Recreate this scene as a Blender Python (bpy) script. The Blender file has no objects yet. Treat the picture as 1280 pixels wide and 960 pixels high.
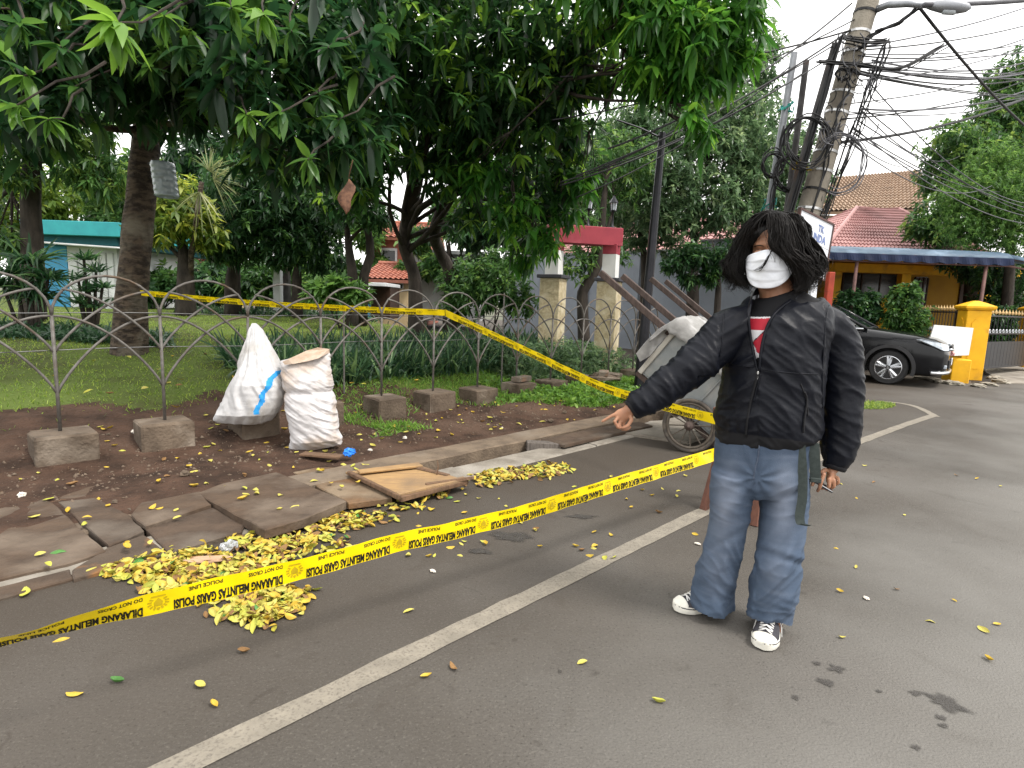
import bpy, bmesh, math, random
import numpy as np
from mathutils import Vector, Matrix, noise
random.seed(7); rng = np.random.default_rng(11)
R = math.radians
scene = bpy.context.scene
COL = scene.collection

# ------------------------------------------------------------------ camera
F_PX, PITCH, ROLL, CAM_H = 730.0, R(8.0), R(2.0), 1.38
FWD = Vector((0, math.cos(PITCH), -math.sin(PITCH)))
UP0 = Vector((0, math.sin(PITCH), math.cos(PITCH)))
RT = Vector((math.cos(ROLL), 0, 0)) + UP0*math.sin(ROLL)
UP = Vector((-math.sin(ROLL), 0, 0)) + UP0*math.cos(ROLL)
cam_d = bpy.data.cameras.new('camera'); cam = bpy.data.objects.new('camera', cam_d); COL.objects.link(cam)
cam_d.sensor_fit = 'HORIZONTAL'; cam_d.sensor_width = 36.0; cam_d.lens = F_PX/1280*36
cam_d.clip_start = 0.05; cam_d.clip_end = 2000
m3 = Matrix((RT, UP, -FWD)).transposed()
cam.matrix_world = Matrix.Translation((0, 0, CAM_H)) @ m3.to_4x4()
scene.camera = cam

# ------------------------------------------------------------------ sky, sun, exposure
SUN_EL, SUN_AZ = R(58), R(120)          # azimuth clockwise from +Y
w = bpy.data.worlds.new('World'); scene.world = w; w.use_nodes = True
nt = w.node_tree; nt.nodes.clear()
_o = nt.nodes.new('ShaderNodeOutputWorld'); _b = nt.nodes.new('ShaderNodeBackground')
_s = nt.nodes.new('ShaderNodeTexSky'); _s.sky_type = 'NISHITA'; _s.sun_disc = False
_s.sun_elevation = SUN_EL; _s.sun_rotation = SUN_AZ; _s.dust_density = 4.0; _s.air_density = 1.4
_tc = nt.nodes.new('ShaderNodeTexCoord'); _n = nt.nodes.new('ShaderNodeTexNoise')
_n.inputs['Scale'].default_value = 2.2; _n.inputs['Detail'].default_value = 6
_mr = nt.nodes.new('ShaderNodeMapRange'); _mr.inputs[1].default_value = .35; _mr.inputs[2].default_value = .65
_mr.inputs[3].default_value = .80; _mr.inputs[4].default_value = .97
_mx = nt.nodes.new('ShaderNodeMix'); _mx.data_type = 'RGBA'
_mx.inputs['B'].default_value = (10.4, 10.25, 10.0, 1)      # the bright overcast cloud deck
nt.links.new(_tc.outputs['Generated'], _n.inputs['Vector']); nt.links.new(_n.outputs['Fac'], _mr.inputs[0])
nt.links.new(_mr.outputs[0], _mx.inputs['Factor']); nt.links.new(_s.outputs['Color'], _mx.inputs['A'])
nt.links.new(_mx.outputs['Result'], _b.inputs['Color']); _b.inputs['Strength'].default_value = 0.13
nt.links.new(_b.outputs[0], _o.inputs[0])
sun_d = bpy.data.lights.new('sun', 'SUN'); sun = bpy.data.objects.new('sun', sun_d); COL.objects.link(sun)
sun_d.energy = 2.0; sun_d.angle = R(14); sun_d.color = (1, .96, .9)
_sd = Vector((math.sin(SUN_AZ)*math.cos(SUN_EL), math.cos(SUN_AZ)*math.cos(SUN_EL), math.sin(SUN_EL)))
sun.rotation_euler = _sd.to_track_quat('Z', 'Y').to_euler()
scene.view_settings.view_transform = 'Standard'; scene.view_settings.look = 'None'
scene.view_settings.exposure = 0.85; scene.view_settings.gamma = 1
scene.cycles.max_bounces = 8; scene.cycles.transparent_max_bounces = 8
scene.cycles.use_denoising = True

# ------------------------------------------------------------------ coordinates
CAM = Vector((0, 0, CAM_H))
def ray(x, y): return FWD + RT*((x-640)/F_PX) + UP*((480-y)/F_PX)
def at(x, y, Y):                       # point of the place seen at photograph position x, y at distance Y
    d = ray(x, y); return CAM + d*(Y/d.y)
def gnd(x, y, z=0.0):
    d = ray(x, y); return CAM + d*((z-CAM_H)/d.z)
SA = R(44.5); DS = Vector((math.sin(SA), math.cos(SA), 0)); DN = Vector((-math.cos(SA), math.sin(SA), 0))
ORG = Vector((-3.442, 4.358, 0))
def S(s, t, z=0.0):                    # street frame: s along the fence, t away from the road
    p = ORG + DS*s + DN*t; return Vector((p.x, p.y, z))
def st_of(p):
    d = Vector((p[0], p[1], 0)) - ORG; return d.dot(DS), d.dot(DN)
def sstep(a, b, x):
    u = min(1, max(0, (x-a)/(b-a))); return u*u*(3-2*u)
PROFILE = [(-40, -.02), (-1.5, .015), (-1.35, .03), (-.35, .05), (.25, .15), (1.3, .32), (3.8, .62), (9, .78), (80, .8)]
def park_z(s, t):
    for (a, za), (b, zb) in zip(PROFILE, PROFILE[1:]):
        if t <= b:
            z = za + (zb-za)*(t-a)/(b-a); break
    else: z = PROFILE[-1][1]
    k = 1 - sstep(7.4, 9.0, s)
    return z*k + .0*(1-k) - .02*(1-k)
def park_at(x, y):
    s, t = st_of((x, y)); return park_z(s, t)

# ------------------------------------------------------------------ materials
def N(nt, t, **kw):
    n = nt.nodes.new(t)
    for k, v in kw.items(): setattr(n, k, v)
    return n
def rgb(c): return (c[0], c[1], c[2], 1)
def pmat(name, c1, c2=None, scale=6.0, rough=.75, bump=0.0, bscale=None, spec=.3, metal=0.0, stretch=(1, 1, 1),
         c3=None, scale3=1.2, lo=.38, hi=.62, lo3=.5, hi3=.65, detail=7, coat=0.0, trans=0.0, alpha=1.0, sheen=0.0, rvar=0.0, ranr=0.0):
    m = bpy.data.materials.new(name); m.use_nodes = True; nt = m.node_tree; L = nt.links.new
    b = nt.nodes['Principled BSDF']
    b.inputs['Roughness'].default_value = rough; b.inputs['Metallic'].default_value = metal
    b.inputs['Specular IOR Level'].default_value = spec; b.inputs['Coat Weight'].default_value = coat
    b.inputs['Transmission Weight'].default_value = trans; b.inputs['Alpha'].default_value = alpha
    b.inputs['Sheen Weight'].default_value = sheen
    tc = N(nt, 'ShaderNodeTexCoord'); mp = N(nt, 'ShaderNodeMapping'); mp.inputs['Scale'].default_value = stretch
    L(tc.outputs['Object'], mp.inputs['Vector'])
    col = None
    if c2 is None: c2 = tuple(x*.75 for x in c1)
    n1 = N(nt, 'ShaderNodeTexNoise'); n1.inputs['Scale'].default_value = scale; n1.inputs['Detail'].default_value = detail
    n1.inputs['Roughness'].default_value = .62
    L(mp.outputs[0], n1.inputs['Vector'])
    mr = N(nt, 'ShaderNodeMapRange'); mr.inputs[1].default_value = lo; mr.inputs[2].default_value = hi; L(n1.outputs['Fac'], mr.inputs[0])
    mx = N(nt, 'ShaderNodeMix', data_type='RGBA'); mx.inputs['A'].default_value = rgb(c1); mx.inputs['B'].default_value = rgb(c2)
    L(mr.outputs[0], mx.inputs['Factor']); col = mx.outputs['Result']
    if c3 is not None:
        n3 = N(nt, 'ShaderNodeTexNoise'); n3.inputs['Scale'].default_value = scale3; n3.inputs['Detail'].default_value = 5
        L(tc.outputs['Object'], n3.inputs['Vector'])
        m3_ = N(nt, 'ShaderNodeMapRange'); m3_.inputs[1].default_value = lo3; m3_.inputs[2].default_value = hi3; L(n3.outputs['Fac'], m3_.inputs[0])
        x3 = N(nt, 'ShaderNodeMix', data_type='RGBA'); L(col, x3.inputs['A']); x3.inputs['B'].default_value = rgb(c3); L(m3_.outputs[0], x3.inputs['Factor'])
        col = x3.outputs['Result']
    if ranr:
        oi = N(nt, 'ShaderNodeObjectInfo'); hs = N(nt, 'ShaderNodeHueSaturation')
        r_ = N(nt, 'ShaderNodeMapRange'); r_.inputs[3].default_value = 1-ranr; r_.inputs[4].default_value = 1+ranr
        L(oi.outputs['Random'], r_.inputs[0]); L(r_.outputs[0], hs.inputs['Value']); L(col, hs.inputs['Color']); col = hs.outputs[0]
    L(col, b.inputs['Base Color'])
    if rvar:
        rr = N(nt, 'ShaderNodeMapRange'); rr.inputs[3].default_value = max(0, rough-rvar); rr.inputs[4].default_value = min(1, rough+rvar)
        L(n1.outputs['Fac'], rr.inputs[0]); L(rr.outputs[0], b.inputs['Roughness'])
    if bump:
        nb = N(nt, 'ShaderNodeTexNoise'); nb.inputs['Scale'].default_value = bscale or scale*3; nb.inputs['Detail'].default_value = 6
        L(mp.outputs[0], nb.inputs['Vector'])
        bp = N(nt, 'ShaderNodeBump'); bp.inputs['Strength'].default_value = 1; bp.inputs['Distance'].default_value = bump
        L(nb.outputs['Fac'], bp.inputs['Height']); L(bp.outputs[0], b.inputs['Normal'])
    return m

def leafmat(name, dark, mid, light, rough=.42, trans=.35, tcol=None, spec=.4):
    """leaf blade: colour by the leaf's own random value, light passing through"""
    m = bpy.data.materials.new(name); m.use_nodes = True; nt = m.node_tree; L = nt.links.new
    b = nt.nodes['Principled BSDF']; out = nt.nodes['Material Output']
    a = N(nt, 'ShaderNodeAttribute', attribute_name='var')
    cr = N(nt, 'ShaderNodeValToRGB'); e = cr.color_ramp.elements
    e[0].position = .1; e[0].color = rgb(dark); e[1].position = 1; e[1].color = rgb(light)
    k = e.new(.6); k.color = rgb(mid)
    L(a.outputs['Fac'], cr.inputs[0]); L(cr.outputs[0], b.inputs['Base Color'])
    b.inputs['Roughness'].default_value = rough; b.inputs['Specular IOR Level'].default_value = spec
    t = N(nt, 'ShaderNodeBsdfTranslucent'); hs = N(nt, 'ShaderNodeHueSaturation'); hs.inputs['Value'].default_value = 2.25; hs.inputs['Hue'].default_value = .485
    L(cr.outputs[0], hs.inputs['Color']); L(hs.outputs[0], t.inputs['Color'])
    mx = N(nt, 'ShaderNodeMixShader'); mx.inputs[0].default_value = trans
    L(b.outputs[0], mx.inputs[1]); L(t.outputs[0], mx.inputs[2]); L(mx.outputs[0], out.inputs['Surface'])
    return m

# ------------------------------------------------------------------ objects
def root_m(o): return Matrix.LocRotScale(o.location, o.rotation_euler, o.scale)
def thing(name, label, cat, loc=(0, 0, 0), rot=(0, 0, 0), group=None):
    o = bpy.data.objects.new(name, None); COL.objects.link(o); o.empty_display_size = .1
    o.location = loc; o.rotation_euler = rot; o['label'] = label; o['category'] = cat
    if group: o['group'] = group
    return o
def tag(o, label, cat, group=None):
    o['label'] = label; o['category'] = cat
    if group: o['group'] = group
    return o
def struct(o): o['kind'] = 'structure'; return o
def stuff(o): o['kind'] = 'stuff'; return o
WORLD = {}                              # world matrix of each thing and part, so that shapes given in world space can be parented
def wm(o):
    m = root_m(o); p = o.parent
    return (wm(p) @ m) if p else m
def dup(root, loc=None, rot=None, label=None, group=None):
    r = root.copy(); COL.objects.link(r)
    if loc is not None: r.location = loc
    if rot is not None: r.rotation_euler = rot
    if label: r['label'] = label
    if group: r['group'] = group
    for ch in list(root.children):
        c = ch.copy(); COL.objects.link(c); c.parent = r
        for g in list(ch.children):
            d = g.copy(); COL.objects.link(d); d.parent = c
    return r
class MB:
    """collects shapes; build() links them as one mesh object"""
    def __init__(s): s.v = []; s.f = []; s.m = []; s.mi = 0
    def add(s, vs, fs):
        k = len(s.v); s.v += [tuple(p) for p in vs]
        for f in fs: s.f.append(tuple(i+k for i in f)); s.m.append(s.mi)
        return s
    def box(s, c, size, rot=None, jit=0.0, taper=1.0):
        c = Vector(c); hx, hy, hz = size[0]/2, size[1]/2, size[2]/2; M = rot if rot is not None else Matrix.Identity(3)
        vs = []
        for z in (-1, 1):
            for x, y in ((-1, -1), (1, -1), (1, 1), (-1, 1)):
                k = taper if z > 0 else 1
                p = Vector((x*hx*k, y*hy*k, z*hz))
                if jit: p += Vector([random.uniform(-jit, jit) for _ in range(3)])
                vs.append(c + M @ p)
        return s.add(vs, [(3, 2, 1, 0), (4, 5, 6, 7), (0, 1, 5, 4), (1, 2, 6, 5), (2, 3, 7, 6), (3, 0, 4, 7)])
    def bbox(s, c, size, rot=None, b=.01, jit=0.0):
        """box with chamfered edges (top and sides)"""
        c = Vector(c); hx, hy, hz = size[0]/2, size[1]/2, size[2]/2; M = rot if rot is not None else Matrix.Identity(3)
        def ring(x, y, z, k):
            pts = [(-x+k, -y), (x-k, -y), (x, -y+k), (x, y-k), (x-k, y), (-x+k, y), (-x, y-k), (-x, -y+k)]
            out = []
            for p in pts:
                q = Vector((p[0], p[1], z))
                if jit: q += Vector([random.uniform(-jit, jit) for _ in range(3)])
                out.append(c + M @ q)
            return out
        rs = [ring(hx-b, hy-b, -hz, b*.4), ring(hx, hy, -hz+b, b), ring(hx, hy, hz-b, b), ring(hx-b, hy-b, hz, b*.4)]
        vs = [p for r_ in rs for p in r_]; fs = [tuple(range(7, -1, -1)), tuple(range(24, 32))]
        for k in range(3):
            for i in range(8):
                j = (i+1) % 8; fs.append((k*8+i, k*8+j, k*8+8+j, k*8+8+i))
        return s.add(vs, fs)
    def tube(s, pts, r, n=8, cap=True, flat=1.0, up=None):
        pts = [Vector(p) for p in pts]; m = len(pts)
        rr = [r]*m if isinstance(r, (int, float)) else list(r)
        vs, fs = [], []; prev = None
        for i, p in enumerate(pts):
            d = (pts[min(i+1, m-1)] - pts[max(i-1, 0)])
            d = d.normalized() if d.length > 1e-9 else Vector((0, 0, 1))
            if prev is None:
                a = Vector(up) if up is not None else (Vector((0, 0, 1)) if abs(d.z) < .9 else Vector((1, 0, 0)))
                x = d.cross(a).normalized()
            else:
                x = prev - d*prev.dot(d); x = x.normalized() if x.length > 1e-6 else d.orthogonal().normalized()
            prev = x; y = d.cross(x)
            for k in range(n):
                t = 2*math.pi*k/n; vs.append(p + (x*math.cos(t) + y*math.sin(t)*flat)*rr[i])
        for i in range(m-1):
            for k in range(n):
                l = (k+1) % n; fs.append((i*n+k, i*n+l, (i+1)*n+l, (i+1)*n+k))
        if cap: fs += [tuple(range(n-1, -1, -1)), tuple(range((m-1)*n, m*n))]
        return s.add(vs, fs)
    def rings(s, rs, cap=True, closed=True):
        n = len(rs[0]); vs = [p for r_ in rs for p in r_]; fs = []
        for i in range(len(rs)-1):
            for k in range(n if closed else n-1):
                l = (k+1) % n; fs.append((i*n+k, i*n+l, (i+1)*n+l, (i+1)*n+k))
        if cap: fs += [tuple(range(n-1, -1, -1)), tuple(range((len(rs)-1)*n, len(rs)*n))]
        return s.add(vs, fs)
    def lathe(s, prof, c=(0, 0, 0), axis=None, n=16):
        c = Vector(c); z = Vector(axis).normalized() if axis is not None else Vector((0, 0, 1))
        x = z.orthogonal().normalized(); y = z.cross(x)
        return s.rings([[c + z*h + (x*math.cos(2*math.pi*k/n) + y*math.sin(2*math.pi*k/n))*max(r, 1e-4) for k in range(n)] for r, h in prof])
    def prism(s, poly, z0, z1):
        """polygon (list of points) between offsets along z"""
        n = len(poly); vs = [Vector((p[0], p[1], (p[2] if len(p) > 2 else 0)+z0)) for p in poly] + [Vector((p[0], p[1], (p[2] if len(p) > 2 else 0)+z1)) for p in poly]
        fs = [tuple(range(n-1, -1, -1)), tuple(range(n, 2*n))] + [(i, (i+1) % n, n+(i+1) % n, n+i) for i in range(n)]
        return s.add(vs, fs)
    def extrude(s, poly, off):
        """polygon of 3-D points and its copy moved by off, closed"""
        n = len(poly); off = Vector(off); vs = [Vector(p) for p in poly] + [Vector(p)+off for p in poly]
        fs = [tuple(range(n-1, -1, -1)), tuple(range(n, 2*n))] + [(i, (i+1) % n, n+(i+1) % n, n+i) for i in range(n)]
        return s.add(vs, fs)
    def build(s, name, mats, parent=None, smooth=False, origin=None, local=False, auto=None):
        me = bpy.data.meshes.new(name)
        if parent is not None: M = Matrix.Identity(4) if local else wm(parent).inverted()
        elif origin is not None: M = Matrix.Translation(-Vector(origin))
        else: M = Matrix.Identity(4)
        me.from_pydata([M @ Vector(p) for p in s.v], [], s.f)
        for m in (mats if isinstance(mats, (list, tuple)) else [mats]): me.materials.append(m)
        if any(s.m): me.polygons.foreach_set('material_index', s.m)
        bm = bmesh.new(); bm.from_mesh(me); bmesh.ops.recalc_face_normals(bm, faces=bm.faces)
        if smooth:
            for f in bm.faces: f.smooth = True
            if auto:
                for e in bm.edges:
                    if len(e.link_faces) == 2 and e.calc_face_angle(0) > auto: e.smooth = False
        bm.to_mesh(me); bm.free()
        o = bpy.data.objects.new(name, me); COL.objects.link(o)
        if parent is not None: o.parent = parent
        elif origin is not None: o.location = origin
        return o
def inst(name, me, parent=None, M=None):
    o = bpy.data.objects.new(name, me); COL.objects.link(o)
    if M is not None: o.location, q, o.scale = M.decompose(); o.rotation_euler = q.to_euler()
    if parent is not None: o.parent = parent
    return o
def npmesh(name, V, F, mat, smooth=False, var=None, parent=None, origin=None):
    """fast mesh from arrays; F is (n,3) or (n,4)"""
    V = np.asarray(V, dtype=np.float32).reshape(-1, 3); F = np.asarray(F, dtype=np.int32)
    if parent is not None:
        M = np.array(wm(parent).inverted()); V = V @ M[:3, :3].T.astype(np.float32) + M[:3, 3].astype(np.float32)
    elif origin is not None: V = V - np.array(origin, dtype=np.float32)
    me = bpy.data.meshes.new(name); k = F.shape[1]
    me.vertices.add(len(V)); me.vertices.foreach_set('co', V.ravel())
    me.loops.add(F.size); me.loops.foreach_set('vertex_index', F.ravel())
    me.polygons.add(len(F)); me.polygons.foreach_set('loop_start', np.arange(0, F.size, k, dtype=np.int32))
    if smooth: me.polygons.foreach_set('use_smooth', np.ones(len(F), dtype=bool))
    if var is not None:
        a = me.attributes.new('var', 'FLOAT', 'POINT'); a.data.foreach_set('value', np.asarray(var, dtype=np.float32))
    me.update(calc_edges=True)
    for m in (mat if isinstance(mat, (list, tuple)) else [mat]): me.materials.append(m)
    o = bpy.data.objects.new(name, me); COL.objects.link(o)
    if parent is not None: o.parent = parent
    elif origin is not None: o.location = origin
    return o
# ------------------------------------------------------------------ leaf generators
def _tpl(stations):
    """folded blade from stations (l, halfwidth); midrib sits low"""
    V = [(0, 0, 0)]; F = []; prev = (0,)
    for l, w_ in stations:
        k = len(V); V += [(l, -w_, .0), (l, 0, -w_*.32), (l, w_, .0)]; cur = (k, k+1, k+2)
        if len(prev) == 1: F += [(0, cur[1], cur[0]), (0, cur[2], cur[1])]
        else:
            for a in (0, 1): F += [(prev[a], prev[a+1], cur[a+1]), (prev[a], cur[a+1], cur[a])]
        prev = cur
    k = len(V); V.append((1, 0, 0)); F += [(prev[0], prev[1], k), (prev[1], prev[2], k)]
    return np.array(V, float), np.array(F, int)
T_BIG = _tpl([(.15, .3), (.38, .5), (.66, .42), (.87, .18)])
T_MID = _tpl([(.3, .46), (.68, .4)])
T_LOW = _tpl([(.45, .5)])
T_STRAP = _tpl([(.05, .5), (.35, .5), (.65, .42), (.85, .25)])
T_TINY = (np.array([(0, 0, 0), (.45, -.5, .05), (1, 0, 0), (.45, .5, .05)], float), np.array([(0, 2, 1), (0, 3, 2)], int))
T_BLADE = (np.array([(0, -.5, 0), (0, .5, 0), (.55, .35, 0), (.55, -.35, 0), (1, 0, 0)], float), np.array([(0, 1, 2), (0, 2, 3), (3, 2, 4)], int))
def unit(a): return a/np.maximum(np.linalg.norm(a, axis=-1, keepdims=True), 1e-9)
def blades(tpl, P, D, L, W, droop, up=None, tilt=.35):
    """N leaves at P along D, lengths L, widths W; droop bends the tip down"""
    V0, F0 = tpl; n = len(P); D = unit(D)
    if up is None: up = np.tile(np.array([0, 0, 1.]), (n, 1))
    up = up + rng.normal(0, tilt, (n, 3))
    Sd = unit(np.cross(D, up)); Nm = np.cross(Sd, D)
    l = V0[None, :, 0]*L[:, None]; w_ = V0[None, :, 1]*W[:, None]; h = V0[None, :, 2]*W[:, None]
    V = P[:, None] + D[:, None]*l[..., None] + Sd[:, None]*w_[..., None] + Nm[:, None]*h[..., None]
    V[..., 2] -= (droop[:, None]*(V0[None, :, 0]**2))*L[:, None]
    F = F0[None] + (np.arange(n)*len(V0))[:, None, None]
    return V.reshape(-1, 3), F.reshape(-1, F0.shape[1]), len(V0)
def pts_in_blobs(blobs, n, shell=.45, squash=.8):
    """points in a set of balls (x, y, z, r), more towards their outside"""
    B = np.array(blobs, float); pr = B[:, 3]**2; pr = pr/pr.sum()
    k = rng.choice(len(B), n, p=pr); d = unit(rng.normal(0, 1, (n, 3)))
    rad = (1-shell*rng.random(n)**1.3)*B[k, 3]*(1+rng.normal(0, .12, n))
    off = d*rad[:, None]; off[:, 2] *= squash
    return B[k, :3]+off, d
def whorls(tpl, P, A, k, L, W, spread=(50, 95), droop=(.1, .5), hang=.35, lvar=.25, wv=None):
    """k leaves round each shoot tip P with shoot axis A"""
    n = len(P); A = unit(A + np.array([0, 0, -hang])); Q = unit(np.cross(A, rng.normal(0, 1, (n, 3)))); T = np.cross(A, Q)
    ph = (np.arange(k)*2.4)[None] + rng.random((n, 1))*6.28 + rng.normal(0, .25, (n, k))
    th = np.radians(rng.uniform(spread[0], spread[1], (n, k)))
    D = A[:, None]*np.cos(th)[..., None] + (Q[:, None]*np.cos(ph)[..., None] + T[:, None]*np.sin(ph)[..., None])*np.sin(th)[..., None]
    D = D.reshape(-1, 3); N_ = n*k
    PP = np.repeat(P, k, 0) + D*(.03*L) - np.repeat(A, k, 0)*rng.uniform(0, .35*L, (N_, 1))
    Ls = L*(1+rng.normal(0, lvar, N_)).clip(.4, 1.6)
    V, F, m = blades(tpl, PP, D, Ls, W*Ls/L, rng.uniform(droop[0], droop[1], N_))
    base = np.repeat(wv if wv is not None else rng.random(n)*.75, k)
    var = (base + rng.normal(0, .1, N_)).clip(0, 1)
    return V, F, np.repeat(var, m)
def cat_arrays(parts):
    V, F, A, off = [], [], [], 0
    for v, f, a in parts: V.append(v); F.append(f+off); A.append(a); off += len(v)
    return np.concatenate(V), np.concatenate(F), np.concatenate(A)
def wob(p0, p1, n=7, amp=.1, sag=0.0):
    p0, p1 = Vector(p0), Vector(p1); L = (p1-p0).length; out = []; sd = random.random()*99
    for i in range(n):
        t = i/(n-1); q = p0.lerp(p1, t); k = math.sin(math.pi*t)
        q += Vector((noise.noise((sd, t*2.2, 0)), noise.noise((sd, 5, t*2.2)), noise.noise((9, sd, t*2.2))))*amp*L*k*1.6
        q.z -= sag*L*k; out.append(q)
    return out
def bark_tube(mb, pts, radii, n=12, rough=.06):
    """trunk or limb with uneven girth"""
    k0 = len(mb.v); mb.tube(pts, radii, n)
    c = [Vector(p) for p in pts]; sd = random.random()*50
    for i in range(k0, len(mb.v)):
        ring = (i-k0)//n; ctr = c[min(ring, len(c)-1)]; v = Vector(mb.v[i]); d = v-ctr
        f = 1 + rough*(noise.noise(v*3.0+Vector((sd, 0, 0))) + .6*noise.noise(v*9.0))*1.6
        mb.v[i] = tuple(ctr + d*f)
def resample(pts, radii, m):
    P = [Vector(p) for p in pts]; n = len(P); out, rr = [], []
    for i in range(m):
        t = i/(m-1)*(n-1); k = min(int(t), n-2); u = t-k
        a, b, c_, d = P[max(k-1, 0)], P[k], P[k+1], P[min(k+2, n-1)]
        q = .5*((2*b)+(c_-a)*u+(2*a-5*b+4*c_-d)*u*u+(3*b-a-3*c_+d)*u**3)
        out.append(q); rr.append(radii[k]+(radii[k+1]-radii[k])*u)
    return out, rr

M_BARK = pmat('bark_brown', (.095, .07, .05), (.03, .022, .017), scale=7, rough=.92, bump=.04, bscale=14, stretch=(1, 1, 2.2), c3=(.15, .13, .1), scale3=3.5, lo3=.5, hi3=.68, lo=.42, hi=.58)
M_BARKD = pmat('bark_dark', (.05, .04, .032), (.022, .018, .015), scale=8, rough=.9, bump=.02, bscale=20, stretch=(1, 1, .4))
M_LEAF_MANGO = leafmat('leaf_mango', (.010, .034, .014), (.026, .082, .022), (.12, .25, .03), rough=.36, trans=.4, spec=.45)
M_LEAF_MANGO2 = leafmat('leaf_mango_sunny', (.013, .04, .014), (.04, .115, .024), (.2, .36, .035), rough=.36, trans=.5, spec=.45)  # brighter copy of the mango leaf, backlight painted into its greens
M_LEAF_BRIGHT = leafmat('leaf_bright', (.022, .085, .014), (.055, .18, .02), (.17, .33, .035), rough=.38, trans=.4)
M_LEAF_DARK = leafmat('leaf_dark', (.014, .042, .016), (.035, .095, .03), (.1, .2, .04), rough=.4, trans=.25)
M_LEAF_MID = leafmat('leaf_mid', (.025, .07, .02), (.065, .15, .035), (.18, .27, .055), rough=.42, trans=.33)
M_LEAF_GREY = leafmat('leaf_grey', (.045, .09, .04), (.105, .18, .08), (.24, .31, .15), rough=.4, trans=.35)
M_LEAF_FLUFF = leafmat('leaf_fluffy', (.04, .1, .02), (.09, .19, .04), (.2, .31, .08), rough=.5, trans=.4)
M_LEAF_YEL = leafmat('leaf_yellowish', (.05, .1, .015), (.13, .2, .03), (.28, .32, .05), rough=.45, trans=.38)
M_STRAP = leafmat('leaf_strap', (.02, .055, .026), (.055, .12, .05), (.15, .24, .09), rough=.38, trans=.2)
M_GRASS = leafmat('grass_blade', (.075, .135, .02), (.15, .235, .035), (.3, .36, .07), rough=.5, trans=.35)
M_GRASS2 = leafmat('grass_fresh', (.06, .14, .02), (.12, .25, .035), (.25, .37, .07), rough=.5, trans=.35)

def tree(name, label, cat, base, path, radii, blobs, mat, nw, k, L, W, tpl=T_LOW, bark=None, group=None, spread=(45, 95), droop=(.1, .5), hang=.3,
         shell=.6, squash=.85, limbs=None, limb_r=.05, fork=.75, sides=12, steps=16, yellow=0.0, limb_n=7, top_only=None):
    root = thing(name, label, cat, base, group=group)
    mb = MB(); P, rr = resample(path, radii, steps); bark_tube(mb, P, rr, sides)
    sel = blobs if limbs is None else [blobs[i] for i in limbs]
    for i, b in enumerate(sel):
        j = int((fork + (1-fork)*random.random())*(len(P)-1)); st = P[j]
        q = wob(st, (b[0], b[1], b[2]), limb_n, .09, -.02)
        r0 = min(rr[j]*.6, limb_r*(1+b[3]*.5)); bark_tube(mb, q, [r0*(1-.8*t/(limb_n-1)) for t in range(limb_n)], 6)
        for _ in range(3):
            d = Vector((random.gauss(0, 1), random.gauss(0, 1), random.gauss(0, .7))).normalized()*b[3]*.85
            mb.tube(wob(q[-3], Vector(b[:3])+d, 4, .1), [r0*.35, r0*.28, r0*.2, r0*.1], 5)
    mb.build('trunk', bark or M_BARKD, root, smooth=True)
    Pw, d = pts_in_blobs(blobs, nw, shell, squash)
    A = d + rng.normal(0, .35, d.shape); A[:, 2] += .15
    wv = rng.random(nw)**1.4*.85
    if yellow: wv = np.where(rng.random(nw) < yellow, .95, wv)
    V, F, var = whorls(tpl, Pw, A, k, L, W, spread, droop, hang, wv=wv)
    stuff(npmesh('crown', V, F, mat, var=var, parent=root))
    return root
def B(x, y, Y, r): p = at(x, y, Y); return (p.x, p.y, p.z, r)
def pbase(x, Y):
    """standing point on the ground at picture column x and distance Y"""
    X = at(x, 400, Y).x; return Vector((X, Y, park_at(X, Y)-.03))
# ================================================================== SETTING
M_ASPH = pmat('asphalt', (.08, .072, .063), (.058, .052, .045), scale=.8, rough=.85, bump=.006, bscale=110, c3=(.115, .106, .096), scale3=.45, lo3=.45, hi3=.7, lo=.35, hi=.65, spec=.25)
# fine aggregate on the asphalt
_nt = M_ASPH.node_tree; _bs = _nt.nodes['Principled BSDF']; _src = _bs.inputs['Base Color'].links[0].from_socket
_tc = _nt.nodes.new('ShaderNodeTexCoord')
def _layer(src, scale, lo, hi, colr, detail=3, dist=0.0, kind='noise', fac=1.0):
    if kind == 'noise':
        n = N(_nt, 'ShaderNodeTexNoise'); n.inputs['Scale'].default_value = scale; n.inputs['Detail'].default_value = detail; n.inputs['Distortion'].default_value = dist; o = n.outputs['Fac']
    else:
        n = N(_nt, 'ShaderNodeTexVoronoi', feature=kind); n.inputs['Scale'].default_value = scale; o = n.outputs['Distance']
    _nt.links.new(_tc.outputs['Object'], n.inputs['Vector'])
    r = N(_nt, 'ShaderNodeMapRange'); r.inputs[1].default_value = lo; r.inputs[2].default_value = hi; r.inputs[4].default_value = fac; _nt.links.new(o, r.inputs[0])
    x = N(_nt, 'ShaderNodeMix', data_type='RGBA'); x.inputs['B'].default_value = rgb(colr); _nt.links.new(src, x.inputs['A']); _nt.links.new(r.outputs[0], x.inputs['Factor'])
    return x.outputs['Result']
_c = _layer(_src, 70, .56, .68, (.14, .13, .113), 2, fac=.3)
_c = _layer(_c, 95, .40, .30, (.03, .027, .023), 2, fac=.7)
_c = _layer(_c, 3.2, .60, .74, (.05, .042, .034), 8, 1.2, fac=.7)
_c = _layer(_c, 7.0, .66, .72, (.038, .033, .028), 5, .6, fac=.6)
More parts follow.
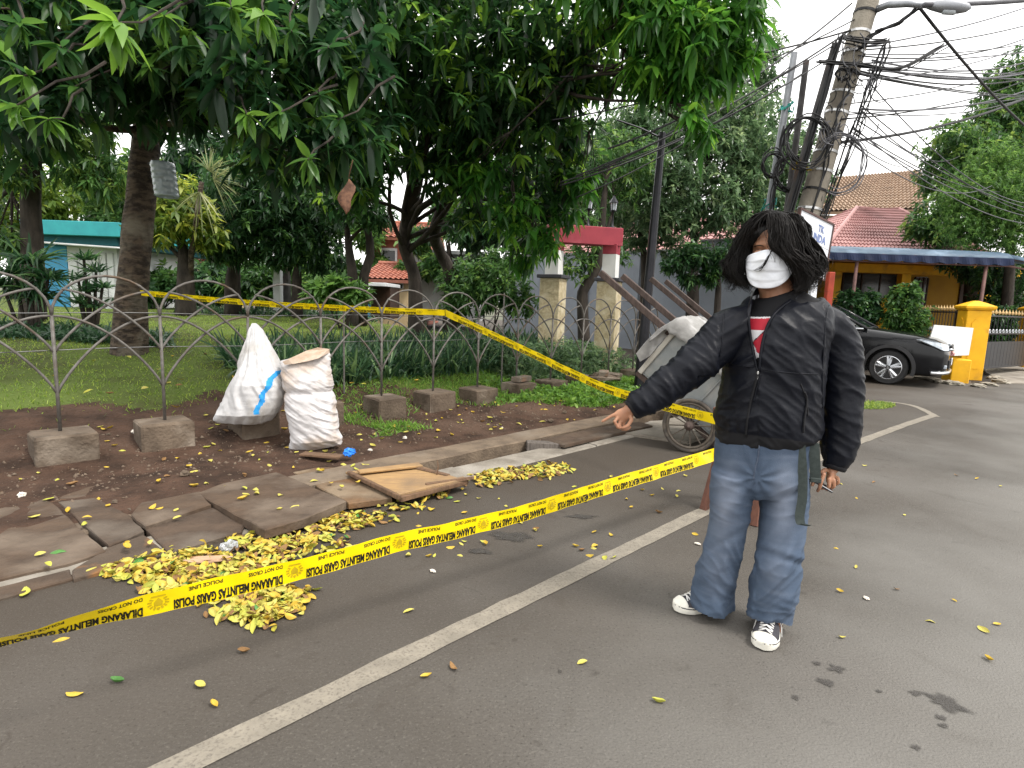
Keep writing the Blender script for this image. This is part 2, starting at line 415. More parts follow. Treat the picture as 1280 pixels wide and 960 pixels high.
# brown dust on the verge side, open-sky brightness painted paler on the carriageway
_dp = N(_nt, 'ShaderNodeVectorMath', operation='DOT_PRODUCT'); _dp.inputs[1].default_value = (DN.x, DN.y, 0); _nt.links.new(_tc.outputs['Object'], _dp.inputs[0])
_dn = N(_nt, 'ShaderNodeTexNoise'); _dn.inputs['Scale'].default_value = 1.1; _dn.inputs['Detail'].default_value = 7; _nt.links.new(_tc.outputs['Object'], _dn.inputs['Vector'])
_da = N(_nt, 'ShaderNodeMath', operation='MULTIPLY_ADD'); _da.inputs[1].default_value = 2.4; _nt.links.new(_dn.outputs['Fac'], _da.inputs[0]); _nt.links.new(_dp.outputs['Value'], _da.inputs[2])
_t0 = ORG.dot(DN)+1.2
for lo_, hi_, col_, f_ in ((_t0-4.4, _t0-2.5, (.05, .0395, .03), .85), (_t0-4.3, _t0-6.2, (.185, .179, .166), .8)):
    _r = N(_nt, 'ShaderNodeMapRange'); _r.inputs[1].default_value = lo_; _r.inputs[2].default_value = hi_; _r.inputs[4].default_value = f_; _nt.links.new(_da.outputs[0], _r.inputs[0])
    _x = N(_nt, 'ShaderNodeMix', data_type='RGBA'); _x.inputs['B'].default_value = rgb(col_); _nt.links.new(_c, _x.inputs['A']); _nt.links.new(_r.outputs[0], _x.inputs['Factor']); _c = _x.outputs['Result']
_c = _layer(_c, 120, .60, .70, (.2, .185, .16), 2, fac=.22)
_nt.links.new(_c, _bs.inputs['Base Color'])
M_SOIL = pmat('soil', (.078, .046, .032), (.034, .021, .015), scale=3.5, rough=.95, bump=.03, bscale=28, c3=(.1, .063, .045), scale3=1.1, lo3=.5, hi3=.7, spec=.15)
M_TURF = pmat('turf_soil', (.075, .095, .025), (.055, .055, .022), scale=4, rough=.95, bump=.03, bscale=30, c3=(.1, .14, .03), scale3=1.3, lo3=.4, hi3=.6, spec=.15)
M_LINE = pmat('road_paint', (.235, .21, .17), (.17, .152, .124), scale=11, rough=.85, bump=.004, bscale=110, c3=(.12, .105, .088), scale3=95, lo3=.5, hi3=.72, lo=.35, hi=.68)
M_CONC = pmat('concrete_old', (.25, .225, .19), (.16, .14, .115), scale=5, rough=.9, bump=.008, bscale=60, c3=(.3, .275, .24), scale3=2, lo3=.5, hi3=.7)
M_KERB = pmat('concrete_brown', (.17, .128, .09), (.105, .078, .056), scale=5, rough=.9, bump=.01, bscale=45, c3=(.2, .165, .13), scale3=1.6, lo3=.5, hi3=.7)
M_MUD_SHADE = pmat('drain_mud_hole_shade', (.03, .024, .018), (.015, .012, .01), scale=6, rough=.7, bump=.02)

# far ground sheet
mb = MB(); mb.box((0, 60, -.52), (700, 700, .2))
struct(mb.build('ground', pmat('far_ground', (.1, .1, .07), (.07, .075, .045), scale=.6, rough=1)))
# asphalt: near street up to the drain, side street beyond the park corner, one sheet with the verge left out
T_DR = -2.19
mb = MB()
def quadstrip(mb, pts_a, pts_b):
    n = len(pts_a); mb.add(list(pts_a)+list(pts_b), [(i, i+1, n+i+1, n+i) for i in range(n-1)])
ss = list(range(-40, 61, 2))
quadstrip(mb, [S(s, -60) for s in ss], [S(s, T_DR) for s in ss])
s2 = [8.9 + (30-8.9)*i/20 for i in range(21)]
quadstrip(mb, [S(s, T_DR) for s in s2], [S(s, 70) for s in s2])
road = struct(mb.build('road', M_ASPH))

# park ground: height sheet from the inner kerb, s = -30..9.2
def hz(s, t):
    z = park_z(s, t); p = S(s, t)
    k = 1-sstep(7.6, 9.0, s)
    z += (.02*noise.noise(p*1.6) + .014*noise.noise(p*5.1) + .007*noise.noise(p*13.0))*k
    if -1.4 < t < .1 and s > 3.3: z += .09*k*math.exp(-((t+.45)/.5)**2)*sstep(3.3, 5, s)
    return z
sv = list(np.concatenate([np.arange(-30, -2.5, 1.0), np.arange(-2.5, 9.3, .09)]))
tv = list(np.concatenate([np.arange(-1.5, 2.0, .07), np.arange(2.0, 6, .25), np.arange(6, 70, 3.0)]))
V = []
for t in tv:
    for s in sv:
        p = S(s, t); V.append((p.x, p.y, hz(s, t)))
nS = len(sv); F = []; mi = []
for j in range(len(tv)-1):
    for i in range(nS-1):
        F.append((j*nS+i, j*nS+i+1, (j+1)*nS+i+1, (j+1)*nS+i))
        t = tv[j]; s = sv[i]; q = S(s, t)
        edge = 1.05 + .35*noise.noise(q*1.3) - 1.6*sstep(3.0, 5.0, s)
        bed = (1.15 < t < 2.6 and s > 2.1)
        mi.append(0 if (t < edge or bed) else 1)
g = npmesh('park_ground', V, F, [M_SOIL, M_TURF], smooth=True); g.data.polygons.foreach_set('material_index', mi); struct(g)

# inner kerb, trench and outer kerb of the open drain
def sbar(mb, s0, s1, t0, t1, z0, z1, n=24, jz=.006, jt=.008):
    rs = []
    for i in range(n+1):
        s = s0+(s1-s0)*i/n; a = jt*noise.noise((s*2.3, t0, 1)); b_ = jt*noise.noise((s*2.3, t1, 4)); c_ = jz*noise.noise((s*1.7, t0, 7)); bv = .012
        rs.append([S(s, t0+a, z0), S(s, t0+a, z1-bv+c_), S(s, t0+a+bv, z1+c_), S(s, t1+b_-bv, z1+c_), S(s, t1+b_, z1-bv+c_), S(s, t1+b_, z0)])
    mb.rings(rs)
mb = MB(); sbar(mb, -12, .95, -1.62, -1.42, -.4, .012); sbar(mb, .97, 5.35, -1.74, -1.45, -.4, .06, jz=.012, jt=.02); sbar(mb, 5.36, 8.6, -1.66, -1.42, -.4, .05)
struct(mb.build('inner_kerb', M_KERB, smooth=False))
mb = MB()
for a, b in ((-12, -1.2), (-1.19, .9), (.91, 2.3), (2.31, 3.9), (3.91, 5.4), (5.41, 7.2), (7.21, 9.0)): sbar(mb, a, b, T_DR+.003, -1.9, -.4, .016+random.uniform(-.006, .006))
struct(mb.build('outer_kerb', M_CONC))
mb = MB(); quadstrip(mb, [S(s, -2.0, -.27+.03*noise.noise((s*3, 1, 2))) for s in np.arange(-12, 9.1, .3)], [S(s, -1.5, -.25+.03*noise.noise((s*3, 4, 2))) for s in np.arange(-12, 9.1, .3)])
mb.box(S(9.0, -1.8, -.2), (.1, .9, .45), Matrix.Rotation(-SA, 3, 'Z'))
struct(mb.build('drain_bed', M_MUD_SHADE, smooth=True))

# painted edge line: straight along the street, then round the corner
ln = [S(s, -3.77-.0075*max(0, s-3)**2) for s in np.arange(-8, 9.42, .13)]
cv = [gnd(x, y) for x, y in ((1170, 521), (1160, 515.5), (1146, 509), (1131, 505.2), (1116, 503.2), (1104, 502.4))]; cv, _ = resample(cv, [0]*6, 40)
mb = MB()
for pl_, wid, zz_ in ((ln, .052, .004), (cv, .05, .0043)):
    L_, R_ = [], []
    for i, p in enumerate(pl_):
        d = (pl_[min(i+1, len(pl_)-1)]-pl_[max(i-1, 0)]).normalized(); nrm = Vector((-d.y, d.x, 0))
        w0 = wid+.006*noise.noise(p*6); p = Vector((p.x, p.y, zz_)); L_.append(p+nrm*w0+nrm*.008*noise.noise(p*23)); R_.append(p-nrm*w0-nrm*.008*noise.noise(p*19+Vector((5, 0, 0))))
    quadstrip(mb, L_, R_)
struct(mb.build('edge_line', M_LINE))

# wet marks on the asphalt
M_WET = pmat('wet_mark', (.045, .041, .037), (.06, .055, .05), scale=20, rough=.6, bump=.004, bscale=100)
def stain(x, y, w_, h_, ang=0.0):
    c = gnd(x, y); ex = (gnd(x+w_/2, y)-gnd(x-w_/2, y)).length/2; ey = (gnd(x, y-h_/2)-gnd(x, y+h_/2)).length/2
    mb = MB(); n = 30; sd = random.random()*90; ps = []
    for i in range(n):
        t = 2*math.pi*i/n; k = 1+.75*noise.noise((math.cos(t)*1.4+sd, math.sin(t)*1.4, 0))+.2*noise.noise((math.cos(t)*5, math.sin(t)*5, sd))
        u, v = math.cos(t)*ex*k, math.sin(t)*ey*k; ps.append((c.x+u*math.cos(ang)-v*math.sin(ang), c.y+u*math.sin(ang)+v*math.cos(ang), .004))
    mb.add(ps, [tuple(range(n))]); return mb
# a thin damp film, soft at its rim
_wt = M_WET.node_tree; _wa = N(_wt, 'ShaderNodeAttribute', attribute_name='var'); _wn = N(_wt, 'ShaderNodeTexNoise'); _wn.inputs['Scale'].default_value = 40; _wm = N(_wt, 'ShaderNodeMath', operation='MULTIPLY_ADD'); _wm.inputs[1].default_value = .5
_wt.links.new(_wn.outputs['Fac'], _wm.inputs[0]); _wt.links.new(_wa.outputs['Fac'], _wm.inputs[2]); _wr = N(_wt, 'ShaderNodeMapRange'); _wr.inputs[1].default_value = .3; _wr.inputs[2].default_value = 1.1; _wr.inputs[4].default_value = .8
_wt.links.new(_wm.outputs[0], _wr.inputs[0]); _wt.links.new(_wr.outputs[0], _wt.nodes['Principled BSDF'].inputs['Alpha'])
SV, SF, SVAR = [], [], []
for a in ((1045, 836, 22, 9), (1022, 830, 12, 5), (1033, 853, 24, 9, -.4), (1145, 867, 17, 7), (1183, 879, 42, 18, -.5), (1175, 897, 14, 8, -.4), (1178, 907, 14, 6), (994, 872, 9, 7), (1098, 865, 8, 4),
          (640, 672, 60, 14, -.1), (600, 690, 34, 8), (730, 646, 36, 6), (1145, 935, 12, 6), (700, 840, 6, 4)):
    q = np.array(stain(*a).v); c_ = q.mean(0); k0 = len(SV); n = len(q)
    SV += [tuple(c_)]+[tuple(c_+(p-c_)*.62) for p in q]+[tuple(c_+(p-c_)*1.12) for p in q]; SVAR += [.85]*(n+1)+[-.2]*n
    for i in range(n): j = (i+1) % n; SF += [(k0, k0+1+i, k0+1+j), (k0+1+i, k0+1+n+i, k0+1+n+j), (k0+1+i, k0+1+n+j, k0+1+j)]
struct(npmesh('wet_marks', SV, SF, M_WET, var=SVAR))
# ================================================================== VERGE: drain covers, boards, fence, sacks, tape
M_SLAB = [pmat('slab_brown_a', (.088, .058, .038), (.048, .032, .022), scale=3, rough=.88, bump=.012, bscale=22, c3=(.135, .103, .077), scale3=2.6, lo3=.48, hi3=.68),
          pmat('slab_brown_b', (.08, .054, .037), (.044, .03, .021), scale=4, rough=.88, bump=.012, bscale=24, c3=(.105, .084, .066), scale3=2.5),
          pmat('slab_rust', (.15, .083, .04), (.085, .054, .032), scale=3.5, rough=.85, bump=.012, bscale=26, c3=(.2, .15, .1), scale3=2),
          pmat('slab_stain', (.08, .058, .042), (.055, .04, .029), scale=4, rough=.85, bump=.012, bscale=26, c3=(.26, .12, .04), scale3=3.4, lo3=.54, hi3=.68)]
def slab(label, poly, mat, th=.05, jag=.006, name='drain_cover', cat='drain cover', group='covers over the roadside drain'):
    """poly: (x, y, z of the top)"""
    P = [gnd(*p) for p in poly]; c = sum(P, Vector())/len(P); c.z = min(p.z for p in P)-th
    pts = []
    n = len(P)
    for i in range(n):
        a, b = P[i], P[(i+1) % n]; m = max(2, int((b-a).length/.06))
        for k in range(m):
            q = a.lerp(b, k/m); 
            if k: q += Vector((noise.noise(q*9), noise.noise(q*9+Vector((7, 0, 0))), 0))*jag*1.6
            pts.append(q)
    mb = MB(); n = len(pts); ctr = sum(pts, Vector())/n
    ins = [p+(ctr-p).normalized()*.008 for p in pts]
    vs = [p-Vector((0, 0, th)) for p in pts]+[p-Vector((0, 0, .006)) for p in pts]+ins
    fs = [tuple(range(2*n, 3*n)), tuple(range(n-1, -1, -1))]
    for r_ in (0, 1):
        for i in range(n):
            j = (i+1) % n; fs.append((r_*n+i, r_*n+j, r_*n+n+j, r_*n+n+i))
    mb.add(vs, fs); o = mb.build(name, mat, origin=c); tag(o, label, cat, group); return o
slab('large flat drain slab at the left edge of the photo', [(-90, 630, .03), (28, 607, .03), (66, 628, .03), (132, 688, .03), (84, 704, .03), (-90, 742, .03)], M_SLAB[0])
slab('low kerbside drain slab below the large left slab', [(-60, 747, .015), (88, 711, .015), (93, 722, .015), (20, 742, .015), (-60, 764, .015)], M_SLAB[1])
slab('small dark slab with a cracked edge right of the large left slab', [(72, 627, .03), (118, 622, .03), (162, 643, .03), (180, 663, .03), (136, 682, .03)], M_SLAB[1])
slab('narrow kerb slab with an orange rust stain', [(90, 712, .022), (134, 684, .022), (180, 668, .022), (210, 691, .022), (160, 704, .022), (92, 723, .022)], M_SLAB[3])
slab('thin broken slab with leaves, lying nearest the soil', [(164, 642, .05), (176, 628, .05), (250, 614, .05), (264, 630, .05), (182, 657, .05)], M_SLAB[0], th=.03)
slab('square brown slab between the thin broken slab and the leaf heap', [(182, 661, .03), (266, 634, .03), (306, 656, .03), (302, 664, .03), (212, 690, .03)], M_SLAB[1])
slab('big thick slab raised at its front corner, below the sacks', [(246, 616, .05), (278, 604, .06), (345, 590, .06), (368, 598, .07), (433, 626, .07), (380, 648, .085), (331, 662, .085)], M_SLAB[0], th=.055)
slab('flat brown slab half covered by soil behind the cracked dark slab', [(32, 605, .025), (120, 594, .025), (166, 625, .025), (164, 638, .025), (120, 619, .025), (70, 624, .025)], M_SLAB[0], th=.03)
slab('rust brown slab beside the broken wooden panel', [(366, 590, .04), (396, 584, .04), (436, 584, .05), (490, 622, .05), (436, 629, .06)], M_SLAB[2], th=.04)
slab('flat slab half buried behind the big thick slab', [(330, 590, .025), (372, 574, .025), (410, 574, .025), (372, 592, .025), (345, 598, .025)], M_SLAB[0], th=.03)
slab('long grey brown board laid over the drain beside the cart', [(676, 549, .06), (742, 535, .06), (800, 527, .05), (816, 532, .05), (760, 544, .05), (706, 556, .06)], M_SLAB[1], th=.03, name='drain_board', cat='board', group='')
slab('pale concrete slab at the end of the drain under the cart', [(776, 540, .035), (812, 526, .03), (900, 522, .03), (925, 532, .03), (860, 552, .03)], M_CONC, th=.06)

M_PLY = pmat('plywood_weathered', (.36, .225, .1), (.27, .17, .085), scale=5, rough=.8, bump=.004, bscale=40, stretch=(1, 6, 1), c3=(.2, .135, .08), scale3=3, lo3=.5, hi3=.68)
M_WOOD = pmat('wood_brown', (.17, .1, .06), (.1, .062, .038), scale=7, rough=.8, bump=.006, bscale=30, stretch=(1, 7, 1))
M_WOODG = pmat('wood_grey', (.15, .13, .115), (.085, .072, .062), scale=6, rough=.85, bump=.006, bscale=30, stretch=(7, 7, 1))
t = thing('wooden_panel', 'broken orange brown plywood panel with loose strips, lying on the drain', 'wooden panel', gnd(508, 605))
def plank(par, a, b, wd, th, mat, name='plank', z=None):
    """bar between two (x, y, z) picture/ height points"""
    p, q = gnd(*a), gnd(*b); d = (q-p); L = d.length; d.normalize(); sd = Vector((-d.y, d.x, 0)).normalized(); up = d.cross(sd)*-1
    if up.z < 0: up = -up
    M = Matrix((d, sd, d.cross(sd))).transposed(); mb = MB(); mb.bbox((p+q)/2, (L, wd, th), M, b=min(.004, th*.3), jit=.002)
    return mb.build(name, mat, par)
P = [gnd(432, 590, .07), gnd(516, 579, .07), gnd(584, 601, .075), gnd(500, 622, .075)]
mb = MB(); mb.extrude([p for p in P], (0, 0, -.018)); mb.build('board', M_PLY, t)
plank(t, (436, 591, .082), (500, 622, .085), .03, .03, M_WOOD)
plank(t, (448, 590, .092), (526, 581, .092), .09, .016, M_PLY)
plank(t, (496, 618, .095), (582, 598, .095), .05, .02, M_PLY)
plank(t, (500, 624, .07), (584, 602, .07), .035, .035, M_WOOD)
plank(t, (532, 606, .105), (592, 597, .1), .025, .02, M_WOOD)
plank(t, (520, 584, .08), (560, 594, .075), .05, .014, M_WOOD)
mb = MB(); q = gnd(546, 594, .07); mb.tube([q, q+Vector((.01, .0, .07)), q+Vector((.0, 0, .12))], [.006, .005, .002], 5); mb.build('splinter', M_WOOD, t)
o = plank(None, (378, 567, .07), (426, 571, .075), .1, .018, M_WOOD, 'plank'); tag(o, 'short reddish plank under the right white sack', 'plank')
o = plank(None, (658, 557, .02), (700, 559, .01), .12, .09, M_WOODG, 'wood_block'); tag(o, 'grey wooden block wedged in the open drain', 'wood block')
o = plank(None, (676, 551, .035), (702, 560, .0), .05, .035, M_WOOD, 'timber'); tag(o, 'short timber lying across the open drain beside the long board', 'timber')

# ------------------------------------------------------------------ arched garden fence
M_STEEL = pmat('fence_steel', (.17, .16, .148), (.105, .095, .085), scale=14, rough=.62, metal=.35, bump=.002, bscale=80, c3=(.11, .075, .05), scale3=5, lo3=.56, hi3=.7)
M_BLOCK = pmat('block_concrete', (.125, .094, .068), (.072, .053, .038), scale=4.5, rough=.92, bump=.012, bscale=40, c3=(.2, .165, .13), scale3=3, lo3=.52, hi3=.7, ranr=.12)
BAY = .713; NP0, NP1 = -3, 12
fence = thing('garden_fence', 'grey steel hoop fence of crossing arches set in concrete blocks along the park', 'fence', S(0, 0, .1))
ZL, ZM, ZT, ZP = .57, .88, 1.16, 1.47
def fs_(u): return math.sin(math.pi/2*u)**.8
RB = .0102
for n in range(NP0, NP1+1):
    s = n*BAY; z0 = .25
    dx = .012*math.sin(n*3.1)
    mb = MB(); mb.tube([S(s, 0, z0), S(s+dx*.4, 0, .7), S(s+dx, 0, ZT)], RB*1.25, 8); mb.build('post', M_STEEL, fence, smooth=True)
    r_ = random.Random(n*7+1)
    zb = .3 + r_.uniform(-.02, .015); wd = .375*r_.uniform(.92, 1.06)
    mb = MB(); mb.bbox(S(s+r_.uniform(-.02, .02), -.03+r_.uniform(-.03, .02), zb/2-.08), (wd, .34, zb+.16), Matrix.Rotation(math.pi/2-SA+r_.uniform(-.05, .05), 3, 'Z'), b=.014, jit=.006)
    mb.build('footing', M_BLOCK, fence)
    if n == NP1: break
    m = 14
    mb = MB(); mb.tube([S(s+BAY*(.5-.5*math.cos(math.pi*i/m)), 0, ZT+(ZP-ZT)*math.sin(math.pi*i/m)) for i in range(m+1)], RB, 6); mb.build('arch', M_STEEL, fence, smooth=True)
    for sg in (0, 1):
        for nm, zl, rise, um in (('lower_arch', ZL, ZT-ZL, 1.0), ('middle_arch', ZM, .485, .9)):
            pts = []
            for i in range(m+1):
                u = um*(i/m)**1.2; so = s+BAY*(u if sg == 0 else 1-u); pts.append(S(so, (-.012 if sg else .012)*math.sin(math.pi*u), zl+rise*fs_(u)))
            mb = MB(); mb.tube(pts, RB, 6); mb.build(nm, M_STEEL, fence, smooth=True)
for z in (.9, 1.18):
    mb = MB(); mb.tube([S(s, .015, z+.008*math.sin(s*3)) for s in np.arange(NP0*BAY, 5.2, .35)], .0035, 5); mb.build('wire', pmat('wire_grey', (.14, .14, .14), rough=.5, metal=.6), fence)
for (x, y0, y1, Y, lb) in ((430, 382, 462, 6.9, 'thin steel stake in the planting bed behind the right sack'), (628, 366, 440, 8.2, 'thin steel stake in the planting bed below the tape span')):
    p = at(x, y1, Y); mb = MB(); mb.tube([Vector((p.x, p.y, park_at(p.x, p.y)-.1)), Vector((p.x, p.y, at(x, y0, Y).z))], .011, 7)
    tag(mb.build('garden_stake', M_STEEL, origin=Vector((p.x, p.y, park_at(p.x, p.y)))), lb, 'stake')
# loose bricks
M_BRICK = pmat('brick_grey', (.17, .14, .11), (.11, .09, .07), scale=9, rough=.9, bump=.006, c3=(.2, .12, .08), scale3=6)
for (s, t_, z, a, lb) in ((7*BAY+.05, -.05, .345, .2, 'loose pale brick lying on the fence block nearest the verge grass'), (9*BAY+.1, -.35, .36, .6, 'dark brick on a flat stone in the verge grass near the cart')):
    mb = MB(); mb.bbox(S(s, t_, z), (.3, .15, .07), Matrix.Rotation(math.pi/2-SA+a, 3, 'Z'), b=.008, jit=.004); tag(mb.build('loose_brick', M_BRICK, origin=S(s, t_, z-.035)), lb, 'brick')
mb = MB(); mb.bbox(S(9*BAY+.1, -.36, .29), (.4, .3, .07), Matrix.Rotation(.4, 3, 'Z'), b=.02, jit=.02); tag(mb.build('flat_stone', M_BLOCK, origin=S(9*BAY+.1, -.36, .25)), 'flat brown stone under the dark brick in the verge grass', 'stone')

# ------------------------------------------------------------------ white sacks
M_SACK = pmat('woven_sack', (.56, .555, .56), (.46, .455, .46), scale=5, rough=.72, bump=.002, bscale=160, c3=(.33, .3, .26), scale3=3.5, lo3=.5, hi3=.72, spec=.3)
M_SACK2 = pmat('woven_sack_grubby', (.57, .555, .56), (.46, .44, .44), scale=4, rough=.72, bump=.002, bscale=160, c3=(.36, .26, .18), scale3=3.0, lo3=.5, hi3=.68, spec=.3)
M_BLUEP = pmat('blue_paint', (.02, .25, .62), (.03, .3, .66), rough=.6)
M_TAN = pmat('sack_dirt', (.5, .4, .32), (.4, .29, .21), scale=9, rough=.85)
def sack(label, rows, Y, ry, mat, seed, folds, lean=0.0, paint=None, loc=None):
    rows = sorted(rows); ys = [r_[0] for r_ in rows]; NR, NK = 210, 140
    V = []; PX = []
    for i in range(NR):
        y = ys[0]+(ys[-1]-ys[0])*(i/(NR-1)); x0 = np.interp(y, ys, [r_[1] for r_ in rows]); x1 = np.interp(y, ys, [r_[2] for r_ in rows])
        tl = np.interp(y, ys, [r_[3] if len(r_) > 3 else 0 for r_ in rows])        # slope of the ring (right end lower / higher), px
        u = (y-ys[0])/(ys[-1]-ys[0]); th = ry*np.interp(u, [0, .05, .25, .6, .9, 1], folds)*((1-.16*math.exp(-((y-489)/4.0)**2)) if folds[0] > .1 else 1)
        for k in range(NK):
            a = 2*math.pi*k/NK; ca, sa = math.cos(a), math.sin(a)
            ex = math.copysign(abs(ca)**.8, ca); ey = math.copysign(abs(sa)**.9, sa)
            x = (x0+x1)/2+(x1-x0)/2*ex; yy = y+tl*ex
            p = at(x, yy, Y+lean*(1-u)) + Vector((0, -1, 0))*ey*th
            q = p*1.0; k_ = min(1, th/.06)
            g_ = q.z*9+q.x*5 if folds[0] > .1 else math.atan2(x-318, yy-385)*9+noise.noise(q*3)*1.2          # creases run across the right sack, up the pointed one
            h_ = q.x*3+q.y*4 if folds[0] > .1 else q.z*2.2+q.y*6
            wr = (.014 if folds[0] > .1 else .017)*(.45-abs(noise.noise(Vector((g_*1.3+seed, h_*.7, 1))))*1.7) + .006*(.5-abs(noise.noise(Vector((g_*3.1, h_*2.1+seed, 5))))*1.9) + .012*noise.noise(q*4+Vector((seed, 0, 0))) + .0035*noise.noise(q*26)
            n_ = Vector((ex*.7, -ey, 0)).normalized()
            V.append(p+n_*wr*k_); PX.append((x, yy, ey))
    mb = MB(); base = len(V)
    mb.rings([V[i*NK:(i+1)*NK] for i in range(NR)])
    if paint:
        for i, f in enumerate(mb.f):
            if len(f) == 4:
                x, y, e = PX[f[0]]
                if e > .0 and paint(x, y): mb.m[i] = 1
    z = min(v.z for v in V)
    o = mb.build('sack', [mat, M_BLUEP], smooth=True, origin=loc or Vector((sum(v.x for v in V)/base, sum(v.y for v in V)/base, z)))
    return tag(o, label, 'sack')
def blue_mark(x, y):
    return 462 < y < 514 and abs((x-(352-(y-462)*.43)) + 1.2*math.sin(y*.35)) < 3.0
sk = sack('bulging white sack with pointed top and a blue stripe, leaning on the fence', [(404, 315, 320), (410, 313, 325), (420, 310.5, 331), (435, 306, 339), (450, 301.5, 347), (465, 297, 354), (480, 290.5, 356.5), (495, 283.5, 355.5), (508, 276.5, 350.5), (518, 271, 344), (525, 267, 337, 1), (528.5, 272, 328, 1)],
     5.1, .2, M_SACK, 3.0, [.05, .22, .6, 1, .8, .35], lean=.14, paint=blue_mark)
sack('upright grubby white sack with a tan folded mouth, right of the striped sack', [(443, 355, 411, -7), (447, 353, 412, -4), (456, 352.5, 412.5, -1), (470, 354, 413.5), (482, 356, 416), (489, 359, 413), (496, 357.5, 417), (504, 358, 418), (520, 361, 420), (540, 364.5, 424.5), (550, 364, 427.5, -2), (558, 361, 428, -5), (561, 361, 427, -6)],
     5.02, .17, M_SACK2, 8.0, [.12, .4, .9, 1, .75, .3], lean=.1)
o_ = MB(); pts = [(353, 452), (360, 449), (372, 446), (384, 438), (396, 434.5), (411, 436.5), (411, 441), (398, 448), (384, 452), (366, 455), (356, 456)]
front = [at(x, y, 5.0+(.1 if y < 447 else -.01)) for x, y in pts]; o_.extrude(front, (0, .02, 0))
sm = bpy.data.objects['sack.001']
o_.build('folded_mouth', M_TAN, sm)

# ------------------------------------------------------------------ clods and crumbs on the bare soil
_r = np.random.default_rng(4); n = 5200; ss_ = _r.uniform(-2.4, 7.2, n); tt_ = _r.triangular(-1.42, -.7, .7, n); C = np.array([(*S(a, b).xy, hz(a, b)) for a, b in zip(ss_, tt_)])
oc = np.array([(1, 0, 0), (-1, 0, 0), (0, 1, 0), (0, -1, 0), (0, 0, .8), (0, 0, -.8)], float); of = np.array([(0, 2, 4), (2, 1, 4), (1, 3, 4), (3, 0, 4), (2, 0, 5), (1, 2, 5), (3, 1, 5), (0, 3, 5)])
sz_ = .004+.016*_r.random(n)**4; Vc = C[:, None]+(oc[None]*(1+_r.normal(0, .35, (n, 6, 3))))*sz_[:, None, None]; Fc_ = (of[None]+(np.arange(n)*6)[:, None, None]).reshape(-1, 3)
o = stuff(npmesh('soil_crumbs', Vc.reshape(-1, 3), Fc_, pmat('crumb', (.09, .06, .042), (.15, .115, .085), scale=7, rough=.95), origin=C[0])); tag(o, 'loose clods and crumbs of soil scattered over the bare strip', 'soil')
_r2 = random.Random(6)
for i in range(26):
    s, t_ = _r2.uniform(-.8, 6), _r2.uniform(-1.3, .2); p = S(s, t_); p.z = hz(s, t_)+.008; a = _r2.random()*6.28; L_ = _r2.uniform(.05, .16); d = Vector((math.cos(a), math.sin(a), .05))
    mb = MB(); mb.tube(wob(p-d*L_/2, p+d*L_/2, 5, .12), [.002, .003, .0028, .002, .001], 5); tag(mb.build('twig', M_WOOD, origin=p), 'thin dry twig lying on the bare soil strip', 'twig', 'dry twigs on the soil strip')
# ------------------------------------------------------------------ small litter
M_BLUE = pmat('blue_plastic', (.02, .2, .75), (.02, .15, .6), rough=.35); M_RED = pmat('red_plastic', (.35, .03, .02), (.25, .02, .02), rough=.4)
M_CLEAR = pmat('clear_plastic', (.62, .64, .68), (.45, .47, .5), rough=.15, spec=.6, trans=.55)
M_PALE = pmat('pale_scrap', (.62, .58, .52), (.45, .4, .34), rough=.8)
def crumple(name, label, cat, p, size, mat, seed, flat=.5):
    bm = bmesh.new(); bmesh.ops.create_icosphere(bm, subdivisions=3, radius=1)
    for v in bm.verts:
        k = 1+.45*noise.noise(v.co*1.7+Vector((seed, 0, 0)))+.3*noise.noise(v.co*4.2+Vector((0, seed, 0)))
        v.co = Vector((v.co.x*size[0]*k, v.co.y*size[1]*k, max(v.co.z, -.75)*size[2]*k))
    zm = min(v.co.z for v in bm.verts)
    for v in bm.verts: v.co.z -= zm
    me = bpy.data.meshes.new(name); bm.to_mesh(me); bm.free(); me.materials.append(mat)
    o = bpy.data.objects.new(name, me); COL.objects.link(o); o.location = p; o.rotation_euler = (0, 0, seed)
    return tag(o, label, cat)
crumple('plastic_scrap', 'bright blue plastic scrap on the soil beside the right sack', 'plastic scrap', gnd(437, 570, .06), (.05, .04, .035), M_BLUE, 1.3)
crumple('plastic_wrapper', 'crumpled red wrapper at the left edge of the soil', 'wrapper', gnd(4, 558, .06), (.1, .06, .05), M_RED, 2.1)
crumple('plastic_cup', 'crushed clear plastic cup beside the leaf heap', 'plastic cup', gnd(286, 690, .003), (.042, .03, .032), M_CLEAR, .6)
crumple('cardboard_scrap', 'torn pale brown cardboard in the leaf heap', 'cardboard', gnd(262, 702, .02), (.1, .035, .012), pmat('cardboard', (.42, .28, .18), (.3, .19, .12), rough=.9), .2)
crumple('tuft_of_rubbish', 'small grey plastic crumple on the soil between the block and the striped sack', 'rubbish', gnd(237, 517, .14), (.05, .035, .03), pmat('grey_plastic', (.3, .32, .38), rough=.4), 4.1)
crumple('dark_bag', 'small black plastic crumple on the bank behind a fence block', 'plastic bag', gnd(566, 464, .3), (.06, .05, .05), pmat('black_plastic', (.02, .02, .025), rough=.4), 5.5)
mb = MB(); mb.tube([gnd(105, 522, .2), gnd(117, 520.5, .2), gnd(126, 522, .195)], [.011, .012, .01], 8); tag(mb.build('white_stick', M_PALE, origin=gnd(115, 522, .19)), 'short white stick on the soil left of the second fence block', 'stick')
for x, y, lb in ((541, 714, 'white flower petal scrap on the asphalt left of the white line'), (1083, 768-20, 'tiny white scrap on the asphalt right of the front shoe'), (880-8, 640+40, 'tiny white scrap beside the rear leg of the person')):
    crumple('paper_scrap', lb, 'paper scrap', gnd(x, y, .004), (.018, .012, .004), M_PALE, x*.01)
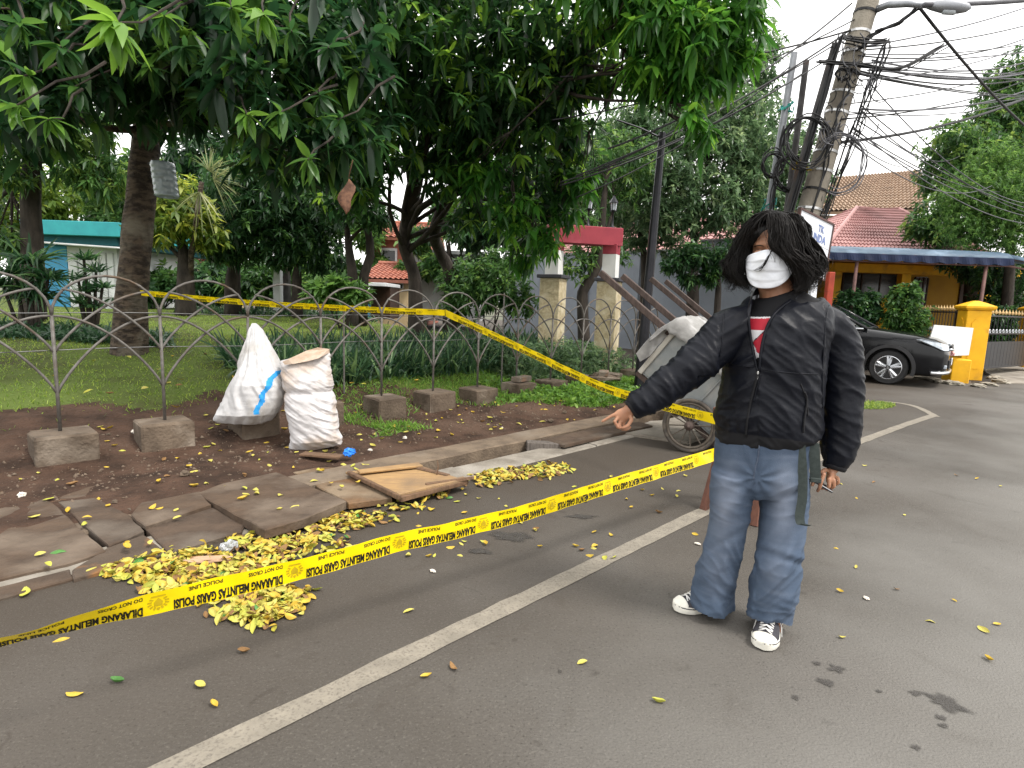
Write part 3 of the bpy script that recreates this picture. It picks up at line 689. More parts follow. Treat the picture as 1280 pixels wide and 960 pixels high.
crumple('leaf_scrap', 'curled tan dry leaf at the edge of the lawn by the fence', 'dry leaf', gnd(114, 499, .26), (.07, .045, .045), pmat('dry_leaf', (.5, .36, .18), (.38, .25, .12), rough=.8), 1.9)
_rs = random.Random(5)
for i in range(34):
    s, t_ = _rs.uniform(-1.0, 6.5), _rs.uniform(-1.35, .35); p = S(s, t_)
    k = _rs.uniform(.012, .035)
    crumple('stone', 'small brown stone lying on the bare soil strip', 'stone', Vector((p.x, p.y, hz(s, t_)-.004)), (k, k*.8, k*.6), M_BLOCK if i % 3 else M_PALE, _rs.random()*9)['group'] = 'small stones on the soil strip'
# ------------------------------------------------------------------ police tape with its print
M_TAPE = pmat('tape_yellow', (.82, .62, .0), (.78, .58, .0), scale=3, rough=.3, bump=.0015, bscale=20, spec=.5)
M_INK = pmat('tape_ink', (.012, .012, .01), rough=.5); M_EMB = pmat('tape_emblem', (.5, .36, .01), rough=.5)
def text_mesh(body, bold=.015):
    cu = bpy.data.curves.new('t', 'FONT'); cu.body = body; cu.size = 1; cu.offset = bold; cu.resolution_u = 2; cu.align_x = 'LEFT'
    o = bpy.data.objects.new('t', cu); COL.objects.link(o)
    dg = bpy.context.evaluated_depsgraph_get(); me = bpy.data.meshes.new_from_object(o.evaluated_get(dg))
    V = np.array([v.co[:] for v in me.vertices]); F = [tuple(p.vertices) for p in me.polygons]
    bpy.data.objects.remove(o); bpy.data.curves.remove(cu); bpy.data.meshes.remove(me)
    V = V[:, :2]-V[:, :2].min(0); return V, F, V.max(0)
TX_MAIN = text_mesh('DILARANG MELINTAS GARIS POLISI', .045); TX_A = text_mesh('POLICE LINE', .025); TX_B = text_mesh('DO NOT CROSS', .025)
def emblem_mesh():
    """shield with wings and wreath, flat print"""
    V, F = [], []
    def poly(ps): k = len(V); V.extend(ps); F.append(tuple(range(k, k+len(ps))))
    poly([(-.16, .2), (.16, .2), (.17, -.05), (.0, -.28), (-.17, -.05)])
    for sg in (-1, 1):
        for a in range(5):
            r0, r1 = .26, .42; t0, t1 = R(-50+a*26), R(-50+a*26+18)
            poly([(sg*r0*math.cos(t0), r0*math.sin(t0)), (sg*r1*math.cos(t0+.1), r1*math.sin(t0+.1)), (sg*r1*math.cos(t1), r1*math.sin(t1)), (sg*r0*math.cos(t1), r0*math.sin(t1))])
    poly([(-.05, .28), (.05, .28), (.07, .36), (0, .46), (-.07, .36)]); poly([(-.3, -.36), (.3, -.36), (.26, -.44), (-.26, -.44)])
    return np.array(V), F
EMB = emblem_mesh()
def ribbon(label, pts, wv, width, period, u0, ends=None):
    """tape along pts (evenly resampled), wv = unit direction across the tape (towards its upper edge) at every point"""
    P = [Vector(p) for p in pts]; L = [0.0]
    for a, b in zip(P, P[1:]): L.append(L[-1]+(b-a).length)
    tot = L[-1]; W = [Vector(v).normalized() for v in wv]
    ax = [np.array([p[i] for p in P]) for i in range(3)]; wx = [np.array([v[i] for v in W]) for i in range(3)]
    def F(u, v):
        u = np.asarray(u, float); p = np.stack([np.interp(u, L, a) for a in ax], -1); q = np.stack([np.interp(u, L, a) for a in wx], -1); q = unit(q)
        # soft ripple of the film
        up, um = np.clip(u+.01, 0, tot), np.clip(u-.01, 0, tot)
        d = unit(np.stack([np.interp(up, L, a)-np.interp(um, L, a) for a in ax], -1)); n = np.cross(d, q)
        rip = .004*np.sin(u*9+2*np.sin(u*3.7)) + .0022*np.sin(u*31+np.asarray(v)*40)
        return p+q*(np.asarray(v)[..., None])+n*rip[..., None], n
    m = int(tot/.02)+2; us = np.linspace(0, tot, m); vs = np.linspace(-width/2, width/2, 5)
    U, Vv = np.meshgrid(us, vs, indexing='ij'); X, _ = F(U.ravel(), Vv.ravel())
    Fc = [(i*5+j, i*5+j+1, (i+1)*5+j+1, (i+1)*5+j) for i in range(m-1) for j in range(4)]
    base = P[0]
    o = npmesh('police_tape', X, Fc, M_TAPE, smooth=True, origin=base); tag(o, label, 'police tape')
    def prints(name, mat, items):
        """items: (V, F, su, sv, uc, vc): upside-down print whose text runs towards smaller u"""
        mbp = MB()
        for V, Fp, su, sv, uc, vc in items:
            u = uc-V[:, 0]*su; v = vc-V[:, 1]*sv
            if u.min() < 0.01 or u.max() > tot-.01: continue
            X, n = F(u, v); Xc = X
            c = X+n*.0014*np.sign((np.array(CAM)-X)*n @ np.ones(3))[:, None]
            mbp.add([tuple(p) for p in c], Fp)
        if mbp.v: ob = mbp.build(name, mat, None, origin=base); ob.parent = o; ob.location = (0, 0, 0); ob['kind'] = 'stuff'
    big, sml, em = [], [], []
    k0 = int(-u0/period)-2
    for k in range(k0, k0+int(tot/period)+5):
        ue = u0+k*period
        V, Fp, mx = TX_MAIN; big.append((V, Fp, (period*.80)/mx[0], width*.44/mx[1], ue-period*.10, -width*.03))
        V, Fp, mx = TX_A; sml.append((V, Fp, (period*.24)/mx[0], width*.17/mx[1], ue-period*.56, width*.40))
        V, Fp, mx = TX_B; sml.append((V, Fp, (period*.27)/mx[0], width*.17/mx[1], ue-period*.10, width*.40))
        V, Fp = EMB; em.append((V, Fp, period*.17, width*.75, ue, width*0))
    prints('lettering', M_INK, big+sml); prints('emblem', M_EMB, em)
    return o
def tY(x): k = (x-201)/(237.6-.16*x); return 1.8*(1+.16*k)
cl = [(-90, 822), (-40, 811), (0, 801), (50, 793), (100, 779), (150, 764.5), (201, 752), (250, 740.5), (300, 729), (350, 717.5), (420, 700), (500, 677.5), (600, 656), (680, 634), (740, 615), (810, 593), (850, 581), (885, 571), (905, 564)]
xs = np.arange(-90, 906, 8.0); ysm = np.interp(xs, [c[0] for c in cl], [c[1] for c in cl])
ysm = np.convolve(np.pad(ysm, 4, mode='edge'), np.ones(9)/9, 'valid'); ysm[:4] = np.interp(xs[:4], [c[0] for c in cl], [c[1] for c in cl]); ysm[-4:] = np.interp(xs[-4:], [c[0] for c in cl], [c[1] for c in cl])
pts = [at(x, y, tY(x)) for x, y in zip(xs, ysm)]
tilt = np.interp(xs, [-90, 0, 50, 100, 150, 200, 260, 700, 800, 905], [46, 47, 47, 36, 23, 12, 4, 0, -8, -14])
TD = (pts[-1]-pts[0]).normalized(); TH = Vector((TD.y, -TD.x, 0)).normalized()     # horizontal, towards the road
wv = [Vector((0, 0, 1))*math.cos(R(a))+TH*math.sin(R(a)) for a in tilt]
_len = 0; u_e = None
for i in range(len(pts)-1):
    if xs[i] <= 201 < xs[i+1]: u_e = _len
    _len += (pts[i+1]-pts[i]).length
ribbon('long yellow police tape with black lettering, spanning the road in front of the leaf heap', pts, wv, .086, .44, u_e)
# second tape: tree - fence hoop - barrier behind the person
A0 = at(176, 366, 7.35); A1 = at(300, 377.5, 6.9); A2 = at(430, 385.5, 6.6); B0 = at(556, 391, 6.55); B1 = at(640, 430, 6.0); B2 = at(740, 478, 5.3); C0 = at(800, 499, 4.8); C1 = at(886, 522, 4.25); C2 = at(925, 533, 3.95)
P, _ = resample([A0, A1, A2, B0], [0]*4, 40); wv = [Vector((0, -.3, 1)) for _ in P]
ribbon('yellow police tape strung from the big trunk to the hoop fence', P, wv, .068, .44, .2)
P, _ = resample([B0+Vector((.01, -.02, 0)), B1, B2, C0, C1, C2], [0]*6, 60); wv = [Vector((0, -.15, 1))*(1) for _ in P]
ribbon('yellow police tape sloping from the hoop fence down to the barrier behind the person', P, wv, .078, .44, .15)

# the small wooden barrier the tapes are tied to, behind the person
M_REDWOOD = pmat('barrier_wood', (.14, .06, .04), (.09, .04, .028), scale=7, rough=.7, stretch=(4, 4, 1), bump=.003)
f1, f2 = gnd(880, 637), gnd(943, 657); dv = (f2-f1).normalized(); nv = Vector((-dv.y, dv.x, 0))
t = thing('barrier', 'low reddish wooden trestle standing behind the person', 'barrier', (f1+f2)/2)
for f, sg in ((f1, 1), (f2, -1)):
    for bk in (0, 1):
        a = f+nv*.34*bk; b = f+dv*.05*sg+nv*(.15+.04*bk); b.z = .66
        mb = MB(); mb.tube([a, b], .034, 4); mb.build('leg', M_REDWOOD, t)
mb = MB(); c = (f1+f2)/2+nv*.17; c.z = .68; mb.bbox(c, ((f2-f1).length+.12, .12, .05), Matrix.Rotation(math.atan2(dv.y, dv.x), 3, 'Z'), b=.006); mb.build('beam', M_REDWOOD, t)

# ------------------------------------------------------------------ fallen leaves
LEAFC = [pmat('fallen_yellow', (.5, .36, .045), (.38, .25, .03), scale=18, rough=.6), pmat('fallen_lemon', (.48, .42, .1), (.35, .31, .06), scale=18, rough=.6),
         pmat('fallen_green_yellow', (.32, .35, .06), (.4, .36, .05), scale=14, rough=.6), pmat('fallen_brown', (.16, .085, .035), (.24, .14, .055), scale=14, rough=.8), pmat('fallen_green', (.07, .2, .04), (.05, .14, .03), scale=14, rough=.5)]
def leaf_verts(seed, L=1.0):
    r_ = random.Random(seed); cup = r_.uniform(.12, .75); curl = r_.uniform(-.2, .9); V = []; ns = 6
    for i in range(ns):
        u = i/(ns-1); wd = .27*math.sin(math.pi*min(.97, u*.94+.03))**.75*(1.1-.25*u); 
        for k in (-1, -.5, 0, .5, 1):
            V.append((L*(u-.5), wd*k*L, L*(cup*wd*1.6*abs(k)**1.5+curl*(u-.5)**2*1.2+.02*math.sin(9*u+seed))))
    F = [(i*5+k, i*5+k+1, i*5+5+k+1, i*5+5+k) for i in range(ns-1) for k in range(4)]
    z = min(v[2] for v in V); return [(a, b, c-z) for a, b, c in V], F
LEAFM = {}
def leaf_mesh(sd, mi):
    if (sd, mi) not in LEAFM:
        V, F = leaf_verts(sd); me = bpy.data.meshes.new('fallen_leaf'); me.from_pydata(V, [], F); me.materials.append(LEAFC[mi])
        me.polygons.foreach_set('use_smooth', [True]*len(F)); LEAFM[(sd, mi)] = me
    return LEAFM[(sd, mi)]
_lr = random.Random(21)
def surf_z(p):
    s, t_ = st_of(p)
    if t_ > -1.4: return hz(s, t_)
    if t_ > T_DR: return .045
    return .004
def leaf_at(p, size, label, group, mi=None):
    mi = mi if mi is not None else _lr.choices([0, 1, 2, 3, 4], [5, 4, 2.2, .9, .15])[0]
    o = inst('fallen_leaf', leaf_mesh(_lr.randrange(9), mi)); o.location = p; o.scale = (size, size*_lr.uniform(.85, 1.15), size)
    o.rotation_euler = (_lr.gauss(0, .2)+(math.pi if _lr.random() < .25 else 0), _lr.gauss(0, .15), _lr.random()*6.28)
    if abs(o.rotation_euler.x) > 2: o.location.z += size*.12
    tag(o, label, 'fallen leaf', group)
# singly lying leaves: on the road (places read off the photograph) ...
for x, y, sz, mi, lb in ((146, 853, .06, 4, 'green fallen leaf lying alone on the asphalt at lower left'), (94, 867, .07, 0, 'yellow orange fallen leaf on the asphalt at the lower left edge'), (250, 858, .06, 1, 'pale thin fallen leaf on the asphalt below the leaf heap'),
        (823, 878, .055, 2, 'yellow green fallen leaf on the asphalt in front of the person'), (533, 846, .05, 0, 'yellow fallen leaf right of the white line at the bottom centre'), (566, 835, .06, 3, 'brown curled fallen leaf on the asphalt right of the white line'),
        (511, 764, .06, 1, 'pale yellow fallen leaf lying on the asphalt just above the white line'), (1230, 788, .07, 1, 'pale yellow fallen leaf on the asphalt at the far right'), (1163, 776, .05, 1, 'small pale fallen leaf on the asphalt right of the front shoe'),
        (1052, 797, .04, 1, 'tiny yellow fallen leaf on the asphalt beside the front shoe'), (305, 815, .06, 3, 'brown fallen leaf on the asphalt just below the leaf heap'), (78, 799, .07, 0, 'yellow fallen leaf under the left end of the tape'),
        (32, 743, .08, 2, 'yellow green fallen leaf on the asphalt beside the low kerbside slab'), (72, 677+12, .085, 4, 'green fallen leaf lying on the large left slab'), (267, 882, .045, 0, 'small yellow fallen leaf on the asphalt at the bottom left'),
        (869, 668, .05, 0, 'yellow fallen leaf on the asphalt beside the rear leg of the person'), (605, 677, .06, 2, 'yellow green fallen leaf on the asphalt under the middle of the tape'), (728, 828, .05, 1, 'thin pale leaf on the asphalt between the white line and the shoes')):
    leaf_at(gnd(x, y, .004 if lb.find('slab') < 0 or 'beside' in lb else .036), sz*.85, lb, None, mi)
for i in range(62):
    x, y = _lr.uniform(480, 860), _lr.uniform(575, 700)
    p = gnd(x, y); s, t_ = st_of(p)
    if t_ > T_DR-.03 or t_ < -3.9: continue
    leaf_at(Vector((p.x, p.y, .004)), _lr.uniform(.032, .055), 'small yellow fallen leaf scattered on the asphalt behind the tape', 'fallen leaves on the road behind the tape')
for i in range(16):
    x, y = _lr.uniform(1000, 1270), _lr.uniform(510, 830); p = gnd(x, y)
    leaf_at(Vector((p.x, p.y, .004)), _lr.uniform(.025, .045), 'small pale leaf scattered on the asphalt right of the person, '+('far' if y < 640 else 'near')+' part of the road', 'fallen leaves on the road at the right', _lr.choice([0, 1, 1, 3, 3]))
for i in range(170):
    s = _lr.triangular(-1.2, 6.2, .7); t_ = _lr.uniform(-1.38, .5); p = S(s, t_)
    mi_ = _lr.choices([0, 1, 2, 3], [5, 4, 2.2, .9])[0]; nb = 'left of the first fence block' if s < -.15 else 'between the first two fence blocks' if s < .75 else 'below the white sacks' if s < 2.3 else 'below the middle fence blocks' if s < 4.2 else 'near the grassy end'
    leaf_at(Vector((p.x, p.y, hz(s, t_)+.004)), _lr.uniform(.04, .075), ('yellow', 'pale lemon', 'greenish', 'brown')[mi_]+' fallen leaf on the soil strip, '+nb, 'fallen leaves on the soil strip', mi_)
for i in range(34):
    s, t_ = _lr.uniform(-.9, 1.9), _lr.uniform(-2.15, -1.45); p = S(s, t_)
    mi_ = _lr.choices([0, 1, 2], [4, 4, 2])[0]; leaf_at(Vector((p.x, p.y, .07 if .35 < s < 1.5 else .052)), _lr.uniform(.045, .07), ('golden', 'lemon yellow', 'greenish')[mi_]+(' fallen leaf on the flat drain slabs at the left' if s < .35 else ' fallen leaf on the big raised slab' if s < 1.5 else ' fallen leaf on the rust brown slab'), 'fallen leaves on the drain slabs', mi_)
for i in range(30):
    s, t_ = _lr.uniform(0, 4.5), _lr.uniform(.6, 3.2); p = S(s, t_)
    leaf_at(Vector((p.x, p.y, hz(s, t_)+.05)), _lr.uniform(.06, .09), 'yellow fallen leaf lying in the lawn grass', 'fallen leaves on the lawn')
# ... and the heaps, swept together: nobody could count them
def heap(name, label, ells, n, hmax, seed):
    r_ = random.Random(seed); Vs, Fs, mi = [], [], []
    tmpl = [leaf_verts(40+i) for i in range(7)]
    tw = [e[2]*e[3]*e[4] for e in ells]
    for _ in range(n):
        cx, cy, rx, ry, k = r_.choices(ells, tw)[0]; a = r_.random()*6.28; rad = math.sqrt(r_.random())*(1.0 if r_.random() < .85 else 1.3)
        p = gnd(cx+rx*rad*math.cos(a), cy+ry*rad*math.sin(a)); s, t_ = st_of(p)
        if t_ > T_DR+.03: continue
        z = .005+hmax*max(0, 1-rad*rad)*r_.random()
        V, F = r_.choice(tmpl); sz = r_.uniform(.036, .068); M = Matrix.Translation((p.x, p.y, z)) @ Matrix.Rotation(r_.random()*6.28, 4, 'Z') @ Matrix.Rotation(r_.gauss(0, .45)+(math.pi if r_.random() < .4 else 0), 4, 'X') @ Matrix.Rotation(r_.gauss(0, .35), 4, 'Y') @ Matrix.Scale(sz, 4)
        q = [M @ Vector(v) for v in V]; zm = min(v.z for v in q)
        if zm < .004: q = [v+Vector((0, 0, .004-zm)) for v in q]
        k0 = len(Vs); Vs += q; Fs += [tuple(i+k0 for i in f) for f in F]; mi += [r_.choices([0, 1, 2, 3, 4], [3.8, 4.4, 3.0, 2.2, .25])[0]]*len(F)
    c = sum(Vs, Vector())/len(Vs); c.z = 0
    mb = MB(); mb.v = [tuple(v) for v in Vs]; mb.f = Fs; mb.m = mi; o = mb.build(name, LEAFC, smooth=True, origin=c); stuff(o); return tag(o, label, 'leaf heap')
heap('leaf_heap', 'large heap of yellow fallen leaves beside the drain slabs, under the tape', [(185, 716, 62, 14, 1), (225, 702, 60, 16, 1), (275, 712, 60, 18, 1), (330, 690, 50, 14, .7), (250, 735, 70, 18, .9), (335, 757, 45, 16, 1.2), (310, 770, 45, 12, .6), (350, 745, 40, 14, .8), (325, 783, 20, 7, .5), (310, 678, 25, 8, .7)], 1500, .032, 3)
heap('leaf_heap', 'loose patch of fallen leaves in front of the raised slab', [(385, 672, 40, 10, .6), (425, 655, 36, 11, .9), (460, 648, 40, 8, .7), (360, 682, 40, 8, .6), (510, 634, 30, 6, .5), (545, 621, 22, 5, .8), (400, 690, 60, 14, .25)], 420, .016, 5)
heap('leaf_heap', 'long narrow drift of fallen leaves along the open drain kerb', [(650, 592, 58, 7, 1), (620, 598, 40, 5, .9), (690, 586, 22, 6, 1), (600, 604, 30, 5, .5)], 420, .014, 9)
# ================================================================== PARK GATEWAY, WALL
M_REDP = pmat('red_paint', (.36, .05, .07), (.3, .04, .06), scale=4, rough=.55, c3=(.42, .12, .14), scale3=3, lo3=.5, hi3=.75)
M_WHITEP = pmat('white_paint', (.72, .72, .7), (.62, .62, .6), scale=4, rough=.6)
M_STONE = pmat('stone_cladding', (.5, .425, .28), (.36, .295, .18), scale=20, rough=.9, bump=.015, bscale=26, c3=(.56, .5, .36), scale3=5)
M_CAPD = pmat('dark_coping', (.06, .06, .07), rough=.7)
gb1 = at(693, 420, 10.5); gb2 = at(757, 420, 10.75)
g1 = Vector((gb1.x-.06, gb1.y, park_at(gb1.x, gb1.y)-.05)); g2 = Vector((gb2.x+.02, gb2.y, park_at(gb2.x, gb2.y)-.05))
gd = (g2-g1); gd.z = 0; gd.normalize(); GM = Matrix.Rotation(math.atan2(gd.y, gd.x)+R(52), 3, 'Z')
t = thing('park_gateway', 'red and white gateway arch on stone clad pillars behind the hedge', 'gateway', (g1+g2)/2)
def atz(x, y, Y): return at(x, y, Y).z
for g_, zt in ((g1, atz(693, 348, 10.5)), (g2, atz(757, 352, 10.75))):
    mb = MB(); mb.bbox((g_.x, g_.y, (g_.z+zt)/2), (.37, .37, zt-g_.z), GM, b=.01); pl = mb.build('pillar', M_STONE, t)
    mb = MB()
    for k in range(26):                                           # rough stone pieces standing proud
        f = random.randrange(4); u, z = random.uniform(-.15, .15), random.uniform(g_.z+.25, zt-.08)
        o_ = {0: (u, -.186), 1: (u, .186), 2: (-.186, u), 3: (.186, u)}[f]
        q = Vector((g_.x, g_.y, 0))+GM @ Vector((o_[0], o_[1], 0)); q.z = z
        sz = (.09, .012, .05) if f < 2 else (.012, .09, .05); mb.bbox(q, sz, GM, b=.004)
    mb.build('stone_pieces', M_STONE, pl)['kind'] = 'stuff'
    mb = MB(); mb.bbox((g_.x, g_.y, zt+.03), (.46, .46, .062), GM, b=.008); mb.build('coping', M_CAPD, t)
    zw = zt+.062; zm = zw+.42
    mb = MB(); mb.bbox((g_.x, g_.y, (zw+zm)/2), (.25, .25, zm-zw-.002), GM, b=.006); mb.build('white_column', M_WHITEP, t)
    mb = MB(); mb.bbox((g_.x, g_.y, zm+.09), (.254, .254, .18), GM, b=.006); mb.build('red_column', M_REDP, t)
zt = atz(720, 318, 10.6)-.06
zm = max(atz(693, 348, 10.5), atz(757, 352, 10.75))+.062+.42+.13
mb = MB(); c = (g1+g2)/2; c.z = zm+.155; Ld = (g2-g1).length
mb.bbox(c, (Ld+.27, .30, .31), Matrix.Rotation(math.atan2(gd.y, gd.x), 3, 'Z'), b=.008); mb.build('lintel', M_REDP, t)
M_LANT = pmat('lantern_metal', (.03, .03, .035), rough=.4, metal=.6); M_LGL = pmat('lantern_glass', (.62, .66, .72), (.5, .55, .6), rough=.2, spec=.6)
for k, (x, lb) in enumerate(((737, 'left garden lantern standing on the red gateway lintel'), (767, 'right garden lantern standing on the red gateway lintel'))):
    Yl = 10.55+.13*k; p = at(x, 290, Yl); kk = ((Vector((p.x, p.y, 0))-Vector((g1.x, g1.y, 0))).dot(gd)); q = Vector((g1.x, g1.y, 0))+gd*kk; q.z = zm+.311
    t = thing('garden_lantern', lb, 'lantern', q)
    mb = MB(); mb.lathe([(.05, 0), (.05, .02), (.018, .05), (.014, .26), (.03, .28), (.03, .3)], q, n=10); mb.build('stem', M_LANT, t, smooth=True)
    mb = MB(); mb.lathe([(.045, .31), (.06, .44)], q, n=6); mb.build('glass', M_LGL, t)
    mb = MB(); mb.lathe([(.06, .3), (.06, .315), (.0, .315)], q, n=6); mb.lathe([(.085, .445), (.07, .47), (.03, .53), (.012, .56), (.0, .58)], q, n=6)
    for a in range(6): d = Vector((math.cos(a*math.pi/3), math.sin(a*math.pi/3), 0)); mb.tube([q+d*.047+Vector((0, 0, .31)), q+d*.062+Vector((0, 0, .445))], .005, 4)
    mb.build('cage', M_LANT, t)

M_WALLG = pmat('grey_wall', (.22, .24, .275), (.19, .208, .24), scale=1.6, rough=.85, bump=.004, bscale=30, c3=(.165, .178, .2), scale3=.7, lo3=.5, hi3=.75)
M_WALLC = pmat('wall_coping', (.2, .2, .2), (.14, .14, .14), scale=4, rough=.85)
w0, w1 = S(15.6, 11.0), S(15.6, 1.0)
WR = Matrix.Rotation(math.atan2((w1-w0).y, (w1-w0).x), 3, 'Z')
t = thing('boundary_wall', 'long plain grey wall beyond the side street, red tiles showing over it', 'wall', (w0+w1)/2)
def wpiece(a, b, z0, z1, th, nm, mat, off=0.0):
    c = (S(15.6+off, a)+S(15.6+off, b))/2; c.z = (z0+z1)/2; mb = MB(); mb.bbox(c, (abs(a-b), th, z1-z0), WR, b=.006); return mb.build(nm, mat, t)
wpiece(11, 2.9, -.1, 3.06, .2, 'wall_panel', M_WALLG); wpiece(2.897, 1.0, -.1, 3.3, .24, 'wall_panel', M_WALLG)
wpiece(11, 2.9, 3.063, 3.13, .28, 'coping', M_WALLC); wpiece(2.9, 1.0, 3.303, 3.36, .3, 'coping', M_WALLC)
for a in (9, 7, 5, 3): wpiece(a+.12, a-.12, -.1, 3.055, .06, 'pier', M_WALLG, -.135)

# ------------------------------------------------------------------ tiled roofs (tiles joined: several thousand)
def tile_mat(name, c1, c2): return pmat(name, c1, c2, scale=2.5, rough=.75, bump=.004, c3=tuple(x*.6 for x in c1), scale3=.8, lo3=.52, hi3=.75)
def roof_plane(par, a, b, c_, d, nu, nv, mat, name='roof_slope', amp=.05):
    """corrugated rows of tiles over the quad a-b (eave) to d-c (ridge)"""
    a, b, c_, d = map(Vector, (a, b, c_, d)); nrm = (b-a).cross(d-a).normalized()
    if nrm.z < 0: nrm = -nrm
    mb = MB(); vs, fs = [], []; sub = 4
    W_ = nu*sub
    for j in range(nv):
        for e in (0, 1):
            v = (j+e)/nv
            for i in range(W_+1):
                u = i/W_; p = a.lerp(b, u).lerp(d.lerp(c_, u), v); ph = (i % sub)/sub
                h = amp*(.5+.5*math.cos(2*math.pi*ph)) + (amp*.9 if e == 0 else 0.0) + random.uniform(0, .006)
                vs.append(p+nrm*h)
    for j in range(nv):
        r0 = 2*j*(W_+1)
        for i in range(W_): fs.append((r0+i, r0+i+1, r0+W_+1+i+1, r0+W_+1+i))
        if j < nv-1:
            for i in range(W_): fs.append((r0+W_+1+i, r0+W_+1+i+1, r0+2*(W_+1)+i+1, r0+2*(W_+1)+i))
    mb.add(vs, fs)
    mb.extrude([a, b, c_, d], -nrm*.12)
    o_ = mb.build(name, mat, par); o_['kind'] = 'stuff'; return o_
M_TPINK = tile_mat('tile_pink', (.42, .245, .235), (.35, .19, .18)); M_TBROWN = tile_mat('tile_brown', (.36, .265, .195), (.28, .2, .145)); M_TRED = tile_mat('tile_red', (.38, .15, .1), (.28, .11, .08))
# low house with pink tiles right behind the grey wall
t = thing('tiled_house', 'low house whose pale red tile roof shows above the grey wall', 'house', S(19, 6))
mb = MB(); c = S(19.5, 6.5); c.z = 1.6; mb.bbox(c, (8, 6, 3.0), WR, b=.02); mb.build('wall', pmat('cream_wall', (.5, .46, .38), (.42, .38, .3), scale=2), t)
roof_plane(t, S(16.4, 10.5, 3.1), S(16.4, 1.6, 3.1), S(19.5, 1.6, 4.5), S(19.5, 10.5, 4.5), 34, 12, M_TPINK); roof_plane(t, S(22.6, 1.6, 3.1), S(22.6, 10.5, 3.1), S(19.5, 10.5, 4.5), S(19.5, 1.6, 4.5), 20, 6, M_TPINK)
mb = MB(); mb.tube([S(19.5, 10.6, 4.58), S(19.5, 1.5, 4.58)], .12, 8); mb.build('ridge', M_TPINK, t)

# ================================================================== POLES, SIGN, CABLES
M_POLEC = pmat('pole_concrete', (.29, .26, .215), (.2, .178, .145), scale=3, rough=.9, bump=.006, bscale=50, c3=(.16, .14, .115), scale3=2.2)
M_POLES = pmat('pole_steel', (.09, .085, .085), (.05, .047, .047), scale=5, rough=.6, metal=.5, c3=(.13, .065, .04), scale3=1.6, lo3=.5, hi3=.7)
M_POLEG = pmat('pole_galvanised', (.3, .31, .33), (.22, .23, .25), scale=5, rough=.5, metal=.6)
M_BLACK = pmat('cable_black', (.018, .018, .02), (.012, .012, .013), rough=.55); M_CGREY = pmat('cable_grey', (.1, .1, .11), (.07, .07, .08), rough=.6); M_TEAL = pmat('tie_teal', (.03, .28, .24), rough=.6); M_YTIE = pmat('tie_yellow', (.6, .42, .03), rough=.6)
M_STRAPM = pmat('strap_steel', (.6, .6, .6), rough=.35, metal=.9)
YP = 8.6
def line_at(x0, y0, x1, y1, Y, z_bottom, y_top=None):
    """pole seen from (x0, y0) below to (x1, y1) above, continued down to the ground"""
    a, b = at(x0, y0, Y), at(x1, y1, Y); d = (b-a); k = (z_bottom-a.z)/d.z; return a+d*k, b
def lean_pole(name, label, cat, a, b, r0, r1, mat, n=12, seg=9):
    t = thing(name, label, cat, a); mb = MB(); P, rr = [a.lerp(b, i/seg) for i in range(seg+1)], [r0+(r1-r0)*i/seg for i in range(seg+1)]
    mb.tube(P, rr, n); mb.build('pole', mat, t, smooth=True, auto=.6); return t
pa, pb = line_at(1012, 262, 1094, -30, YP, -.3)
upole = lean_pole('utility_pole', 'leaning concrete utility pole wrapped in cables and steel straps', 'utility pole', pa, pb, .185, .135, M_POLEC, 12)
pdv = (pb-pa).normalized()
for i in range(14):
    f = .42+.042*i; p = pa.lerp(pb, f); r_ = (.185+(.135-.185)*f)*1.035
    mb = MB(); mb.lathe([(r_, -.016), (r_+.004, -.016), (r_+.004, .016), (r_, .016)], p, pdv+Vector((random.uniform(-.05, .05), 0, 0)), 14); mb.build('steel_strap', M_STRAPM if i % 3 else M_BLACK, upole)
poles = []
for x0, y0, x1, y1, Y, r_, m_, lb in ((961, 262, 993, 66, 8.9, .055, M_POLEG, 'thin galvanised utility pole left of the pair, tied with teal string'), (984, 262, 1008, 76, 9.1, .05, M_POLES, 'dark steel utility pole between the galvanised one and the rusty one'),
                                      (985, 266, 1045, 55, 8.5, .062, M_POLES, 'rusty steel utility pole carrying a big cable coil, beside the concrete pole')):
    a, b = line_at(x0, y0, x1, y1, Y, -.2); poles.append((a, b, lean_pole('utility_pole', lb, 'utility pole', a, b, r_*1.15, r_*.85, m_, 10)))
def on(i, f): a, b, _ = poles[i]; return a.lerp(b, f)
def tie(i, f, mat, nm='tie'):
    a, b, o = poles[i]; p = a.lerp(b, f); mb = MB()
    for k in range(5): mb.tube([p+Vector((random.uniform(-.1, .1), random.uniform(-.1, .1), random.uniform(-.09, .09))) for _ in range(4)], .012, 4)
    mb.build(nm, mat, o)
tie(0, .86, M_TEAL); tie(2, .69, M_YTIE); tie(0, .6, M_TEAL)
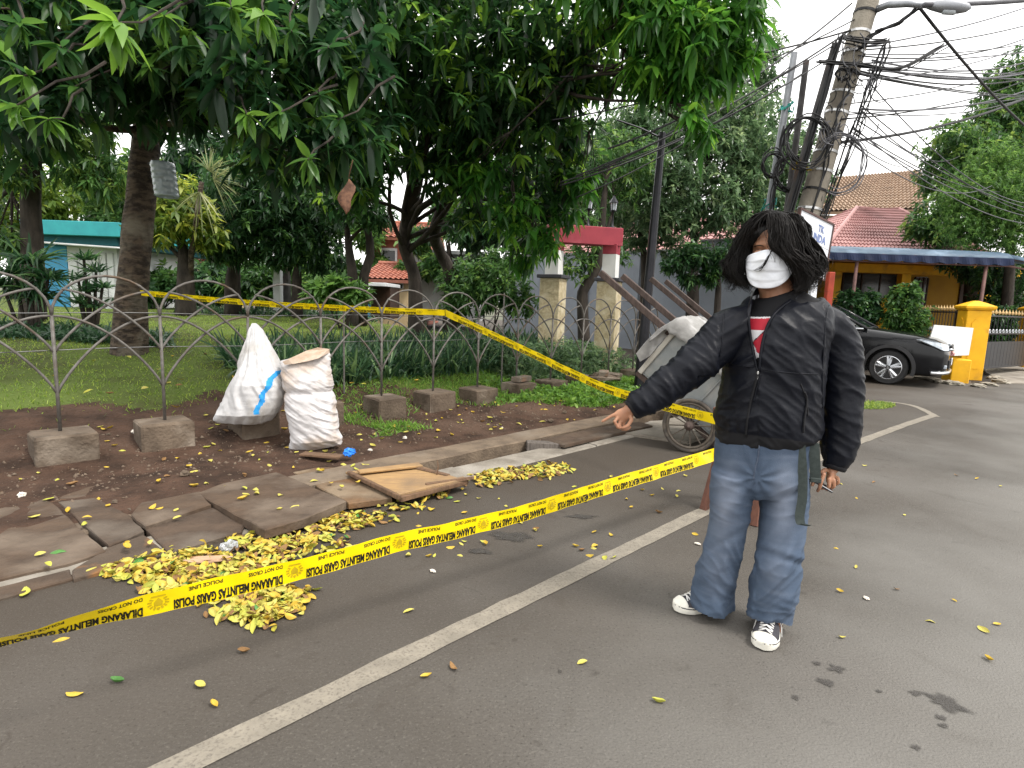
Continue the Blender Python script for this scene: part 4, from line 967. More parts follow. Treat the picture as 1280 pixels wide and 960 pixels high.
# splice boxes strapped to the thin pole
for f, wd in ((.5, .3), (.56, .24)):
    p = on(0, f); mb = MB(); mb.bbox(p+Vector((-.02, -.12, 0)), (wd, .1, .1), b=.02); mb.build('splice_box', M_POLEG if wd > .25 else M_BLACK, poles[0][2])
for x, y, Y, r0, nturn, host, lb in ((1008, 178, 8.35, .30, 7, None, 'big black cable coil hanging on the rusty steel pole'), (986, 216, 8.6, .2, 6, None, 'black cable coil low on the thin galvanised pole'), (1056, 90, 8.3, .075, 4, None, 'small black cable coil high on the concrete pole'),
                                     (1050, 205, 8.3, .33, 6, None, 'loose grey cable loops hanging right of the concrete pole'), (968, 205, 8.7, .15, 5, None, 'tangled cable bundle left of the thin galvanised pole')):
    c = at(x, y, Y); mb = MB()
    for k in range(nturn):
        ph = random.random()*6; rr = r0*(1+random.uniform(-.12, .1)); off = Vector((random.uniform(-.03, .03), random.uniform(-.05, .05), random.uniform(-.03, .03)))
        lo = 1.0 if x != 1050 else .72
        mb.tube([c+off+Vector((rr*math.cos(2*math.pi*i/22*lo+ph*0-1.9), .03*math.sin(i+ph), rr*1.12*math.sin(2*math.pi*i/22*lo-1.9))) for i in range(23)], .010 if x != 1050 else .007, 5)
    tag(mb.build('cable_coil', M_BLACK if x != 1050 else M_CGREY, origin=c, smooth=True), lb, 'cable coil')
# street lamp on the pole: arm and head
a = at(1085, 16, YP); 
lamp = thing('street_lamp', 'grey street lamp head on an arm at the top of the concrete pole', 'street lamp', a)
mb = MB(); mb.tube([a, at(1110, 6, YP-.2), at(1135, 5, YP-.4), at(1160, 7, YP-.5)], [.05, .045, .04, .035], 8); mb.build('arm', M_POLEG, lamp, smooth=True)
h0, h1 = at(1158, 7, YP-.5), at(1212, 10, YP-.7); hd = (h1-h0).normalized()
mb = MB(); mb.lathe([(.03, 0), (.05, .06), (.075, .18), (.078, .34), (.05, .45), (.01, .49)], h0, hd, 12); mb.build('lamp_head', M_POLEG, lamp, smooth=True)
mb = MB(); mb.lathe([(.02, .16), (.055, .2), (.058, .32), (.02, .38)], h0-Vector((0, 0, .035)), hd, 10); mb.build('lamp_glass', M_LGL, lamp, smooth=True)
# dark park lamp post with crossing thin arms, behind the cart
a, b = line_at(803, 440, 828, 166, 8.9, .0)
lp = lean_pole('lamp_post', 'slim dark lamp post standing behind the handcarts', 'lamp post', a, b, .085, .05, M_LANT, 10)
mb = MB(); mb.tube([at(771, 150, 8.9), at(800, 160, 8.9), at(828, 173, 8.9)], .014, 5); mb.tube([at(828, 172, 8.9), at(848, 160, 8.9), at(875, 141, 8.9)], .014, 5); mb.build('arm', M_LANT, lp)
# sign board
M_SIGNW = pmat('sign_white', (.62, .64, .68), (.55, .57, .61), scale=3, rough=.5); M_SIGNF = pmat('sign_frame', (.09, .05, .045), rough=.7); M_SIGNB = pmat('sign_blue', (.14, .2, .42), rough=.5); M_SIGNG = pmat('sign_grey', (.42, .4, .44), rough=.5)
TR, TL, BR = at(1042, 281, 8.3), at(1001, 260.5, 7.75), at(1030, 350, 8.28); BL = TL+(BR-TR)
ex = (TR-TL); ey = (TL-BL); WS, HS = ex.length, ey.length; ex.normalize(); ey.normalize(); ez = ex.cross(ey).normalized()
sg = thing('sign_board', 'tilted white board sign for a kindergarten in blue capitals behind the head', 'sign', Vector(((BL+BR)/2).xy.to_3d()))
def sp(u, v, w=0.0): return BL+ex*u+ey*v+ez*w
mb = MB(); mb.extrude([sp(0, 0), sp(WS, 0), sp(WS, HS), sp(0, HS)], -ez*.02); mb.build('board', M_SIGNW, sg)
for u0, v0, u1, v1 in ((-.012, -.012, WS+.012, .012), (-.012, HS-.012, WS+.012, HS+.012), (-.012, .013, .012, HS-.013), (WS-.012, .013, WS+.012, HS-.013)):
    mb = MB(); mb.extrude([sp(u0, v0, .012), sp(u1, v0, .012), sp(u1, v1, .012), sp(u0, v1, .012)], -ez*.04); mb.build('frame_bar', M_SIGNF, sg)
def letters(par, body, uc, v, h, mat, bold=.02, wmax=None):
    V, Fp, mx = text_mesh(body, bold); k = h/mx[1]; kx = min(k, (wmax or 9)/mx[0]); W_ = mx[0]*kx
    mb = MB(); mb.add([sp(uc-W_/2+p[0]*kx, v+p[1]*k, .004) for p in V], Fp); mb.build('lettering', mat, par)['kind'] = 'stuff'
letters(sg, 'TK', WS*.66, HS*.77, HS*.12, M_SIGNB, .03, WS*.34); letters(sg, 'IBUNDA', WS*.56, HS*.59, HS*.14, M_SIGNB, .03, WS*.82)
letters(sg, 'ID', WS*.6, HS*.49, HS*.07, M_SIGNG, .01, WS*.2)
for v in (.38, .29, .2): 
    mb = MB(); u = WS*.3
    while u < WS*.85: wl = random.uniform(.02, .06); mb.add([sp(u, HS*v, .004), sp(u+wl, HS*v, .004), sp(u+wl, HS*(v+.022), .004), sp(u, HS*(v+.022), .004)], [(0, 1, 2, 3)]); u += wl+.02
    mb.build('small_print', M_SIGNG, sg)['kind'] = 'stuff'
q = sp(WS*.75, 0, -.03); mb = MB(); mb.bbox(Vector((q.x, q.y, (q.z-.1)/2)), (.13, .05, q.z+.1), Matrix.Rotation(.5, 3, 'Z'), b=.006); mb.build('post', M_SIGNW, sg)

p = at(1036, 365, 11.5); mb = MB(); mb.bbox((p.x, p.y, (at(1036, 340, 11.5).z)/2), (.12, .12, at(1036, 340, 11.5).z), b=.01); tag(mb.build('red_post', pmat('red_post', (.4, .06, .03), (.3, .045, .025), rough=.6), origin=Vector((p.x, p.y, 0))), 'short red post showing just below the board sign', 'post')
# overhead cables
def cable(p, q, sag, r_=.012, mat=None, label='', group='overhead cables at the leaning pole', n=18):
    p, q = Vector(p), Vector(q); o = p.lerp(q, .5); mb = MB(); pts = []
    for i in range(n+1):
        u = i/n; v = p.lerp(q, u); v.z -= sag*4*u*(1-u); pts.append(v)
    mb.tube(pts, r_, 5); ob = mb.build('overhead_cable', mat or M_BLACK, origin=o, smooth=True); return tag(ob, label, 'cable', group)
cr = random.Random(4)
hub = lambda y: pa.lerp(pb, (at(0, y, YP).z-pa.z)/(pb.z-pa.z))
LR = 'black overhead cable running from the leaning pole to the right edge of the photo'
for y0, y1, Y1 in ((30, -6, 12), (34, 18, 13), (38, 44, 13), (45, 62, 14), (48, 72, 14), (52, 78, 14), (54, 90, 15), (57, 96, 15), (60, 118, 13), (62, 122, 14), (100, 62, 16), (105, 92, 14), (108, 100, 15), (70, 36, 12), (112, 112, 16), (56, 84, 15), (50, 56, 13), (118, 78, 15), (40, 26, 13)):
    p = hub(y0)+Vector((cr.uniform(-.12, .2), -.2, 0)); q = at(1330, y1+cr.uniform(-3, 3), Y1); rc, mc = cr.choice([.009, .011, .014]), cr.choice([M_BLACK, M_CGREY, M_BLACK]); cable(p, q, cr.uniform(.05, .35), rc, mc, {.009: 'thin', .011: 'medium', .014: 'thick'}[rc]+(' grey' if mc is M_CGREY else ' black')+' cable from the leaning pole to the right edge, '+('in the top bundle' if y1 < 50 else 'in the middle bundle' if y1 < 86 else 'in the lowest bundle'), 'cables running right from the pole')
cable(hub(143), at(1345, 92, 13), .25, .022, M_BLACK, 'thickest black cable rising from the middle of the concrete pole to the right')
cable(at(1150, 10, 8), at(1340, 200, 14), .2, .02, M_BLACK, 'dark cable crossing diagonally from the lamp arm down to the right edge')
cable(at(1155, 6, 8.0), at(1345, -6, 9), .03, .03, M_CGREY, 'thick grey cable along the top edge right of the lamp')
LD = 'thin cable dropping from the leaning pole towards the yellow house and trees'
for y0, x1, y1, Y1 in ((70, 1290, 255, 15), (100, 1290, 268, 15), (104, 1200, 195, 17), (118, 1290, 262, 15), (128, 1290, 280, 15), (130, 1250, 240, 16), (142, 1150, 205, 18), (134, 1290, 272, 15), (146, 1240, 232, 16)):
    mc = cr.choice([M_BLACK, M_CGREY]); cable(hub(y0)+Vector((.2, -.2, 0)), at(x1, y1, Y1), cr.uniform(.1, .4), .009, mc, 'thin '+('black' if mc is M_BLACK else 'grey')+' cable from the pole '+('to the lower right edge' if x1 > 1260 else 'into the feathery tree' if x1 > 1180 else 'to the brown roof'), 'cables dropping to the yellow house')
LL = 'black overhead cable running from the poles to the upper left through the leaves'
for tgt, src, Y1 in (((700, 96), hub(-4), 7.6), ((760, 186), at(1065, 4, YP), 7), ((700, 228), hub(12), 7.5), ((740, 216), on(2, 1.0), 7.6), ((720, 247), on(0, .97), 8), ((700, 232), on(1, .97), 8), ((720, 220), at(1062, 38, YP), 7.4), ((690, 150), hub(-20), 7.5)):
    cable(src, at(tgt[0], tgt[1], Y1), cr.uniform(.05, .2), cr.choice([.009, .012]), M_BLACK, 'black cable running left '+('above the bright leaf sprays' if tgt[1] < 160 else 'straight into the leaves' if tgt[1] < 225 else 'low past the lamp post top')+(', from the steel poles' if src.y > YP or tgt[1] > 240 else ', from the concrete pole'), 'cables running left from the poles')
# cable bundles climbing the poles, and the thick bundle bridging them
LB = {}
def bundle(pts, n, r_, spread, label):
    mb = MB(); P0, _ = resample(pts, [0]*len(pts), 24); c = P0[0]
    for k in range(n):
        o1 = Vector((cr.gauss(0, spread), cr.gauss(0, spread), cr.gauss(0, spread))); sd = cr.random()*90
        mb.tube([p+o1+Vector((noise.noise((sd, i*.3, 0)), noise.noise((sd, 0, i*.3)), 0))*spread*1.8 for i, p in enumerate(P0)], r_*cr.uniform(.7, 1.2), 5)
    tag(mb.build('cable_bundle', M_BLACK, origin=c, smooth=True), label, 'cable bundle')
fr = Vector((0, -.155, 0))
bundle([hub(258)+fr+Vector((.12, 0, 0)), hub(200)+fr+Vector((.2, 0, 0)), hub(120)+fr+Vector((.25, 0, 0)), hub(60)+fr+Vector((.3, 0, 0)), hub(20)+fr+Vector((.35, 0, 0))], 7, .010, .03, 'dark cable bundle climbing the right side of the concrete pole')
bundle([hub(262)+fr, hub(180)+fr, hub(110)+fr, hub(60)+fr], 4, .011, .05, 'thin cables running up the face of the concrete pole')
bundle([on(2, .35)+fr*.6, on(2, .6)+fr*.6, on(2, .85)+fr*.6, on(2, 1.0)+fr*.5, at(1060, 50, YP-.2), at(1085, 54, YP-.3), at(1110, 53, YP-.3)], 8, .011, .025, 'thick cable bundle climbing the rusty pole and bending over to the concrete pole')
bundle([on(0, .3)+fr*.5, on(0, .55)+fr*.6, on(0, .8)+fr*.5], 5, .009, .025, 'cable bundle climbing the thin galvanised pole')
bundle([hub(30)+fr, at(1095, 40, YP-.25), at(1120, 30, YP-.3), at(1150, 8, YP-.4)], 4, .014, .03, 'short cable bundle looping from the concrete pole to the lamp arm')
bundle([hub(50)+fr*1.2+Vector((-.5, 0, 0)), hub(52)+fr*1.3, hub(54)+fr*1.2+Vector((.6, 0, 0)), at(1180, 58, YP)], 7, .010, .025, 'horizontal cable bundle crossing the concrete pole')
for k in range(26):
    y = cr.uniform(20, 150); p = hub(y)+Vector((cr.uniform(-.3, .35), -.22, 0)); mb = MB(); rr = cr.uniform(.06, .22); a0 = cr.random()*6
    mb.tube([p+Vector((rr*math.cos(a0+u*.45)*.7, -.02*u, rr*math.sin(a0+u*.45)-.01*u)) for u in range(9)], .007, 4)
    tag(mb.build('loose_wire', M_BLACK if k % 2 else M_CGREY, origin=p, smooth=True), 'loose curl of thin wire at the top of the leaning pole', 'wire', 'wire curls on the concrete pole')

# ================================================================== HANDCARTS
M_SHEET = pmat('cart_sheet', (.23, .245, .25), (.17, .185, .19), scale=3, rough=.5, metal=.35, bump=.006, bscale=7, c3=(.28, .28, .27), scale3=4, lo3=.5, hi3=.7)
M_RAIL = pmat('cart_rail', (.085, .06, .052), (.05, .036, .03), scale=6, rough=.75, stretch=(7, 7, 1), bump=.004); M_EDGE = pmat('cart_edge', (.42, .4, .36), (.32, .3, .26), scale=8, rough=.8)
M_TYRE = pmat('cart_tyre', (.07, .06, .052), (.045, .04, .035), scale=20, rough=.9, c3=(.12, .1, .08), scale3=9); M_SPOKE = pmat('cart_spoke', (.13, .11, .09), (.09, .075, .06), scale=20, rough=.6, metal=.4)
M_TARP = pmat('cart_tarp', (.25, .245, .235), (.17, .165, .16), scale=4, rough=.8, bump=.01, bscale=12, c3=(.34, .335, .33), scale3=5)
HA = R(121); HH = Vector((math.sin(HA), math.cos(HA), 0)); HW = Vector((math.sin(R(31)), math.cos(R(31)), 0)); TL37 = R(37)
CU = HH*math.cos(TL37)+Vector((0, 0, -math.sin(TL37))); CV = HH*math.sin(TL37)+Vector((0, 0, math.cos(TL37))); CW = HW
CAX = Vector((1.73, 5.52, .265))
ct = thing('handcart', 'nearer grey sheet metal handcart tipped on its nose, handles up, under a pale cloth', 'handcart', Vector((1.73, 5.52, 0)), group='handcarts parked by the drain')
def cp(u, v, w_): return CAX+CU*u+CV*v+CW*w_
def cbox(nm, mat, u0, u1, v0, v1, w0, w1, par=None, b=.006):
    c = cp((u0+u1)/2, (v0+v1)/2, (w0+w1)/2); mb = MB(); mb.bbox(c, (u1-u0, v1-v0, w1-w0), Matrix((CU, CV, CW)).transposed(), b=b); return mb.build(nm, mat, par or ct)
WB = .86
cbox('side_panel', M_SHEET, -.70, .36, .05, .66, .06, .075); cbox('side_panel', M_SHEET, -.70, .36, .05, .66, WB-.075, WB-.06)
cbox('end_panel', M_SHEET, -.715, -.70, .05, .66, .06, WB-.06); cbox('end_panel', M_SHEET, .36, .375, .05, .6, .06, WB-.06); cbox('bottom_panel', M_SHEET, -.7, .36, .035, .05, .06, WB-.06)
for u in (-.74, .345):
    for w_ in (.03, WB-.06): cbox('corner_post', M_EDGE if u < 0 else M_RAIL, u, u+.05, .03, .68, w_, w_+.03)
for u in (-.45, -.1, .15): cbox('stiffener', M_SHEET, u, u+.02, .06, .64, .04, .06)
for w_ in (.105, WB-.115): cbox('handle', M_RAIL, -1.72, .3, .485, .55, w_-.025, w_+.025)
cbox('cross_bar', M_RAIL, -.78, -.745, .49, .54, .04, WB-.06)
for v in (.03,): cbox('chassis_bar', M_RAIL, -.75, .4, -.03, .03, .08, .13); cbox('chassis_bar', M_RAIL, -.75, .4, -.03, .03, WB-.13, WB-.08)
mb = MB(); mb.tube([cp(0, 0, -.1), cp(0, 0, WB+.1)], .02, 8); mb.build('axle', M_RAIL, ct, smooth=True)
for w_ in (-.03, WB+.03):
    c = CAX+CW*w_; x_ = HH; z_ = Vector((0, 0, 1)); rw = .262; wh = MB(); m = 40
    sec = [(rw-.035, -.018), (rw-.01, -.024), (rw, -.012), (rw, .012), (rw-.01, .024), (rw-.035, .018)]
    wh.rings([[c+(x_*math.cos(2*math.pi*i/m)+z_*math.sin(2*math.pi*i/m))*r_+CW*h for r_, h in sec] for i in list(range(m))+[0]], cap=False); wl = wh.build('wheel', M_TYRE, ct, smooth=True)
    rm = MB(); sec2 = [(rw-.06, -.014), (rw-.034, -.016), (rw-.034, .016), (rw-.06, .014)]
    rm.rings([[c+(x_*math.cos(2*math.pi*i/m)+z_*math.sin(2*math.pi*i/m))*r_+CW*h for r_, h in sec2] for i in list(range(m))+[0]], cap=False); rm.build('rim', M_SPOKE, wl, smooth=True)
    for k in range(12):
        a_ = 2*math.pi*k/12+.1; d = x_*math.cos(a_)+z_*math.sin(a_); sb = MB(); sb.tube([c+d*.03, c+d*(rw-.05)], .007, 5); sb.build('spoke', M_SPOKE, wl)
    hb = MB(); hb.lathe([(.04, -.05), (.045, -.03), (.045, .03), (.04, .05)], c, CW, 12); hb.build('hub', M_RAIL, wl, smooth=True)
ct2 = dup(ct, ct.location+HW*1.646+Vector((0, 0, .02)), label='farther handcart behind the first, only its two raised handles in view')
# pale cloth over the box
mb = MB(); NU, NW = 36, 40
def cloth(u, w_):
    fu = u; v = .70
    over = max(0, -.76-u); v -= over*1.2 ; fu = max(u, -.78)-over*.25
    ow = max(0, .02-w_); v -= ow*1.15+.25*max(0, w_-WB); ww = max(w_, -.02)-ow*.2
    q = cp(fu, v, ww); q += CV*((.05*(.4-abs(noise.noise((u*4, w_*7, 3))))+.022*(.4-abs(noise.noise((u*9, w_*15, 1)))))+.02*math.exp(-((u+.35)**2+(w_-.4)**2)*6)); return q
for i in range(NU+1):
    for j in range(NW+1): mb.v.append(tuple(cloth(-1.0+1.0*i/NU+.03*noise.noise((j*.4, 2, 0)), -.12-.05*noise.noise((i*.35, 1, 1))-.1*sstep(.3, 1, i/NU)*0+1.1*j/NW)))
mb.f = [(i*(NW+1)+j, i*(NW+1)+j+1, (i+1)*(NW+1)+j+1, (i+1)*(NW+1)+j) for i in range(NU) for j in range(NW)]; mb.m = [0]*len(mb.f)
o = mb.build('cloth', M_TARP, smooth=True, origin=cp(-.4, .7, .4)); tag(o, 'crumpled pale cloth draped over the top of the nearer handcart', 'cloth')
sol = o.modifiers.new('solid', 'SOLIDIFY'); sol.thickness = .006
# cloth end hanging at the handle side
mb = MB(); k_ = [(795, 442), (806, 428), (822, 412), (838, 402), (850, 396), (846, 408), (836, 420), (824, 430), (812, 445), (800, 452)]
f_ = [at(x, y, 5.72+.02*math.sin(x)) for x, y in k_]; mb.extrude(f_, HW*.02)
o = mb.build('hanging_rag', M_TARP, origin=f_[3]); tag(o, 'grey rag hanging off the handle end of the nearer handcart', 'rag')
# ================================================================== YELLOW HOUSE, GATE, AWNING
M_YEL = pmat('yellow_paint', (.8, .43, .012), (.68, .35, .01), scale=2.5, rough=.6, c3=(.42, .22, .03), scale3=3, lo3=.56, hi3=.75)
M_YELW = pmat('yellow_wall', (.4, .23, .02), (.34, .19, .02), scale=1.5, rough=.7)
M_DARKW = pmat('dark_window', (.012, .014, .016), rough=.15, spec=.5); M_DARKIN = pmat('dark_wood_door', (.05, .025, .015), (.03, .015, .01), scale=6, rough=.5)
M_IRON = pmat('gate_iron', (.025, .025, .028), (.018, .018, .02), scale=9, rough=.5); M_GOLD = pmat('spike_cream', (.6, .42, .2), (.5, .33, .14), scale=9, rough=.6)
M_RUST = pmat('awning_frame_rust', (.16, .085, .075), (.1, .055, .05), scale=6, rough=.7); M_BLUET = pmat('awning_blue', (.07, .115, .165), (.05, .085, .13), scale=2.2, rough=.55, c3=(.13, .19, .26), scale3=1.4); M_BLUED = pmat('awning_valance_shade', (.008, .018, .06), (.006, .012, .04), scale=3, rough=.6)
def ypillar(label, p, h, zb, sc=1.0):
    t = thing('gate_pillar', label, 'gate pillar', Vector((p.x, p.y, zb)), group=None)
    Mx = Matrix.Rotation(-.25, 3, 'Z'); wd = .46*sc
    mb = MB(); mb.bbox((p.x, p.y, zb+h*.44), (wd, wd, h*.88), Mx, b=.012); sh = mb.build('shaft', M_YEL, t)
    mb = MB(); 
    for sx, sy in ((0, -1), (1, 0), (-1, 0), (0, 1)):                  # raised arched panel on each face
        arc = [(-.12, -.5), (.12, -.5), (.12, .42), (.06, .5), (0, .53), (-.06, .5), (-.12, .42)]
        o_ = Vector((sx, sy, 0))*(wd/2+.012); ex_ = Vector((-sy, sx, 0)); poly = [Vector((p.x, p.y, zb+h*.46)) + Mx @ (o_+ex_*a*sc) + Vector((0, 0, b_*h*.62)) for a, b_ in arc]
        mb.extrude(poly, Mx @ (Vector((sx, sy, 0))*-.011))
    mb.build('raised_panel', M_YEL, sh)
    mb = MB(); cz = zb+h*.88; a = wd/2+.06*sc
    def sq(r_, z): return [Vector((p.x, p.y, z))+Mx @ Vector((x*r_, y*r_, 0)) for x, y in ((-1, -1), (1, -1), (1, 1), (-1, 1))]
    mb.rings([sq(wd/2+.02, cz+.001), sq(a, cz+.05), sq(a, cz+.09), sq(a*.55, cz+.16), sq(.04, h+zb)]); mb.build('cap', M_YEL, t); return t
pm = gnd(1206, 474); pr_ = at(1288, 440, 15.3); pl_ = at(1100, 440, 17.6)
ypillar('big yellow gate pillar nearest the road, beside the open gutter', pm, 1.76, 0)
ypillar('yellow gate pillar cut by the right edge of the photo', pr_, 1.62, .16); ypillar('yellow pillar standing behind the shrubs and the car', pl_, 1.8, .1)
PMv, PRv, PLv = Vector((pm.x, pm.y, 0)), Vector((pr_.x, pr_.y, 0)), Vector((pl_.x, pl_.y, 0))
def railing(name, label, cat, a, b, z0, z1, n, solid=None, rings_=True):
    t = thing(name, label, cat, (a+b)/2+Vector((0, 0, z0))); d = (b-a).normalized(); Rz = Matrix.Rotation(math.atan2(d.y, d.x), 3, 'Z'); L_ = (b-a).length; c = (a+b)/2
    for z in (z0+.05, z0+(z1-z0)*.62, z1-.12): mb = MB(); mb.bbox((c.x, c.y, z), (L_, .035, .035), Rz, b=.004); mb.build('rail', M_IRON, t)
    for i in range(n):
        p = a.lerp(b, (i+.5)/n); mb = MB(); mb.tube([Vector((p.x, p.y, z0+.05)), Vector((p.x, p.y, z1-.06))], .009, 5); br = mb.build('bar', M_IRON, t)
        mb = MB(); q = Vector((p.x, p.y, z1)); mb.lathe([(.012, -.08), (.03, -.06), (.036, -.03), (.012, .02), (.0, .06)], q, n=6); mb.bbox(q+Vector((0, 0, -.035)), (.1, .014, .022), Rz, b=.004); mb.build('spike', M_GOLD, br)
    if solid: mb = MB(); mb.bbox((c.x, c.y, z0+.05+solid/2), (L_-.04, .012, solid), Rz, b=.003); mb.build('sheet_panel', M_IRON, t)
    if rings_:
        zc = z0+(z1-z0)*.62+.055
        for i in range(n):
            p = a.lerp(b, (i+.5)/n); mb = MB(); u = Vector((d.x, d.y, 0)); m = 10
            mb.tube([Vector((p.x, p.y, zc))+u*.042*math.cos(6.28*k/m)+Vector((0, 0, .042*math.sin(6.28*k/m)))-Vector((d.y, -d.x, 0))*.0 for k in range(m+1)], .011, 5, cap=False); mb.build('ring', M_GOLD if False else M_SIGNW, t)
    return t
gd_ = (PRv-PMv).normalized()
railing('iron_gate', 'black iron gate with cream spikes and white rings between two yellow pillars', 'gate', PMv+gd_*.3, PRv-gd_*.3, .17, 1.56, 16, solid=.62)
gd2 = (PLv-PMv).normalized()
railing('iron_fence', 'black iron fence with cream spikes left of the big yellow pillar', 'fence', PMv+gd2*.3, PLv-gd2*.3, .1, 1.62, 30)
# concrete apron, open gutter, low yellow wall end, leaning board
mb = MB(); ap = [gnd(1232, 468), gnd(1226, 458), gnd(1222, 449, .1), gnd(1300, 449, .1), gnd(1400, 470), gnd(1330, 482), gnd(1262, 480)]
zz = [.05, .08, .16, .16, .05, .02, .02]; ap = [Vector((p.x, p.y, z)) for p, z in zip(ap, zz)]; mb.extrude(ap, (0, 0, -.3)); struct(mb.build('apron', M_CONC))
mb = MB(); gp = [gnd(1214, 478), gnd(1218, 464), gnd(1230, 464), gnd(1240, 474), gnd(1234, 480)]; mb.extrude([Vector((p.x, p.y, .008)) for p in gp], (0, 0, -.2)); struct(mb.build('gutter', M_MUD_SHADE))  # flat dark sheet at road level, painting the shade inside the gutter hole
M_RUBBLE = pmat('kerb_rubble', (.32, .29, .24), (.22, .2, .16), scale=8, rough=.95, bump=.01)
rb = random.Random(8)
for x, y, k in ((1150, 475, .1), (1163, 477, .12), (1176, 480, .1), (1238, 466, .14), (1243, 475, .12), (1236, 483, .1), (1222, 485, .1), (1250, 480, .12), (1190, 482, .12)):
    crumple('kerb_stone', 'broken pale stone at the kerb by the yellow gate', 'stone', gnd(x, y, -.02), (k*1.6, k, k*.45), M_RUBBLE, rb.random()*8)['group'] = 'broken stones at the gate kerb'
mb = MB(); c = gnd(1193, 477); mb.bbox((c.x, c.y, .24), (.34, .5, .52), Matrix.Rotation(-.3, 3, 'Z'), b=.015); tag(mb.build('low_wall', M_YEL, origin=Vector((c.x, c.y, 0))), 'low yellow masonry block against the foot of the big gate pillar', 'low wall')
bd = [at(1168, 406, 12.5), at(1217, 410, 12.72), at(1211, 444, 12.45), at(1186, 445, 12.25), at(1160, 432, 12.2)]
mb = MB(); mb.extrude(bd, (.01, .04, .0)); tag(mb.build('white_board', pmat('board_grubby', (.5, .5, .49), (.42, .42, .41), scale=4, rough=.7), origin=bd[3]), 'white board leaning between the car and the big yellow gate pillar', 'board')
crumple('paper_flower', 'small pink rag below the leaning white board', 'rag', at(1187, 446, 12.1), (.07, .05, .08), pmat('pink_rag', (.7, .35, .35), rough=.8), 2.2)

YH = 19.5
hx0, hx1 = at(1036, 400, YH).x, at(1036, 400, YH).x+12
house = thing('yellow_house', 'yellow house with dark windows under a blue awning and a pink tiled roof', 'house', (hx0+4, YH+2, 0))
def hbox(nm, mat, x0, x1, y0, y1, z0, z1, par=None): mb = MB(); mb.bbox(((x0+x1)/2, (y0+y1)/2, (z0+z1)/2), (abs(x1-x0), abs(y1-y0), abs(z1-z0)), b=.012); return mb.build(nm, mat, par or house)
def hx(px, Y=YH): return at(px, 360, Y).x
def hzz(px, py, Y=YH): return at(px, py, Y).z
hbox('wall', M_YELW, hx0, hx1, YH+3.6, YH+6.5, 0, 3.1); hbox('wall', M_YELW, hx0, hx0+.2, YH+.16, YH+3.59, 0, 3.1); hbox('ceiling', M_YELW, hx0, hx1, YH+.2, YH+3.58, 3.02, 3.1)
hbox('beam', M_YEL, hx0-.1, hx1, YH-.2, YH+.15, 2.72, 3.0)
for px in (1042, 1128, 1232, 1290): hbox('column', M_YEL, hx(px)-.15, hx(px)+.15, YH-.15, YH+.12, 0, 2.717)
for px0, px1, y0, y1 in ((1052, 1122, 340, 392), (1142, 1158, 346, 400), (1200, 1228, 350, 412), (1240, 1285, 345, 400)):
    a, b = hx(px0, YH+3.6), hx(px1, YH+3.6); z1_, z0_ = hzz(px0, y0, YH+3.6), max(.2, hzz(px0, y1, YH+3.6))
    wn = hbox('window' if px0 != 1200 else 'door', M_DARKW if px0 != 1200 else M_DARKIN, a, b, YH+3.56, YH+3.64, z0_, z1_)
    for u in (0, .33, .66, 1): hbox('frame_bar', M_DARKIN, a+(b-a)*u-.03, a+(b-a)*u+.03, YH+3.53, YH+3.6, z0_+.03, z1_-.03, wn)
hbox('porch_floor', M_CONC, hx0, hx1, YH-.4, YH+3.58, -.05, .14)
hbox('fascia', M_YEL, hx0-.3, hx(1165), YH-.55, YH-.45, 3.02, 3.28)
er = 3.2; rz = at(1100, 262, 24).z
roof_plane(house, (hx0-.8, YH-.6, er), (hx(1165)+1.6, YH-.6, er), (at(1124, 262, 24).x, 24, rz), (at(1070, 266, 24).x, 24, rz), 40, 16, M_TPINK)
roof_plane(house, (hx0-.8, 28.5, er), (hx0-.8, YH-.6, er), (at(1070, 266, 24).x, 24, rz), (at(1068, 266, 24).x, 24.1, rz), 26, 16, M_TPINK)
mb = MB(); mb.tube([Vector((hx0-.8, YH-.6, er+.05)), Vector((at(1070, 266, 24).x, 24, rz+.05)), Vector((at(1124, 262, 24).x, 24, rz+.05)), Vector((hx(1165)+1.6, YH-.6, er+.05))], .075, 6); mb.build('ridge', M_TPINK, house)
bh = thing('brown_roof_house', 'tall house behind with a wide brown tiled roof', 'house', (17, 35, 0))
e0, e1 = at(1010, 266, 30), at(1160, 262, 30); r0_, r1_ = at(1046, 222, 34.5), at(1150, 213, 34.5)
mb = MB(); mb.bbox(((e0.x+e1.x)/2, 34.5, e0.z/2), (e1.x-e0.x-.6, 8, e0.z), b=.02); mb.build('wall', pmat('house_wall_grey', (.4, .38, .34), (.33, .31, .28), scale=1.5), bh)
roof_plane(bh, e0, e1, r1_, r0_, 26, 15, M_TBROWN, amp=.09)
# awning
aw = thing('awning', 'long blue canvas awning on a rusty pipe frame in front of the yellow house', 'awning', (hx(1222, 14.4), 14.4, 0))
YA = 14.3; ax0, ax1 = at(1036, 320, YA).x, at(1268, 320, YA).x; ax2 = ax1+1.7
zA = at(1150, 310, YA).z; zB = at(1150, 319.5, YA).z; zC = at(1150, 327, YA).z
mb = MB(); n = 40; rows = []
prof = [(YA, zB), (YA+.16, (zA+zB)/2+.03), (YA+.42, zA), (YA+2.5, zA+.25), (YA+4.6, zA+.42)]
for y, z in prof: rows.append([Vector((ax0+(ax1-ax0)*i/n, y, z+.018*math.sin(i*1.9)*(1 if y > YA else .3)-.02*abs(math.sin(math.pi*i/8)))) for i in range(n+1)])
mb.add([p for r_ in rows for p in r_], [(j*(n+1)+i, j*(n+1)+i+1, (j+1)*(n+1)+i+1, (j+1)*(n+1)+i) for j in range(4) for i in range(n)])
mb.add([(ax1, y, z) for y, z in prof]+[(ax2, y, z-.28) for y, z in prof], [(j, j+1, 5+j+1, 5+j) for j in range(4)])
